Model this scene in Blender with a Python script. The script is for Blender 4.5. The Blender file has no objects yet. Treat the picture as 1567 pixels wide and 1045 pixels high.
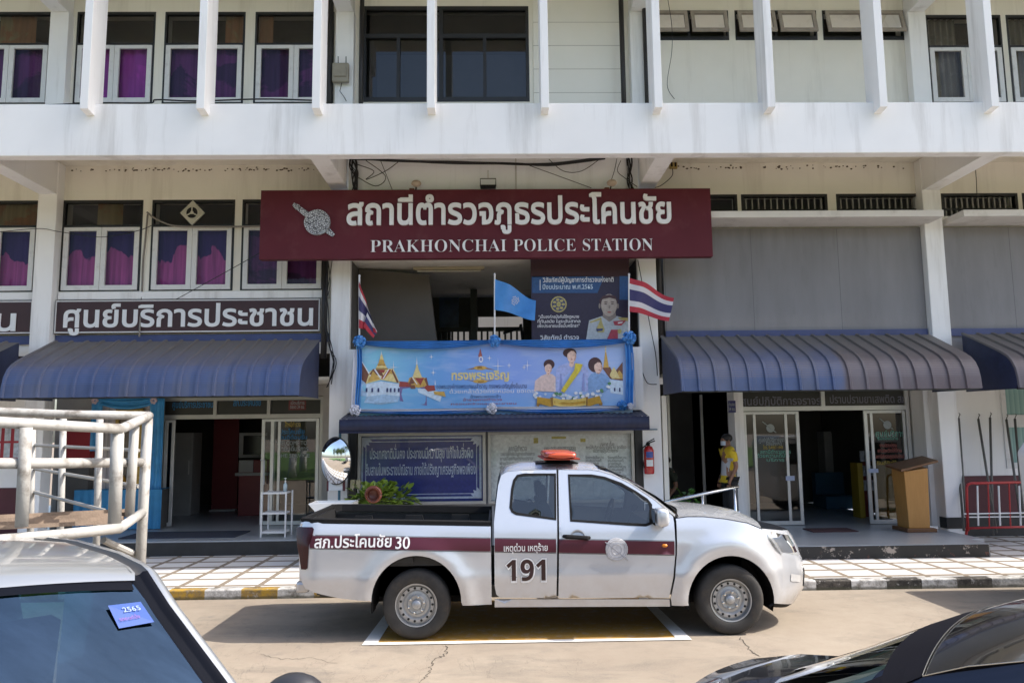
import bpy, math, random
from mathutils import Vector, Matrix
from mathutils.geometry import delaunay_2d_cdt
R = math.radians
sc = bpy.context.scene
COL = sc.collection
random.seed(7)

# ------------------------------------------------------------------ camera, sky, sun, exposure
PIT, ROL, YAW, EYE, FPX = 0.1176, -0.0111, 0.0204, 2.01, 1175.0
_f = Vector((math.sin(YAW)*math.cos(PIT), math.cos(YAW)*math.cos(PIT), math.sin(PIT)))
_r0 = Vector((math.cos(YAW), -math.sin(YAW), 0)); _u0 = _r0.cross(_f)
_r = _r0*math.cos(ROL)+_u0*math.sin(ROL); _u = -_r0*math.sin(ROL)+_u0*math.cos(ROL)
cam = bpy.data.cameras.new('camera'); cam.sensor_width = 36; cam.lens = FPX/1567*36
cam.clip_start = .05; cam.clip_end = 600
cob = bpy.data.objects.new('camera', cam); COL.objects.link(cob); sc.camera = cob
cob.matrix_world = Matrix(((_r.x, _u.x, -_f.x, 0), (_r.y, _u.y, -_f.y, 0), (_r.z, _u.z, -_f.z, EYE), (0, 0, 0, 1)))

SUN_EL, SUN_FRONT = 49, 4.0                     # degrees: height, and how far in front of the facade plane
sd = Vector((math.cos(R(SUN_FRONT))*math.cos(R(SUN_EL)), -math.sin(R(SUN_FRONT))*math.cos(R(SUN_EL)), math.sin(R(SUN_EL))))
world = bpy.data.worlds.new('World'); sc.world = world; world.use_nodes = True
wn = world.node_tree
sky = wn.nodes.new('ShaderNodeTexSky'); sky.sky_type = 'NISHITA'; sky.sun_disc = False
sky.sun_elevation = R(SUN_EL); sky.sun_rotation = math.atan2(sd.x, sd.y); sky.dust_density = 3.0; sky.air_density = 1.0
wn.links.new(sky.outputs[0], wn.nodes['Background'].inputs[0]); wn.nodes['Background'].inputs[1].default_value = .15
sl = bpy.data.lights.new('sun', 'SUN'); sl.energy = 2.9; sl.angle = R(.5); sl.color = (1, .95, .87)
so = bpy.data.objects.new('sun', sl); COL.objects.link(so); so.rotation_euler = sd.to_track_quat('Z', 'Y').to_euler(); so.location = (10, 0, 20)
sc.view_settings.view_transform = 'Standard'; sc.view_settings.look = 'None'
sc.view_settings.exposure = 1.15; sc.view_settings.gamma = 1
sc.cycles.max_bounces = 8; sc.cycles.diffuse_bounces = 5; sc.cycles.transparent_max_bounces = 12
sc.cycles.caustics_reflective = False; sc.cycles.caustics_refractive = False; sc.cycles.use_denoising = True

# ------------------------------------------------------------------ helpers
def at(px, py, Y=None, Z=None):
    """survey: the point of the plane Y (or Z) that the photograph shows at pixel px, py"""
    d = _r*((px-783.5)/FPX) - _u*((py-522.5)/FPX) + _f
    t = Y/d.y if Y is not None else (Z-EYE)/d.z
    return Vector((d.x*t, d.y*t, EYE+d.z*t))

OFF = {}
def tag(o, label=None, cat=None, group=None, kind=None):
    if label: o['label'] = label
    if cat: o['category'] = cat
    if group: o['group'] = group
    if kind: o['kind'] = kind
    return o
def root(name, label, cat, loc, group=None):
    o = bpy.data.objects.new(name, None); COL.objects.link(o); o.location = loc; o.empty_display_size = .2
    OFF[o.name] = Vector(loc); return tag(o, label, cat, group)
def copy_tree(o, dloc, label=None):
    c = o.copy(); COL.objects.link(c); c.location = o.location+Vector(dloc); OFF[c.name] = OFF.get(o.name, Vector((0, 0, 0)))+Vector(dloc)
    if label: c['label'] = label
    def kids(a, b):
        for ch in a.children:
            d = ch.copy(); COL.objects.link(d); d.parent = b; OFF[d.name] = OFF[c.name]; kids(ch, d)
    kids(o, c); return c

SPLIT = set('wall flashing lintel sill ceiling interior_wall dado plinth grey_wall_panel ledge door_jamb side_panel bed_side fender cab_panel door pane window_seal pillar arch_liner seat headlight reflector fog_lamp tail_lamp mud_flap stripe stripe_edge lettering_ grille wall_cladding step_riser folding_door_rail paper_notice bracket ears_ body side_rod rail floor handle mirror_arm frame_ sash_frame railing swag plate_side socket windscreen_seal roof_gutter bed_rail_ border_line cross_bar'.split())
class MB:
    def __init__(s): s.v = []; s.f = []; s.m = []; s.k = 0
    def mat(s, i): s.k = i; return s
    def face(s, pts):
        b = len(s.v); s.v += [tuple(p) for p in pts]; s.f.append(tuple(range(b, b+len(pts)))); s.m.append(s.k); return s
    def add(s, vs, fs):
        b = len(s.v); s.v += [tuple(p) for p in vs]
        for q in fs: s.f.append(tuple(i+b for i in q)); s.m.append(s.k)
        return s
    def box(s, x0, x1, y0, y1, z0, z1):
        vs = [(x, y, z) for z in (z0, z1) for y in (y0, y1) for x in (x0, x1)]
        return s.add(vs, [(0, 2, 3, 1), (4, 5, 7, 6), (0, 1, 5, 4), (2, 6, 7, 3), (0, 4, 6, 2), (1, 3, 7, 5)])
    def tube(s, path, r, n=8, caps=True):
        P = [Vector(p) for p in path]; rr = r if isinstance(r, (list, tuple)) else [r]*len(P)
        rings = []; up = None
        for i, p in enumerate(P):
            t = (P[min(i+1, len(P)-1)]-P[max(i-1, 0)]).normalized()
            if up is None: up = Vector((0, 0, 1)) if abs(t.z) < .9 else Vector((1, 0, 0))
            a = up.cross(t)
            if a.length < 1e-4: a = Vector((1, 0, 0)).cross(t)
            a.normalize(); b = t.cross(a); up = b
            rings.append([p+(a*math.cos(2*math.pi*k/n)+b*math.sin(2*math.pi*k/n))*rr[i] for k in range(n)])
        vs = [q for g in rings for q in g]; fs = []
        for i in range(len(P)-1):
            for k in range(n): fs.append((i*n+k, i*n+(k+1) % n, (i+1)*n+(k+1) % n, (i+1)*n+k))
        if caps: fs += [tuple(range(n-1, -1, -1)), tuple(range((len(P)-1)*n, len(P)*n))]
        return s.add(vs, fs)
    def lathe(s, prof, c, axis='z', n=20):
        """prof: (radius, height) pairs turned about axis through c"""
        vs = []; fs = []
        for r_, h in prof:
            for k in range(n):
                a = 2*math.pi*k/n; p, q = r_*math.cos(a), r_*math.sin(a)
                vs.append((c[0]+p, c[1]+q, c[2]+h) if axis == 'z' else ((c[0]+p, c[1]-h, c[2]+q) if axis == 'y' else (c[0]+h, c[1]+p, c[2]+q)))
        for i in range(len(prof)-1):
            for k in range(n): fs.append((i*n+k, i*n+(k+1) % n, (i+1)*n+(k+1) % n, (i+1)*n+k))
        return s.add(vs, fs)
    def ball(s, c, r, n=10, m=7):
        rx, ry, rz = r if isinstance(r, (tuple, list)) else (r, r, r)
        vs = [(c[0], c[1], c[2]-rz)]; fs = []
        for i in range(1, m):
            t = -math.pi/2+math.pi*i/m
            for k in range(n): vs.append((c[0]+rx*math.cos(t)*math.cos(2*math.pi*k/n), c[1]+ry*math.cos(t)*math.sin(2*math.pi*k/n), c[2]+rz*math.sin(t)))
        vs.append((c[0], c[1], c[2]+rz)); L = len(vs)-1
        for k in range(n): fs.append((0, 1+(k+1) % n, 1+k)); fs.append((L, 1+(m-2)*n+k, 1+(m-2)*n+(k+1) % n))
        for i in range(m-2):
            for k in range(n): fs.append((1+i*n+k, 1+i*n+(k+1) % n, 1+(i+1)*n+(k+1) % n, 1+(i+1)*n+k))
        return s.add(vs, fs)
    def grid(s, fn, nu, nv):
        vs = [fn(i/nu, j/nv) for i in range(nu+1) for j in range(nv+1)]; w = nv+1
        return s.add(vs, [(i*w+j, (i+1)*w+j, (i+1)*w+j+1, i*w+j+1) for i in range(nu) for j in range(nv)])
    def flat(s, poly, y, z=None):
        """a flat outline in the facade plane Y=y: poly of (x, z)"""
        return s.add([(p[0], y, p[1]) for p in poly], [tuple(range(len(poly)))])
    def prism(s, poly, y0, y1):
        n = len(poly); vs = [(p[0], y0, p[1]) for p in poly]+[(p[0], y1, p[1]) for p in poly]
        return s.add(vs, [tuple(range(n)), tuple(range(2*n-1, n-1, -1))]+[(i, n+i, n+(i+1) % n, (i+1) % n) for i in range(n)])
    def clusters(s):
        """groups of faces whose pieces touch"""
        par = list(range(len(s.v)))
        def fd(i):
            while par[i] != i: par[i] = par[par[i]]; i = par[i]
            return i
        for f in s.f:
            for i in f[1:]: par[fd(i)] = fd(f[0])
        bb = {}
        for i, p in enumerate(s.v):
            q = bb.setdefault(fd(i), [list(p), list(p)])
            for k in range(3): q[0][k] = min(q[0][k], p[k]); q[1][k] = max(q[1][k], p[k])
        ks = list(bb); grp = {k: k for k in ks}
        def fg(i):
            while grp[i] != i: i = grp[i]
            return i
        for i in range(len(ks)):
            for j in range(i):
                a, b = bb[ks[i]], bb[ks[j]]
                if all(a[0][k]-.012 <= b[1][k] and b[0][k]-.012 <= a[1][k] for k in range(3)): grp[fg(ks[i])] = fg(ks[j])
        out = {}
        for fi, f in enumerate(s.f): out.setdefault(fg(fd(f[0])), []).append(fi)
        return list(out.values())
    def build(s, name, mats, parent=None, smooth=False, bevel=0, solid=0, weld=False, auto=None):
        if parent and name in SPLIT and len(s.f) < 9000:
            cl = s.clusters()
            if len(cl) > 1:
                o = None
                for fs in cl:
                    n = MB(); mp = {}
                    for fi in fs:
                        for i in s.f[fi]:
                            if i not in mp: mp[i] = len(n.v); n.v.append(s.v[i])
                        n.f.append(tuple(mp[i] for i in s.f[fi])); n.m.append(s.m[fi])
                    o_ = n._build(name, mats, parent, smooth, bevel, solid, weld, auto); o = o or o_
                return o
        return s._build(name, mats, parent, smooth, bevel, solid, weld, auto)
    def _build(s, name, mats, parent=None, smooth=False, bevel=0, solid=0, weld=False, auto=None):
        me = bpy.data.meshes.new(name); off = OFF[parent.name] if parent else Vector((0, 0, 0))
        me.from_pydata([tuple(Vector(p)-off) for p in s.v], [], s.f)
        if not isinstance(mats, (list, tuple)): mats = [mats]
        for m in mats: me.materials.append(m)
        me.polygons.foreach_set('material_index', s.m)
        o = bpy.data.objects.new(name, me); COL.objects.link(o)
        if weld or bevel:
            import bmesh
            bm = bmesh.new(); bm.from_mesh(me); bmesh.ops.remove_doubles(bm, verts=bm.verts, dist=1e-5)
            bmesh.ops.recalc_face_normals(bm, faces=bm.faces); bm.to_mesh(me); bm.free()
        if parent: o.parent = parent; OFF[o.name] = off
        else: OFF[o.name] = off
        if smooth or auto:
            me.polygons.foreach_set('use_smooth', [True]*len(me.polygons))
            if auto: me.set_sharp_from_angle(angle=R(auto))
        if solid: md = o.modifiers.new('solid', 'SOLIDIFY'); md.thickness = solid; md.offset = -1
        if bevel:
            md = o.modifiers.new('bevel', 'BEVEL'); md.width = bevel; md.segments = 2; md.limit_method = 'ANGLE'
        me.update(); return o

# ---- lettering: every contour filled on its own so that overlapping strokes stay clean
TONES = '\u0e48\u0e49\u0e4a\u0e4b\u0e4c'; UPPER = '\u0e34\u0e35\u0e36\u0e37\u0e31'
def _splines(s, res):
    cu = bpy.data.curves.new('t', 'FONT'); cu.body = s; cu.size = 1; cu.resolution_u = res
    ob = bpy.data.objects.new('t', cu); COL.objects.link(ob); bpy.context.view_layer.update()
    oc = ob.to_curve(bpy.context.evaluated_depsgraph_get()); out = []
    for sp in oc.splines:
        pts = []; bp = sp.bezier_points; n = len(bp)
        for i in range(n):
            a, b = bp[i], bp[(i+1) % n]
            p0, p1, p2, p3 = a.co, a.handle_right, b.handle_left, b.co
            st = ((p1-p0).cross(p3-p0).length < 1e-5 and (p2-p3).cross(p0-p3).length < 1e-5)
            k = 1 if st else res
            for j in range(k):
                t = j/k; u = 1-t; q = p0*u**3+p1*3*u*u*t+p2*3*u*t*t+p3*t**3
                if not pts or (Vector(q.xy)-pts[-1]).length > 1e-4: pts.append(Vector(q.xy))
        if len(pts) > 2 and (pts[0]-pts[-1]).length < 1e-4: pts.pop()
        if len(pts) > 2: out.append(pts)
    ob.to_curve_clear(); bpy.data.objects.remove(ob); bpy.data.curves.remove(cu); return out
def _area(p): return .5*sum(p[i].x*p[(i+1) % len(p)].y-p[(i+1) % len(p)].x*p[i].y for i in range(len(p)))
def _inside(q, p):
    c = False; n = len(p)
    for i in range(n):
        a, b = p[i], p[i-1]
        if (a.y > q.y) != (b.y > q.y) and q.x < (b.x-a.x)*(q.y-a.y)/(b.y-a.y)+a.x: c = not c
    return c
def glyphs(s, res=4, bold=0.0):
    sp = _splines(s, res)
    for i in range(1, len(s)):
        if s[i] in TONES and s[i-1] in UPPER:
            a, b = len(_splines(s[:i], res)), len(_splines(s[:i+1], res))
            for g in sp[a:b]:
                for q in g: q.y += .17
    ar = [_area(g) for g in sp]; big = max(ar, key=abs); sg = 1 if big > 0 else -1
    outs = [i for i, a in enumerate(ar) if a*sg > 0]; holes = {i: [] for i in outs}
    for i, a in enumerate(ar):
        if a*sg > 0: continue
        own = [j for j in outs if _inside(sp[i][0], sp[j])]
        if own: holes[min(own, key=lambda j: abs(ar[j]))].append(i)
        else: holes[i] = []
    def fat(g, d):
        if not d: return g
        n = len(g); o = []; w = 1 if _area(g) > 0 else -1
        for i in range(n):
            e1 = (g[i]-g[i-1]).normalized(); e2 = (g[(i+1) % n]-g[i]).normalized()
            nn = Vector((e1.y+e2.y, -e1.x-e2.x))*w
            l = nn.length
            o.append(g[i]+(nn/l*min(1.6, 2/max(l, .8)) if l > 1e-3 else Vector((0, 0)))*d)
        return o
    res_ = []
    for i, hs in holes.items(): res_.append((fat(sp[i], bold), [fat(sp[h], -bold) for h in hs]))
    return res_
_cache = {}
def letter(mb, s, x0, x1, zb, h, y, depth=0, res=4, bold=0.0, fn=None, align=None):
    """set the string s between x0 and x1 (or centred / left at natural width), baseline zb, letter size h, on plane Y=y"""
    key = (s, res, bold)
    if key not in _cache:
        tri = []
        for outer, hs in glyphs(s, res, bold):
            vs = list(outer); es = [(i, (i+1) % len(outer)) for i in range(len(outer))]
            for g in hs:
                b = len(vs); vs += g; es += [(b+i, b+(i+1) % len(g)) for i in range(len(g))]
            try: V, E_, F_, *_ = delaunay_2d_cdt(vs, es, [], 0, 1e-6)
            except Exception: continue
            fs = []
            for q in F_:
                c = sum((V[k] for k in q), Vector((0, 0)))/len(q)
                if _inside(c, outer) and not any(_inside(c, g) for g in hs): fs.append(q)
            tri.append((V, fs, [outer]+hs))
        xs = [p.x for t in tri for g in t[2] for p in g]
        _cache[key] = (tri, min(xs), max(xs))
    tri, a, b = _cache[key]
    if align == 'c': w = (b-a)*h; cx = (x0+x1)/2; x0, x1 = cx-w/2, cx+w/2
    if align == 'l': x1 = x0+(b-a)*h
    k = (x1-x0)/(b-a)
    P = fn or (lambda x, z, dy: (x, y+dy, z))
    for ci, (V, fs, gs) in enumerate(tri):
        ee = .0008*(ci % 3)
        T = lambda p, dy: P(x0+(p.x-a)*k, zb+p.y*h, dy-ee)
        n = len(V)
        if depth == 0: mb.add([T(p, 0) for p in V], [q if (V[q[1]]-V[q[0]]).cross(V[q[2]]-V[q[0]]) > 0 else q[::-1] for q in fs])
        else:
            mb.add([T(p, -depth) for p in V], fs)
            for g in gs:
                m = len(g); mb.add([T(p, -depth) for p in g]+[T(p, 0) for p in g], [(i, (i+1) % m, m+(i+1) % m, m+i) for i in range(m)])
    return mb
def mbold(s):                                     # upright bold sans
    o = ''
    for ch in s:
        if 'A' <= ch <= 'Z': o += chr(0x1D5D4+ord(ch)-65)
        elif '0' <= ch <= '9': o += chr(0x1D7EC+ord(ch)-48)
        else: o += ch
    return o
def mserif(s): return ''.join(chr(0x1D400+ord(c)-65) if 'A' <= c <= 'Z' else c for c in s)

# ------------------------------------------------------------------ materials
def lin(c):
    if isinstance(c, str):
        c = c.lstrip('#'); c = [int(c[i:i+2], 16)/255 for i in (0, 2, 4)]
        c = [x/12.92 if x <= .04045 else ((x+.055)/1.055)**2.4 for x in c]
    return (c[0], c[1], c[2], 1)
class NT:
    def __init__(s, name):
        s.mt = bpy.data.materials.new(name); s.mt.use_nodes = True; s.t = s.mt.node_tree
        s.b = s.t.nodes['Principled BSDF']; s.o = s.t.nodes['Material Output']; s.co = None
    def n(s, ty, **kw):
        x = s.t.nodes.new(ty)
        for k, v in kw.items():
            if k.startswith('i'): s.set(x.inputs[int(k[1:])], v)
            else: setattr(x, k, v)
        return x
    def set(s, sock, v):
        if isinstance(v, bpy.types.NodeSocket): s.t.links.new(v, sock)
        else: sock.default_value = v
    def P(s, k, v): s.set(s.b.inputs[k], v); return s
    def obj(s):
        if not s.co: s.co = s.n('ShaderNodeTexCoord').outputs['Object']
        return s.co
    def mp(s, scale=(1, 1, 1), loc=(0, 0, 0), rot=(0, 0, 0)):
        m = s.n('ShaderNodeMapping', i0=s.obj()); m.inputs['Scale'].default_value = scale; m.inputs['Location'].default_value = loc; m.inputs['Rotation'].default_value = rot; return m.outputs[0]
    def noise(s, scale, detail=4, vec=None, rough=.55, dist=0):
        x = s.n('ShaderNodeTexNoise', i0=vec or s.obj()); x.inputs['Scale'].default_value = scale; x.inputs['Detail'].default_value = detail; x.inputs['Roughness'].default_value = rough; x.inputs['Distortion'].default_value = dist
        return x.outputs[0]
    def ramp(s, v, stops, interp='LINEAR'):
        x = s.n('ShaderNodeValToRGB', i0=v); x.color_ramp.interpolation = interp; e = x.color_ramp.elements
        while len(e) < len(stops): e.new(.5)
        for q, (p, c) in zip(e, stops): q.position = p; q.color = (c, c, c, 1) if isinstance(c, (int, float)) else c
        return x.outputs[0]
    def mix(s, f, a, b, mode='MIX'):
        x = s.n('ShaderNodeMix', data_type='RGBA', blend_type=mode); s.set(x.inputs[0], f); s.set(x.inputs[6], a); s.set(x.inputs[7], b); return x.outputs[2]
    def math(s, op, a, b=0.0, c=0.0):
        x = s.n('ShaderNodeMath', operation=op); s.set(x.inputs[0], a); s.set(x.inputs[1], b); s.set(x.inputs[2], c); return x.outputs[0]
    def sep(s, vec=None): return s.n('ShaderNodeSeparateXYZ', i0=vec or s.obj()).outputs
    def bump(s, h, st=.2, dist=.01):
        x = s.n('ShaderNodeBump'); x.inputs['Strength'].default_value = st; x.inputs['Distance'].default_value = dist; s.set(x.inputs['Height'], h); s.P('Normal', x.outputs[0]); return s
def sh(c, k): c = lin(c); return (min(1, c[0]*k), min(1, c[1]*k), min(1, c[2]*k), 1)
_mats = {}
def pm(name, c, rough=.6, var=.1, scale=3, bump=0, bscale=60, metal=0, spec=.5, coat=0, dirt=None, dscale=1.5, streak=False):
    if name in _mats: return _mats[name]
    m = NT(name); n = m.noise(scale, 5)
    col = m.mix(m.ramp(n, [(.3, 0.), (.7, 1.)]), sh(c, 1-var), sh(c, 1+var))
    if dirt:
        vec = m.mp((2.2, 2.2, .18)) if streak else m.obj()
        d = m.noise(dscale, 7, vec, .65)
        col = m.mix(m.ramp(d, [(.52, 0.), (.75, dirt[1])]), col, lin(dirt[0]))
    m.P('Base Color', col).P('Roughness', rough).P('Metallic', metal).P('Specular IOR Level', spec)
    if coat: m.P('Coat Weight', coat).P('Coat Roughness', .04)
    if bump: m.bump(m.noise(bscale, 5), bump, .01)
    _mats[name] = m.mt; return m.mt
def glass(name, tint=(.75, .8, .8), refl=.08, rough=.01, gcol=(1, 1, 1), ior=1.5):
    if name in _mats: return _mats[name]
    m = NT(name); t = m.n('ShaderNodeBsdfTransparent'); t.inputs[0].default_value = (*tint, 1)
    g = m.n('ShaderNodeBsdfGlossy'); g.inputs['Roughness'].default_value = rough; g.inputs[0].default_value = (*gcol, 1)
    lw = m.n('ShaderNodeFresnel'); lw.inputs[0].default_value = ior
    f = m.math('MAXIMUM', m.math('MULTIPLY', lw.outputs[0], 1.2), refl)
    x = m.n('ShaderNodeMixShader'); m.set(x.inputs[0], m.math('MINIMUM', f, 1.0)); m.t.links.new(t.outputs[0], x.inputs[1]); m.t.links.new(g.outputs[0], x.inputs[2])
    m.t.links.new(x.outputs[0], m.o.inputs[0]); _mats[name] = m.mt; return m.mt

WHITE = pm('white_wall_paint', (.87, .865, .86), .7, .03, 1.2, .08, 60, dirt=('#857d72', .42), dscale=1.3, streak=True)
CREAM = pm('cream_wall_paint', (.82, .79, .71), .75, .04, 1.0, .05, 80, dirt=('#8a7c68', .3), dscale=1.1, streak=True)
CONC_CANOPY = pm('white_canopy_paint', (.72, .70, .68), .75, .05, 1.5, .05, 80, dirt=('#6f675c', .4), dscale=2.0)
BLACKF = pm('black_frame_paint', (.012, .012, .013), .45, .2, 8)
WHITEF = pm('white_window_paint', (.70, .70, .70), .5, .04, 6, dirt=('#77706a', .35), dscale=6)
ALU = pm('bronze_grey_aluminium', (.42, .41, .39), .38, .08, 4, metal=.6)
ALUW = pm('bright_aluminium', (.62, .62, .61), .35, .06, 4, metal=.5)
STEEL = pm('stainless_steel', (.75, .75, .74), .18, .04, 4, metal=1)
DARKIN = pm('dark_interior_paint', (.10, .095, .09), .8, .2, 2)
RUST = pm('rust', (.16, .07, .035), .9, .4, 20, .3, 80)
CABLE = pm('black_cable_rubber', (.015, .015, .016), .6, .3, 10)
NAVYP = pm('navy_painted_metal', (.018, .026, .075), .5, .2, 3, dirt=('#4a4a50', .5), dscale=4)
GREYWALL = pm('grey_cement_board', (.25, .25, .258), .8, .06, 1.5, .12, 60, dirt=('#57555a', .45), dscale=1.4, streak=True)
MAROONP = pm('maroon_wall_paint', (.085, .018, .026), .6, .12, 3)
BLACKT = pm('black_plinth_paint', (.02, .02, .022), .5, .3, 5)
GLASSW = glass('window_glass', (.85, .86, .88), .015, ior=1.25)
GLASST = glass('transom_glass', (.8, .8, .79), .04)
GLASSD = glass('door_glass', (.62, .66, .66), .09)
GLASSK = glass('dark_window_glass', (.45, .46, .47), .05)
GLASSB = glass('board_window_glass', (.92, .94, .94), .02, ior=1.25)
# ------------------------------------------------------------------ setting: ground, pavement, kerb, grass, sky is the world
YF, YC, YW, KY = 11.2, 13.1, 13.3, 9.86
def road_mat():
    m = NT('road_concrete'); v = m.obj()
    big = m.ramp(m.noise(.55, 6, v, .6), [(.38, 0.), (.66, 1.)])
    c = m.mix(big, (.265, .218, .166, 1), (.338, .285, .22, 1))
    c = m.mix(m.math('MULTIPLY', m.ramp(m.noise(5, 9, v, .78), [(.42, 0.), (.70, 1.)]), .5), c, (.22, .17, .13, 1))
    c = m.mix(m.ramp(m.noise(.9, 8, m.mp((.7, 1.6, 1), (7, 3, 0)), .68, .4), [(.52, 0.), (.70, .7)]), c, (.13, .115, .095, 1))
    c = m.mix(m.ramp(m.noise(2.6, 8, m.mp((1, 1, 1), (3, 9, 0)), .7), [(.56, 0.), (.68, .55)]), c, (.16, .14, .12, 1))
    c = m.mix(m.ramp(m.noise(55, 3, v, .7), [(.38, .5), (.58, 0.)]), c, (.28, .23, .18, 1))
    # cracks: thin level lines of a warped noise, kept to a few zones
    w = m.noise(1.3, 8, m.mp((1.5, .5, 1), (1.37, .4, 0)), .62, .5)
    ln = m.ramp(m.math('ABSOLUTE', m.math('SUBTRACT', w, .5)), [(0., 1.), (.0035, 0.)])
    zone = m.ramp(m.noise(.35, 2, m.mp((1, 1, 1), (11, 5, 0))), [(.5, 0.), (.56, 1.)])
    ck = m.math('MULTIPLY', ln, zone)
    c = m.mix(m.math('MULTIPLY', ck, .3), c, (.07, .06, .05, 1))
    m.P('Base Color', c).P('Roughness', .88)
    m.bump(m.math('SUBTRACT', m.noise(70, 6, v, .7), m.math('MULTIPLY', ck, 2.0)), .35, .006); return m.mt
MB().grid(lambda u, v: (-300+600*u, -300+(KY+.02+300)*v, 0), 1, 1).build('road', road_mat()); tag(bpy.data.objects['road'], kind='structure')
g = MB().grid(lambda u, v: (-300+600*u, KY+.12+(300-KY)*v, .05), 1, 1).build('ground', pm('bare_earth', (.25, .2, .15), .9)); tag(g, kind='structure')
def tile_mat():
    m = NT('white_paving_tiles'); x, y, _ = m.sep()
    px, py = .502, .47
    fx = m.math('FRACT', m.math('DIVIDE', m.math('ADD', x, 50.22), px)); fy = m.math('FRACT', m.math('DIVIDE', m.math('ADD', y, 50.06), py))
    def band(f, g): return m.math('MULTIPLY', m.math('GREATER_THAN', f, g), m.math('LESS_THAN', f, 1-g))
    inn = m.math('MULTIPLY', band(fx, .075), band(fy, .105))
    wn_ = m.n('ShaderNodeTexWhiteNoise', noise_dimensions='2D'); cb = m.n('ShaderNodeCombineXYZ')
    m.set(cb.inputs[0], m.math('FLOOR', m.math('DIVIDE', m.math('ADD', x, 50.22), px))); m.set(cb.inputs[1], m.math('FLOOR', m.math('DIVIDE', m.math('ADD', y, 50.06), py)))
    m.set(wn_.inputs[0], cb.outputs[0])
    tile = m.mix(wn_.outputs[0], (.60, .58, .56, 1), (.72, .71, .69, 1))
    tile = m.mix(m.ramp(m.noise(5, 7, None, .7), [(.5, 0.), (.8, .5)]), tile, (.36, .32, .28, 1))
    gr = m.mix(m.noise(12, 5), (.16, .125, .09, 1), (.27, .22, .165, 1))
    m.P('Base Color', m.mix(inn, gr, tile)).P('Roughness', m.mix(inn, (.9,)*3+(1,), (.45,)*3+(1,))); m.bump(inn, .5, .006); return m.mt
pv = MB(); pv.face([(-40, KY+.14, .12), (40, KY+.14, .12), (40, 20, .12), (-40, 20, .12)])
tag(pv.build('pavement', tile_mat()), kind='structure')
def kerb_mat():
    m = NT('painted_kerb'); x, y, z = m.sep()
    KP = (at(1249, 897, KY).x-at(369, 907, KY).x)/8
    f = m.math('FRACT', m.math('DIVIDE', m.math('SUBTRACT', x, at(1249, 897, KY).x-KP*60), KP)); w = m.math('GREATER_THAN', f, .5)
    left = m.math('LESS_THAN', x, -1.0)
    dark = m.mix(left, (.035, .03, .026, 1), (.42, .25, .03, 1))
    c = m.mix(w, dark, (.62, .60, .57, 1))
    c = m.mix(m.ramp(m.noise(7, 8, None, .75), [(.44, 0.), (.62, .85)]), c, (.13, .115, .095, 1))
    c = m.mix(m.ramp(m.noise(16, 5, m.mp((1, 1, 1), (4, 4, 4)), .7), [(.58, 0.), (.66, .7)]), c, (.45, .43, .40, 1))
    low = m.ramp(m.math('ADD', z, m.math('MULTIPLY', m.noise(9), .05)), [(.045, .75), (.07, 0.)])
    c = m.mix(low, c, (.05, .05, .03, 1))
    m.P('Base Color', c).P('Roughness', .85); m.bump(m.noise(40, 6), .4, .01); return m.mt
kb = MB(); kb.box(-40, 40, KY, KY+.14, -.05, .118)
tag(kb.build('kerb', kerb_mat(), bevel=.015), kind='structure')
# painted parking bay: yellow field, white lines, each a sheet a few mm up
p = [at(555, 985, Z=.004), at(1060, 980, Z=.004)]
x0, x1, yb0 = p[0].x, p[1].x, 7.66
def worn(name, c, lo, hi):
    m = NT(name); n = m.ramp(m.noise(9, 8, None, .75), [(lo, 0.), (hi, 1.)])
    m.P('Base Color', m.mix(n, lin(c), (.33, .27, .21, 1))).P('Roughness', .8); m.bump(m.noise(70, 5), .3, .005); return m.mt
YEL = worn('worn_yellow_road_paint', (.33, .18, .025), .5, .75); WRP = worn('worn_white_road_paint', (.72, .70, .66), .56, .85)
b = MB(); b.face([(x0+.1, yb0+.08, .004), (x1-.1, yb0+.08, .004), (x1-.14, KY-.3, .004), (x0+.14, KY-.3, .004)])
tag(b.build('parking_bay', YEL), kind='structure')
b = MB()
b.face([(x0, yb0, .008), (x1, yb0, .008), (x1, yb0+.085, .008), (x0, yb0+.085, .008)])
b.face([(x0, yb0+.087, .008), (x0+.14, yb0+.087, .008), (x0+.17, KY-.3, .008), (x0+.06, KY-.3, .008)])
b.face([(x1-.14, yb0+.087, .008), (x1, yb0+.087, .008), (x1-.06, KY-.3, .008), (x1-.17, KY-.3, .008)])
tag(b.build('bay_marking', WRP), kind='structure')

CRK = plain('road_crack_shadow', (.05, .04, .03), .95) if 0 else pm('road_crack_dirt', (.06, .048, .036), .95)
def crack(pts, w, seed):
    rd = random.Random(seed); b = MB(); L = [at(x, y, Z=.003) for x, y in pts]; P_ = []
    for i in range(len(L)-1):
        for k in range(7): q = L[i].lerp(L[i+1], k/7); P_.append(q+Vector((rd.uniform(-.022, .022), rd.uniform(-.03, .03), 0)))
    for i in range(len(P_)-1):
        t = (P_[i+1]-P_[i]).normalized(); n = Vector((-t.y, t.x, 0)); wa, wb = w*rd.uniform(.3, 1), w*rd.uniform(.3, 1)
        b.face([P_[i]+n*wa, P_[i]-n*wa, P_[i+1]-n*wb, P_[i+1]+n*wb])
    tag(b.build('road_crack', CRK), kind='structure')
crack([(684, 988), (682, 1000), (666, 1008), (658, 1020), (655, 1032), (640, 1045), (628, 1060)], .0055, 1)
crack([(1132, 975), (1142, 988), (1152, 997), (1163, 1006)], .005, 2)
crack([(400, 1000), (430, 1008), (470, 1006), (520, 1015)], .0028, 3)
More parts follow.
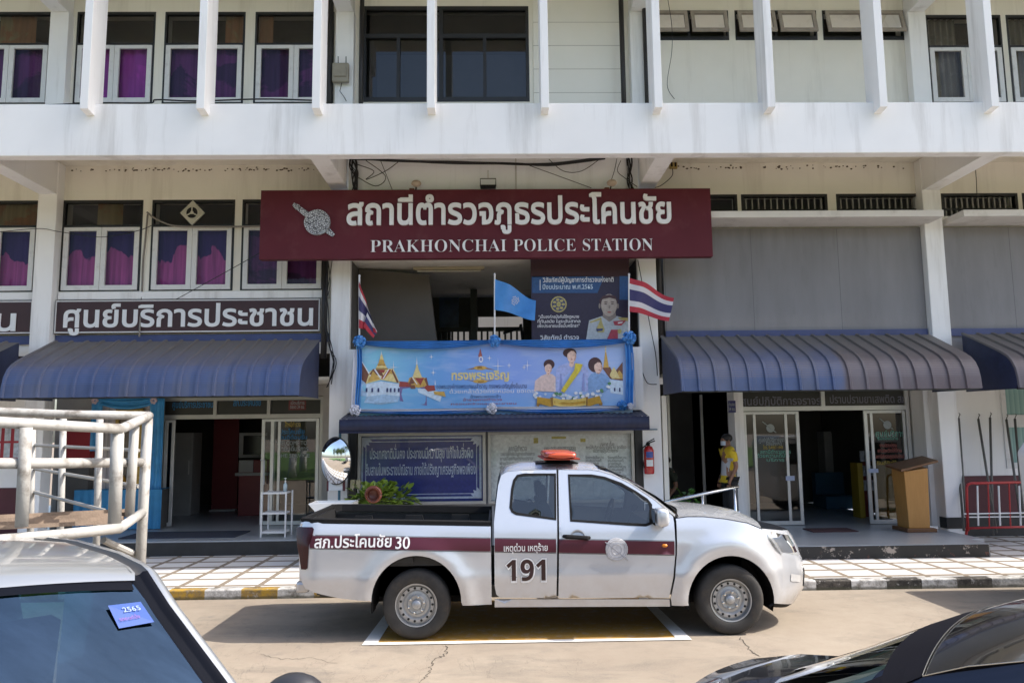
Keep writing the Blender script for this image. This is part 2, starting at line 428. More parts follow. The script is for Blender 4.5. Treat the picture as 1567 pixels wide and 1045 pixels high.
# ------------------------------------------------------------------ the building
BD = root('police_station_building', 'white two storey station building with vertical fins above a long white fascia', 'building', (0, YC, 0))
def wall(x0, x1, z0, z1, y, holes, depth, mat, name='wall', parent=BD):
    """a wall face at Y=y with rectangular openings (x0,x1,z0,z1) and their reveals"""
    xs = sorted({x0, x1, *[min(max(h[i], x0), x1) for h in holes for i in (0, 1)]}); zs = sorted({z0, z1, *[min(max(h[i], z0), z1) for h in holes for i in (2, 3)]})
    b = MB()
    for i in range(len(xs)-1):
        for j in range(len(zs)-1):
            cx, cz = (xs[i]+xs[i+1])/2, (zs[j]+zs[j+1])/2
            if not any(h[0] < cx < h[1] and h[2] < cz < h[3] for h in holes):
                b.face([(xs[i], y, zs[j]), (xs[i+1], y, zs[j]), (xs[i+1], y, zs[j+1]), (xs[i], y, zs[j+1])])
    for a, c, d, e in holes:
        b.face([(a, y, d), (a, y, e), (a, y+depth, e), (a, y+depth, d)]); b.face([(c, y, d), (c, y+depth, d), (c, y+depth, e), (c, y, e)])
        b.face([(a, y, e), (c, y, e), (c, y+depth, e), (a, y+depth, e)]); b.face([(a, y, d), (a, y+depth, d), (c, y+depth, d), (c, y, d)])
    return b.build(name, mat, parent, weld=True)
XL, XR = -16.0, 22.0
def curtain_mat(name, c, c2, vert=14, zcut=None):
    m = NT(name); x, y, z = m.sep()
    n = m.noise(1.1, 4, m.mp((1.2, 1, 1.6)), .6, .6); q = m.ramp(n, [(.44, 0.), (.50, 1.)])
    if zcut: q = m.ramp(m.math('SUBTRACT', m.math('ADD', m.math('MULTIPLY', m.noise(1.6, 3, m.mp((1.5, 1, .9), (2, 0, 1)), .5), 1.3), zcut-.62), z), [(.0, 0.), (.03, 1.)])
    col = m.mix(q, lin(c), lin(c2)); fold = m.noise(vert, 3, m.mp((1, 1, .06)))
    m.P('Base Color', m.mix(m.ramp(fold, [(.3, 0.), (.7, .5)]), col, sh(c, .35))).P('Roughness', .9); m.bump(fold, .6, .03); return m.mt
CUR_A = curtain_mat('purple_blue_curtain', (.055, .025, .17), (.62, .12, .42), 14, 5.12); CUR_B = curtain_mat('dark_purple_curtain', (.08, .035, .12), (.20, .05, .22))
CUR_M = curtain_mat('magenta_curtain', (.60, .08, .58), (.45, .07, .45)); CUR_C = curtain_mat('beige_curtain', (.36, .32, .26), (.28, .25, .2), 26)
CUR_T = curtain_mat('amber_transom_curtain', (.42, .32, .16), (.46, .20, .09)); BLIND = pm('grey_blind', (.18, .18, .19), .8, .1, 2)
def casement(x0, x1, z0, z1, zt, cur, trans=None, flagw=None, yy=YW):
    """black rimmed opening: dark transom light above two white casement leaves, curtain behind"""
    t = .035; f = MB()
    f.box(x0, x0+t, yy-.006, yy+.07, z0, z1).box(x1-t, x1, yy-.006, yy+.07, z0, z1).box(x0+t, x1-t, yy-.006, yy+.07, z1-.05, z1)
    f.box(x0+t, x1-t, yy-.004, yy+.07, zt-.03, zt+.015).box(x0+t, x1-t, yy-.004, yy+.07, z0, z0+.02)
    w = f.build('window', BLACKF, BD)
    xm = (x0+x1)/2
    for a, c in ((x0+t+.004, xm-.003), (xm+.003, x1-t-.004)):
        g = MB(); s = .085; lo, hi = z0+.022, zt-.032
        g.box(a, a+s, yy-.02, yy+.03, lo, hi).box(c-s, c, yy-.02, yy+.03, lo, hi).box(a+s, c-s, yy-.02, yy+.03, lo, lo+s).box(a+s, c-s, yy-.02, yy+.03, hi-s*.75, hi)
        g.build('casement_frame', WHITEF, w, bevel=.004)
    MB().face([(x0+t, yy+.01, z0), (x1-t, yy+.01, z0), (x1-t, yy+.01, zt), (x0+t, yy+.01, zt)]).build('pane', GLASSW, w)
    MB().face([(x0+t, yy+.03, zt), (x1-t, yy+.03, zt), (x1-t, yy+.03, z1), (x0+t, yy+.03, z1)]).build('transom_pane', GLASST, w)
    if cur: MB().grid(lambda u, v: (x0+(x1-x0)*u, yy+.13+.018*math.sin(u*40), z0+(zt-z0)*v), 40, 1).build('curtain', cur, w, smooth=True)
    if trans: MB().face([(x0+(x1-x0)*trans[0], yy+.14, zt), (x0+(x1-x0)*trans[1], yy+.14, zt), (x0+(x1-x0)*trans[1], yy+.14, z1), (x0+(x1-x0)*trans[0], yy+.14, z1)]).build('curtain', trans[2], w)
    return w
LW = [(-9.45, -8.02), (-7.6, -6.21), (-6.05, -4.6), (-4.47, -3.02)]
UW = [(-9.45, -8.0), (-7.55, -6.14), (-5.97, -4.52), (-4.34, -2.91)]
RW = [(8.0, 9.42), (9.52, 10.95)]
low = (4.52, 6.15, 5.69); upp = (7.93, 9.67, 9.06)
for (a, c), cu, tr in zip(LW, (CUR_A, CUR_A, CUR_A, CUR_B), ((.0, .97, CUR_T), (.38, .7, CUR_T), None, None)): casement(a, c, low[0], low[1], low[2], cu, tr)
for (a, c), cu, tr in zip(UW, (CUR_B, CUR_M, CUR_B, CUR_B), ((.3, .75, CUR_T), None, (.72, 1, CUR_T), (.02, .2, CUR_T))): casement(a, c, upp[0], upp[1], upp[2], cu, tr)
for (a, c) in RW: casement(a, c, upp[0]-.03, upp[1]-.06, upp[2]-.06, None, None)
b = MB().grid(lambda u, v: (8.03+.62*u, YW+.15+.03*math.sin(u*34), 7.9+1.7*v), 40, 1); b.build('curtain', CUR_C, BD, smooth=True)
b = MB().grid(lambda u, v: (9.56+.8*u, YW+.15+.03*math.sin(u*44), 7.9+1.7*v), 40, 1); b.build('curtain', CUR_C, BD, smooth=True)
# walls, left and right bays
wall(XL, -2.85, 3.4, 6.78, YW, [(a, c, low[0], low[1]) for a, c in LW], .3, CREAM)
VENT = [(3.3, 4.34), (4.41, 5.97), (6.13, 7.66), (8.04, 9.44), (9.52, 11.1)]
wall(2.8, XR, 5.55, 6.78, YW, [(a, c, 5.78, 6.2) for a, c in VENT], .3, CREAM)
TILT = [(2.85, 4.33), (4.45, 5.97), (6.08, 7.6)]
CW = (-2.45, .64, 7.95, 9.78)
wall(XL, XR, 6.9, 11.3, YW, [(a, c, upp[0], upp[1]) for a, c in UW]+[CW]+[(a, c, 9.12, 9.7) for a, c in TILT]+[(a, c, upp[0]-.03, upp[1]-.06) for a, c in RW], .3, CREAM)
# plaster below the upper sills reads paler, cream boarded panel in the centre bay
def board_mat():
    m = NT('cream_board_cladding'); x, y, z = m.sep()
    f = m.math('FRACT', m.math('DIVIDE', z, .45)); ln = m.math('LESS_THAN', f, .02)
    c = m.mix(m.noise(2), (.80, .785, .72, 1), (.86, .84, .78, 1)); m.P('Base Color', m.mix(ln, c, (.4, .38, .34, 1))).P('Roughness', .7); m.bump(m.math('SUBTRACT', 1.0, ln), .3, .01); return m.mt
MB().box(.72, 2.33, YW-.03, YW-.002, 6.92, 9.9).build('wall_cladding', board_mat(), BD)
# dark rooms behind the windows
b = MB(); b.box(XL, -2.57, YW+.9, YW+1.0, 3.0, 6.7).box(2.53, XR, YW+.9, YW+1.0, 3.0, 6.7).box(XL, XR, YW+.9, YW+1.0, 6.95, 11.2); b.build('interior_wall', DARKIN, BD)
# centre upper window
w = MB(); a, c, d, e = CW; ft = .055
w.box(a, a+.12, YW-.008, YW+.08, d, e).box(c-ft, c, YW-.008, YW+.08, d, e).box(a+.12, c-ft, YW-.008, YW+.08, e-.07, e).box(a+.12, c-ft, YW-.008, YW+.08, d, d+.09)
w.box(a+.12, c-ft, YW-.004, YW+.08, 9.17, 9.25)
for xx in (-1.74, -.17): w.box(xx-.03, xx+.03, YW-.002, YW+.08, d+.09, 9.17)
w.box(-1.0, -.93, YW-.002, YW+.08, d+.09, 9.17).box(-1.0, -.93, YW-.002, YW+.08, 9.25, e-.07)
w = w.build('window', BLACKF, BD)
MB().face([(a, YW+.05, d), (c, YW+.05, d), (c, YW+.05, e), (a, YW+.05, e)]).build('pane', GLASSK, w)
MB().box(-2.2, .62, YW+.5, YW+.52, d, 9.1).build('blind', BLIND, w)
# open top-hung lights, right bay
for a, c in TILT:
    w = MB(); w.box(a, a+.03, YW-.006, YW+.08, 9.12, 9.7).box(c-.03, c, YW-.006, YW+.08, 9.12, 9.7).box(a+.03, c-.03, YW-.006, YW+.08, 9.67, 9.7).box(a+.03, c-.03, YW-.006, YW+.08, 9.12, 9.2)
    xm = (a+c)/2; w.box(xm-.025, xm+.025, YW-.004, YW+.08, 9.2, 9.67); w = w.build('window', BLACKF, BD)
    for p0, p1 in ((a+.04, xm-.03), (xm+.03, c-.04)):
        tl = R(14); top = Vector((0, YW-.02, 9.66)); L = .46
        def q(x, s, o=0): return (x, top.y-math.sin(tl)*s-math.cos(tl)*o, top.z-math.cos(tl)*s+math.sin(tl)*o)
        g = MB(); k = .065
        def bar(xa, xb, sa, sb): g.add([q(xa, sa), q(xb, sa), q(xb, sb), q(xa, sb), q(xa, sa, .035), q(xb, sa, .035), q(xb, sb, .035), q(xa, sb, .035)], [(0, 1, 2, 3), (7, 6, 5, 4), (0, 4, 5, 1), (1, 5, 6, 2), (2, 6, 7, 3), (3, 7, 4, 0)])
        bar(p0, p0+k, 0, L); bar(p1-k, p1, 0, L); bar(p0+k, p1-k, 0, k); bar(p0+k, p1-k, L-k, L)
        g.build('sash_frame', pm('old_timber_sash', (.33, .29, .25), .7, .2, 5), w)
        MB().face([q(p0+k, k, .015), q(p1-k, k, .015), q(p1-k, L-k, .015), q(p0+k, L-k, .015)]).build('pane', GLASSK, w)
# barred vents, right bay
VB = pm('vent_bar_paint', (.30, .29, .28), .6)
for i, (a, c) in enumerate(VENT):
    v = MB(); v.box(a, a+.05, YW-.004, YW+.1, 5.78, 6.2).box(c-.05, c, YW-.004, YW+.1, 5.78, 6.2).box(a+.05, c-.05, YW-.004, YW+.1, 6.15, 6.2).box(a+.05, c-.05, YW+.02, YW+.05, 5.9, 5.93)
    v = v.build('vent_opening', BLACKF, BD)
    g = MB(); n = 0 if i == 0 else 13
    for k in range(n): xx = a+.1+(c-a-.2)*k/(n-1); g.box(xx-.011, xx+.011, YW+.04, YW+.065, 5.8, 6.14)
    if n: g.build('bars', VB, v)
# grey panelled wall under the ledges, right
def panel_mat():
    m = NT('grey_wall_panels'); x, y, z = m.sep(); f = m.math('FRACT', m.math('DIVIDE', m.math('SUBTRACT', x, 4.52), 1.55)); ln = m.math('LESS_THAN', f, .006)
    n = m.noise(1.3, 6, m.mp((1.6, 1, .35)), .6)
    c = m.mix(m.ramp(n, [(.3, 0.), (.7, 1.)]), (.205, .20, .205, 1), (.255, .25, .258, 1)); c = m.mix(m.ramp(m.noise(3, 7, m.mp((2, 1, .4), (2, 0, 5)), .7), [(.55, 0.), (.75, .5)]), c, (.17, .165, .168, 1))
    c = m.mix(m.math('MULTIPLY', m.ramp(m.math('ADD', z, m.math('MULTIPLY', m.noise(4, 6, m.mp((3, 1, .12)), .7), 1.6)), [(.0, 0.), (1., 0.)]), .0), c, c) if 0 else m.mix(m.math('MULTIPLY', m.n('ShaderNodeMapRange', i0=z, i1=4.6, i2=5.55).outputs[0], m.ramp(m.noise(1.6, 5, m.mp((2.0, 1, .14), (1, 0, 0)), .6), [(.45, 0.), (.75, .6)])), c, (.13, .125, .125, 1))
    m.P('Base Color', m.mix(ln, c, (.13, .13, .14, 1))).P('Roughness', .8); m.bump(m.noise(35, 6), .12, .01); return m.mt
GP = panel_mat()
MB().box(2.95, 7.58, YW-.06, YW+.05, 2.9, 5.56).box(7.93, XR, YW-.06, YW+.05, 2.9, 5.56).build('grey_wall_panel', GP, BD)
for a, c in ((2.9, 7.66), (8.0, XR)): MB().box(a, c, 12.62, YW-.004, 5.585, 5.70).build('ledge', CONC_CANOPY, BD, bevel=.008)
MB().box(2.95, 7.56, YW-.1, YW-.062, 3.6, 3.73).box(7.95, 14, YW-.1, YW-.062, 3.6, 3.73).box(-7.58, -2.9, YW-.05, YW-.004, 3.6, 3.75).box(-13, -7.96, YW-.05, YW-.004, 3.6, 3.75).build('flashing', pm('navy_flashing', (.045, .06, .16), .5, .15, 4), BD)
MB().box(-7.58, -2.92, YW-.05, YW-.004, 4.37, 4.5).box(-13, -7.96, YW-.05, YW-.004, 4.37, 4.5).build('sill', WHITE, BD, bevel=.006)
# columns
for i, xx in enumerate((-13.2, -7.77, -2.68, 2.63, 7.75, 13.2)):
    w_ = .165
    bt = .3 if abs(xx) < 8 else .12
    MB().box(xx-w_, xx+w_, YC, YW+.1, .12, 6.78).build('column', WHITE, BD, bevel=.012)
    MB().box(xx-w_, xx+w_, YC+.02, YW+.1, 6.9, 9.58).build('column', WHITE, BD, bevel=.012)
    MB().box(xx-.15, xx+.15, YF+.21, YW-.002, 6.2, 6.779).build('beam', WHITE, BD, bevel=.01)
    MB().box(xx-.15, xx+.15, YF-.2, YW-.002, 9.58, 10.2).build('beam', WHITE, BD, bevel=.01)
MB().box(XL, XR, YF, YF+.2, 6.185, 6.99).build('fascia', WHITE, BD, bevel=.012)
MB().box(XL, XR, YF+.201, YW+.9, 6.78, 6.895).build('floor_slab', CREAM, BD)
MB().box(XL, XR, YF-.3, YW+6, 10.2, 10.4).build('roof_slab', CREAM, BD)
MB().box(XL, XR, YF-.5, YW+6, 10.41, 11.6).build('roof_parapet', WHITE, BD)
for k in range(-7, 12):
    xx = .76+1.71*k
    if xx < XL+.3: continue
    b = MB(); zb = 6.80; b.prism([(0, 0)], 0, 0) if 0 else None
    b.add([(xx-.06, YF-.2, zb+.03), (xx+.06, YF-.2, zb+.03), (xx+.06, YF+.22, zb-.02), (xx-.06, YF+.22, zb-.02), (xx-.06, YF-.2, 10.19), (xx+.06, YF-.2, 10.19), (xx+.06, YF+.22, 10.19), (xx-.06, YF+.22, 10.19)],
          [(0, 1, 2, 3), (7, 6, 5, 4), (0, 4, 5, 1), (1, 5, 6, 2), (2, 6, 7, 3), (3, 7, 4, 0)])
    b.build('fin', WHITE, BD, bevel=.006)
rdn = random.Random(5); b = MB()
for k in range(150):
    x = rdn.choice([rdn.uniform(-7.5, -2.95), rdn.uniform(2.9, 7.5)]); s = rdn.uniform(.006, .016); b.ball((x, YW-.004, 6.70+rdn.gauss(0, .018)), (s*1.5, s, s), 6, 4)
b.build('wasp_nests', pm('dry_mud', (.12, .09, .06), .95), BD)
# centre bay between sign and slab
MB().box(-2.5, 2.46, 12.72, 12.8, 5.06, 6.775).build('wall', pm('cool_white_paint', (.86, .89, .93), .7, .03, 1.2, dirt=('#8d8a86', .3), dscale=1.3, streak=True), BD)
MB().box(.345, .37, 12.705, 12.719, 5.1, 6.7).build('conduit', ALUW, BD)
# stair landing behind the banner: floor, ceiling, side walls, stair soffit, rear railing
b = MB(); b.box(-2.5, 2.46, 13.0, 18, 5.0, 5.055); b.build('landing_ceiling', CREAM, BD)
b = MB(); b.box(-2.5, 2.46, 13.0, 18, 2.45, 2.56); b.build('landing_floor', GREYWALL, BD)
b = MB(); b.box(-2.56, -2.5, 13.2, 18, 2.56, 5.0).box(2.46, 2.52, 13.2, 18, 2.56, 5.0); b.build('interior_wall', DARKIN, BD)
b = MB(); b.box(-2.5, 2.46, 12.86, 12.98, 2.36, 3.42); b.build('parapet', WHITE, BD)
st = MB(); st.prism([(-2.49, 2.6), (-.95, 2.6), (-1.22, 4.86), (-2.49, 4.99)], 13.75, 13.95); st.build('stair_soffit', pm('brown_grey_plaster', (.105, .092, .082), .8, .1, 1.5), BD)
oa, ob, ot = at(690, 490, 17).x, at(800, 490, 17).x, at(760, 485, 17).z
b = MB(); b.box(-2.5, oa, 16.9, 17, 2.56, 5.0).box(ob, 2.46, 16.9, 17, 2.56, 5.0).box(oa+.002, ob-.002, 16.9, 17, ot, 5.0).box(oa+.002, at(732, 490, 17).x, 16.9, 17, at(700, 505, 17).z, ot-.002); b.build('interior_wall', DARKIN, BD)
MB().box(-6, 6, 21, 21.2, 0, 5.2).build('rear_wall', WHITE, BD)
b = MB(); rz = at(760, 507, 16.6).z; xa_, xb_ = at(674, 507, 16.6).x, at(800, 507, 16.6).x
b.box(xa_, xb_, 16.57, 16.63, rz, rz+.09)
for k in range(15): b.box(xa_+(xb_-xa_)*k/14-.022, xa_+(xb_-xa_)*k/14+.022, 16.58, 16.62, 2.6, rz)
b.tube([at(770, 510, 15.5), at(795, 502, 15.5), at(797, 496, 15.5), at(800, 525, 15.5)], .03, 6).box(at(720, 450, 15.9).x, at(730, 450, 15.9).x, 15.88, 15.98, 2.56, 5.0)
b.build('railing', BLACKF, BD)
p_, q_ = at(672, 447, 16.8), at(702, 501, 16.8); MB().box(p_.x, q_.x, 16.86, 16.89, q_.z, p_.z).build('dark_poster', pm('dark_blue_poster', (.03, .06, .14), .3, .6, 3), BD)
# ground floor, centre bay: window wall with display boards
wall(-2.5, 2.46, .12, 2.45, 13.2, [(-2.36, -.2, .84, 2.02), (-.16, 2.33, .82, 2.02)], .06, GREYWALL)
for a, c in ((-2.36, -.2), (-.16, 2.33)):
    w = MB(); s = .05; y0, y1, d, e = 13.14, 13.24, .82, 2.02
    w.box(a, a+s, y0, y1, d, e).box(c-s, c, y0, y1, d, e).box(a+s, c-s, y0, y1, d, d+s).box(a+s, c-s, y0, y1, e-s, e)
    w = w.build('window', ALU, BD, bevel=.004)
    MB().face([(a+s, 13.17, d+s), (c-s, 13.17, d+s), (c-s, 13.17, e-s), (a+s, 13.17, e-s)]).build('pane', GLASSB, w)
MB().box(2.34, 2.46, 13.1, 13.198, .12, 2.3).box(-2.5, -2.37, 13.1, 13.198, .12, 2.3).build('door_jamb', BLACKF, BD)

# ---- ground floor, left bay: glazed shop front at 14.6, porch
PL, PR = .35, .315
def terr_mat():
    m = NT('grey_terrazzo_porch'); m.P('Base Color', m.mix(m.noise(30, 5), (.28, .30, .32, 1), (.36, .38, .40, 1))).P('Roughness', .28); return m.mt
TER = terr_mat()
def riser_mat():
    m = NT('chipped_black_riser'); n = m.ramp(m.noise(5, 8, None, .75), [(.56, 0.), (.60, 1.)], 'LINEAR')
    c = m.mix(n, (.014, .014, .015, 1), (.30, .26, .23, 1)); c = m.mix(m.ramp(m.noise(9, 6, m.mp((1, 1, 1), (5, 5, 5)), .7), [(.62, 0.), (.67, .8)]), c, (.16, .05, .035, 1))
    m.P('Base Color', c).P('Roughness', .6); m.bump(n, .3, .01); return m.mt
pb = MB(); pb.box(-13, -2.9, 12.6, 19.5, .1, PL); pb.build('porch_floor', TER, BD, bevel=.01)
MB().box(-13, -2.9, 12.585, 12.598, .118, PL-.02).build('step_riser', BLACKT, BD)
pb = MB(); pb.box(2.9, 7.22, 11.42, 19.5, .1, PR).box(7.22, 7.45, 11.9, 19.5, .1, PR-.002); pb.build('porch_floor', TER, BD, bevel=.01)
MB().box(3.4, 7.2, 11.405, 11.418, .118, PR-.012).box(7.221, 7.234, 11.44, 13.5, .118, PR-.012).build('step_riser', riser_mat(), BD)
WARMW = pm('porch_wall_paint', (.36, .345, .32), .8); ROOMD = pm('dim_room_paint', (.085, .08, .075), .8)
def room(x0, x1, y0, y1, z0, z1, mat):
    b = MB(); b.face([(x0, y1, z0), (x1, y1, z0), (x1, y1, z1), (x0, y1, z1)]); b.face([(x0, y0, z0), (x0, y1, z0), (x0, y1, z1), (x0, y0, z1)]); b.face([(x1, y0, z0), (x1, y1, z0), (x1, y1, z1), (x1, y0, z1)])
    b.build('interior_wall', mat, BD); MB().box(x0, x1, y0, y1, z1, z1+.08).build('ceiling', mat, BD)
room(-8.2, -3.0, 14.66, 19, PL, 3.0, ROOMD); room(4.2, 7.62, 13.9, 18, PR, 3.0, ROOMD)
# lintels over the shop fronts, jamb walls
MB().box(-13, -2.9, 14.58, 14.66, 2.73, 3.4).box(4.2, 7.6, 13.84, 13.9, 2.72, 3.4).build('lintel', WARMW, BD)
MB().box(-13, -2.9, YW+.02, 14.57, 2.95, 3.0).box(2.9, 14, YW+.02, 13.83, 2.95, 3.0).build('ceiling', CREAM, BD)
MB().box(-3.26, -2.9, 14.5, 14.7, PL, 3.0).box(-8.2, -6.32, 14.5, 14.7, PL, 3.0).build('wall', WARMW, BD)
MB().box(-2.9, -2.86, YW+.1, 14.6, PL, 3.0).build('wall', WHITE, BD)
MB().box(4.18, 4.34, 13.5, 13.9, PR, 3.0).box(7.5, 7.6, YW+.1, 13.9, PR, 3.0).build('wall', WHITE, BD)
def sliding(name, x0, x1, y, z0, z1, bars=(), parent=BD, mat=ALUW, s=.06):
    d = MB(); d.box(x0, x0+s, y, y+.04, z0, z1).box(x1-s, x1, y, y+.04, z0, z1).box(x0+s, x1-s, y, y+.04, z0, z0+.07).box(x0+s, x1-s, y, y+.04, z1-.05, z1)
    for q in bars: d.box(q-.025, q+.025, y+.002, y+.038, z0+.07, z1-.05)
    d = d.build(name, mat, parent, bevel=.004)
    MB().face([(x0+s, y+.02, z0+.07), (x1-s, y+.02, z0+.07), (x1-s, y+.02, z1-.05), (x0+s, y+.02, z1-.05)]).build('pane', GLASSD, d); return d
# left shop front
f = MB(); f.box(-6.3, -3.26, 14.55, 14.63, 2.32, 2.40).box(-6.3, -3.26, 14.55, 14.63, 2.66, 2.72)
for q in (-6.3, -5.32, -4.32, -3.32): f.box(q, q+.06, 14.551, 14.629, 2.40, 2.66)
f.box(-6.3, -6.22, 14.551, 14.629, PL+.001, 2.32).box(-3.33, -3.26, 14.551, 14.629, PL+.001, 2.32)
f = f.build('shopfront_frame', ALU, BD)
TRD = pm('dark_transom_panel', (.035, .033, .03), .3)
trl = MB().face([(-6.24, 14.6, 2.4), (-3.3, 14.6, 2.4), (-3.3, 14.6, 2.66), (-6.24, 14.6, 2.66)]).build('transom_panel', TRD, f)
dl = sliding('door', -6.21, -6.02, 14.56, PL+.01, 2.31); dr = sliding('door', -4.24, -3.34, 14.56, PL+.01, 2.31, (-4.08,))
dm = sliding('door', -4.42, -4.16, 14.60, PL+.01, 2.31)
MB().tube([(-4.4, 14.54, 1.55), (-4.33, 14.5, 1.55), (-4.33, 14.5, 1.1)], .018, 6).build('handle', WHITEF, dm)
# right shop front
f = MB(); f.box(4.34, 7.46, 13.80, 13.88, 2.34, 2.42).box(4.34, 7.46, 13.80, 13.88, 2.69, 2.74).box(5.86, 5.93, 13.801, 13.879, 2.42, 2.69).box(4.34, 4.40, 13.801, 13.879, PR+.001, 2.34).box(7.39, 7.46, 13.801, 13.879, PR+.001, 2.34).box(7.39, 7.46, 13.801, 13.879, 2.42, 2.69).box(4.34, 4.4, 13.801, 13.879, 2.42, 2.69)
f = f.build('shopfront_frame', ALUW, BD)
trr = MB().face([(4.4, 13.85, 2.42), (7.4, 13.85, 2.42), (7.4, 13.85, 2.69), (4.4, 13.85, 2.69)]).build('transom_panel', TRD, f)
da = sliding('door', 4.42, 5.44, 13.81, PR+.01, 2.33, (4.63, 5.2)); db = sliding('door', 6.62, 7.38, 13.81, PR+.01, 2.33, (6.76,))
# far right bay: white wall, maroon dado, louvred window ; far left bay the same
wall(7.92, 14, PR*0+.12, 3.0, 13.55, [(8.98, 10.6, 1.28, 2.75)], .1, WHITE)
MB().box(7.92, 14, 13.535, 13.548, .5, 1.16).build('dado', MAROONP, BD); MB().box(7.92, 14, 13.53, 13.547, .121, .499).build('plinth', BLACKT, BD)
w = MB(); w.box(8.98, 9.06, 13.53, 13.6, 1.28, 2.75).box(9.06, 10.6, 13.53, 13.6, 1.28, 1.38).box(9.06, 10.6, 13.53, 13.6, 2.69, 2.75); w = w.build('window', WHITEF, BD)
def blind_mat():
    m = NT('teal_vertical_blind'); x, y, z = m.sep(); f = m.math('FRACT', m.math('DIVIDE', x, .09)); m.P('Base Color', m.mix(f, (.16, .30, .29, 1), (.30, .46, .43, 1))).P('Roughness', .5); return m.mt
MB().face([(9.06, 13.62, 1.38), (10.6, 13.62, 1.38), (10.6, 13.62, 2.69), (9.06, 13.62, 2.69)]).build('blind', blind_mat(), w)
MB().box(9.08, 9.5, 13.59, 13.6, 2.0, 2.22).box(9.56, 10, 13.59, 13.6, 2.0, 2.22).build('paper_notice', pm('white_paper', (.7, .7, .7), .7), w)
MB().box(-13, -7.94, 13.55, 13.65, .12, 3.0).build('wall', WHITE, BD)
MB().box(-13, -7.94, 13.535, 13.548, PL, 1.16).build('dado', MAROONP, BD)
for xx in (7.75,): MB().box(xx-.175, xx+.175, YC-.012, YW, .316, .5).build('plinth', BLACKT, BD)
# dark passage between the centre bay and the right shop front
MB().box(2.95, 4.2, 16.5, 16.6, .12, 3.0).build('interior_wall', DARKIN, BD)
MB().box(4.2, 4.26, 13.9, 16.5, .12, 3.0).build('interior_wall', pm('dark_green_panel', (.03, .06, .05), .6), BD)
b = MB()
for xx in (3.25, 3.33, 3.98): b.box(xx, xx+.045, 15.0, 15.05, .3, 2.7)
b.build('folding_door_rail', ALUW, BD)
MB().box(2.82, 2.90, 13.12, 13.3, .12, 2.6).build('door_jamb', CREAM, BD)
# ------------------------------------------------------------------ signs
def plain(name, c, rough=.5, metal=0): return pm(name, c, rough, .03, 5, metal=metal)
LETW = plain('white_letter_acrylic', (.78, .78, .78), .4); SIGNR = pm('maroon_sign_panel', (.105, .019, .028), .6, .10, 1.2, spec=.2, dirt=('#7a4f52', .3), dscale=2.2)
SIGND = pm('dark_brown_sign_panel', (.045, .014, .016), .4, .12, 2); LINEW = plain('white_border_line', (.6, .6, .6))
sx0, sx1, sz0, sz1, SY = at(398, 340, 12.5).x, at(1089, 340, 12.5).x, 4.885, 6.06, 12.5
S = root('station_sign', 'wide maroon station sign with white Thai and English lettering and a silver emblem', 'sign', (0, SY, sz0))
MB().box(sx0, sx1, SY, SY+.14, sz0, sz1).build('board', SIGNR, S, bevel=.006)
b = MB()
for x in (sx0+.8, -1.2, 1.2, sx1-.8): b.box(x-.02, x+.02, SY+.141, 12.719, 5.9, 5.94)
b.build('bracket', RUST, S)
q0, q1 = at(531, 345, SY), at(1027, 345, SY)
letter(MB(), 'สถานีตำรวจภูธรประโคนชัย', q0.x, q1.x, at(783, 343, SY).z, .62, SY-.002, .045, 5, .022).build('lettering', LETW, S)
q0, q1 = at(567, 385, SY), at(999, 385, SY); zz = at(783, 385, SY).z
letter(MB(), mserif('PRAKHONCHAI'), q0.x, at(775, 385, SY).x, zz, .30, SY-.002, .02, 5, -.015).build('lettering', LETW, S)
letter(MB(), mserif('POLICE'), at(786, 385, SY).x, at(881, 385, SY).x, zz, .30, SY-.002, .02, 5, -.015).build('lettering', LETW, S)
letter(MB(), mserif('STATION'), at(892, 385, SY).x, q1.x, zz, .30, SY-.002, .02, 5, -.015).build('lettering', LETW, S)
def emb_mat():
    m = NT('silver_relief_emblem'); v = m.n('ShaderNodeTexVoronoi', i0=m.obj(), feature='DISTANCE_TO_EDGE'); v.inputs['Scale'].default_value = 34
    h = m.ramp(v.outputs[0], [(.05, 0.), (.16, 1.)]); m.P('Base Color', m.mix(h, (.06, .06, .07, 1), (.62, .63, .65, 1))).P('Roughness', .4).P('Metallic', .3); m.bump(h, .6, .01); return m.mt
EMB = emb_mat()
c = at(486, 341, SY); e = MB(); e.lathe([(0, .03), (.19, .03), (.2, .045), (.215, .045), (.218, 0)], (c.x, SY, c.z), 'y', 40)
a, d = at(453, 316, SY), at(511, 361, SY); dv = (d-a).normalized(); nv = Vector((-dv.z, 0, dv.x))
def blade(p0, p1, w0, w1): return [(q.x, q.z) for q in (p0+nv*w0, p1+nv*w1, p1-nv*w1, p0-nv*w0)]
e.prism(blade(a, c-dv*.2, .035, .05), SY-.03, SY).prism(blade(c+dv*.2, d, .05, .03), SY-.03, SY).prism(blade(a-dv*.05, a+dv*.05, .025, .05), SY-.035, SY-.031)
e.build('emblem', EMB, S)
def small_sign(name, label, x0, x1, text, tx0, tx1, bl, h, y=13.2):
    z0, z1 = 3.77, 4.355; s_ = root(name, label, 'sign', ((x0+x1)/2, y, z0))
    MB().box(x0, x1, y, y+.045, z0, z1).build('board', SIGND, s_, bevel=.003)
    b = MB(); t = .022; b.box(x0, x1, y-.004, y-.001, z1-t-.01, z1-.01).box(x0, x1, y-.004, y-.001, z0+.01, z0+t+.01).box(x0, x0+t, y-.004, y-.001, z0+t+.012, z1-t-.012).box(x1-t, x1, y-.004, y-.001, z0+t+.012, z1-t-.012)
    b.build('border_line', LINEW, s_)
    letter(MB(), text, tx0, tx1, bl, h, y-.002, .012, 5, .02).build('lettering', LETW, s_)
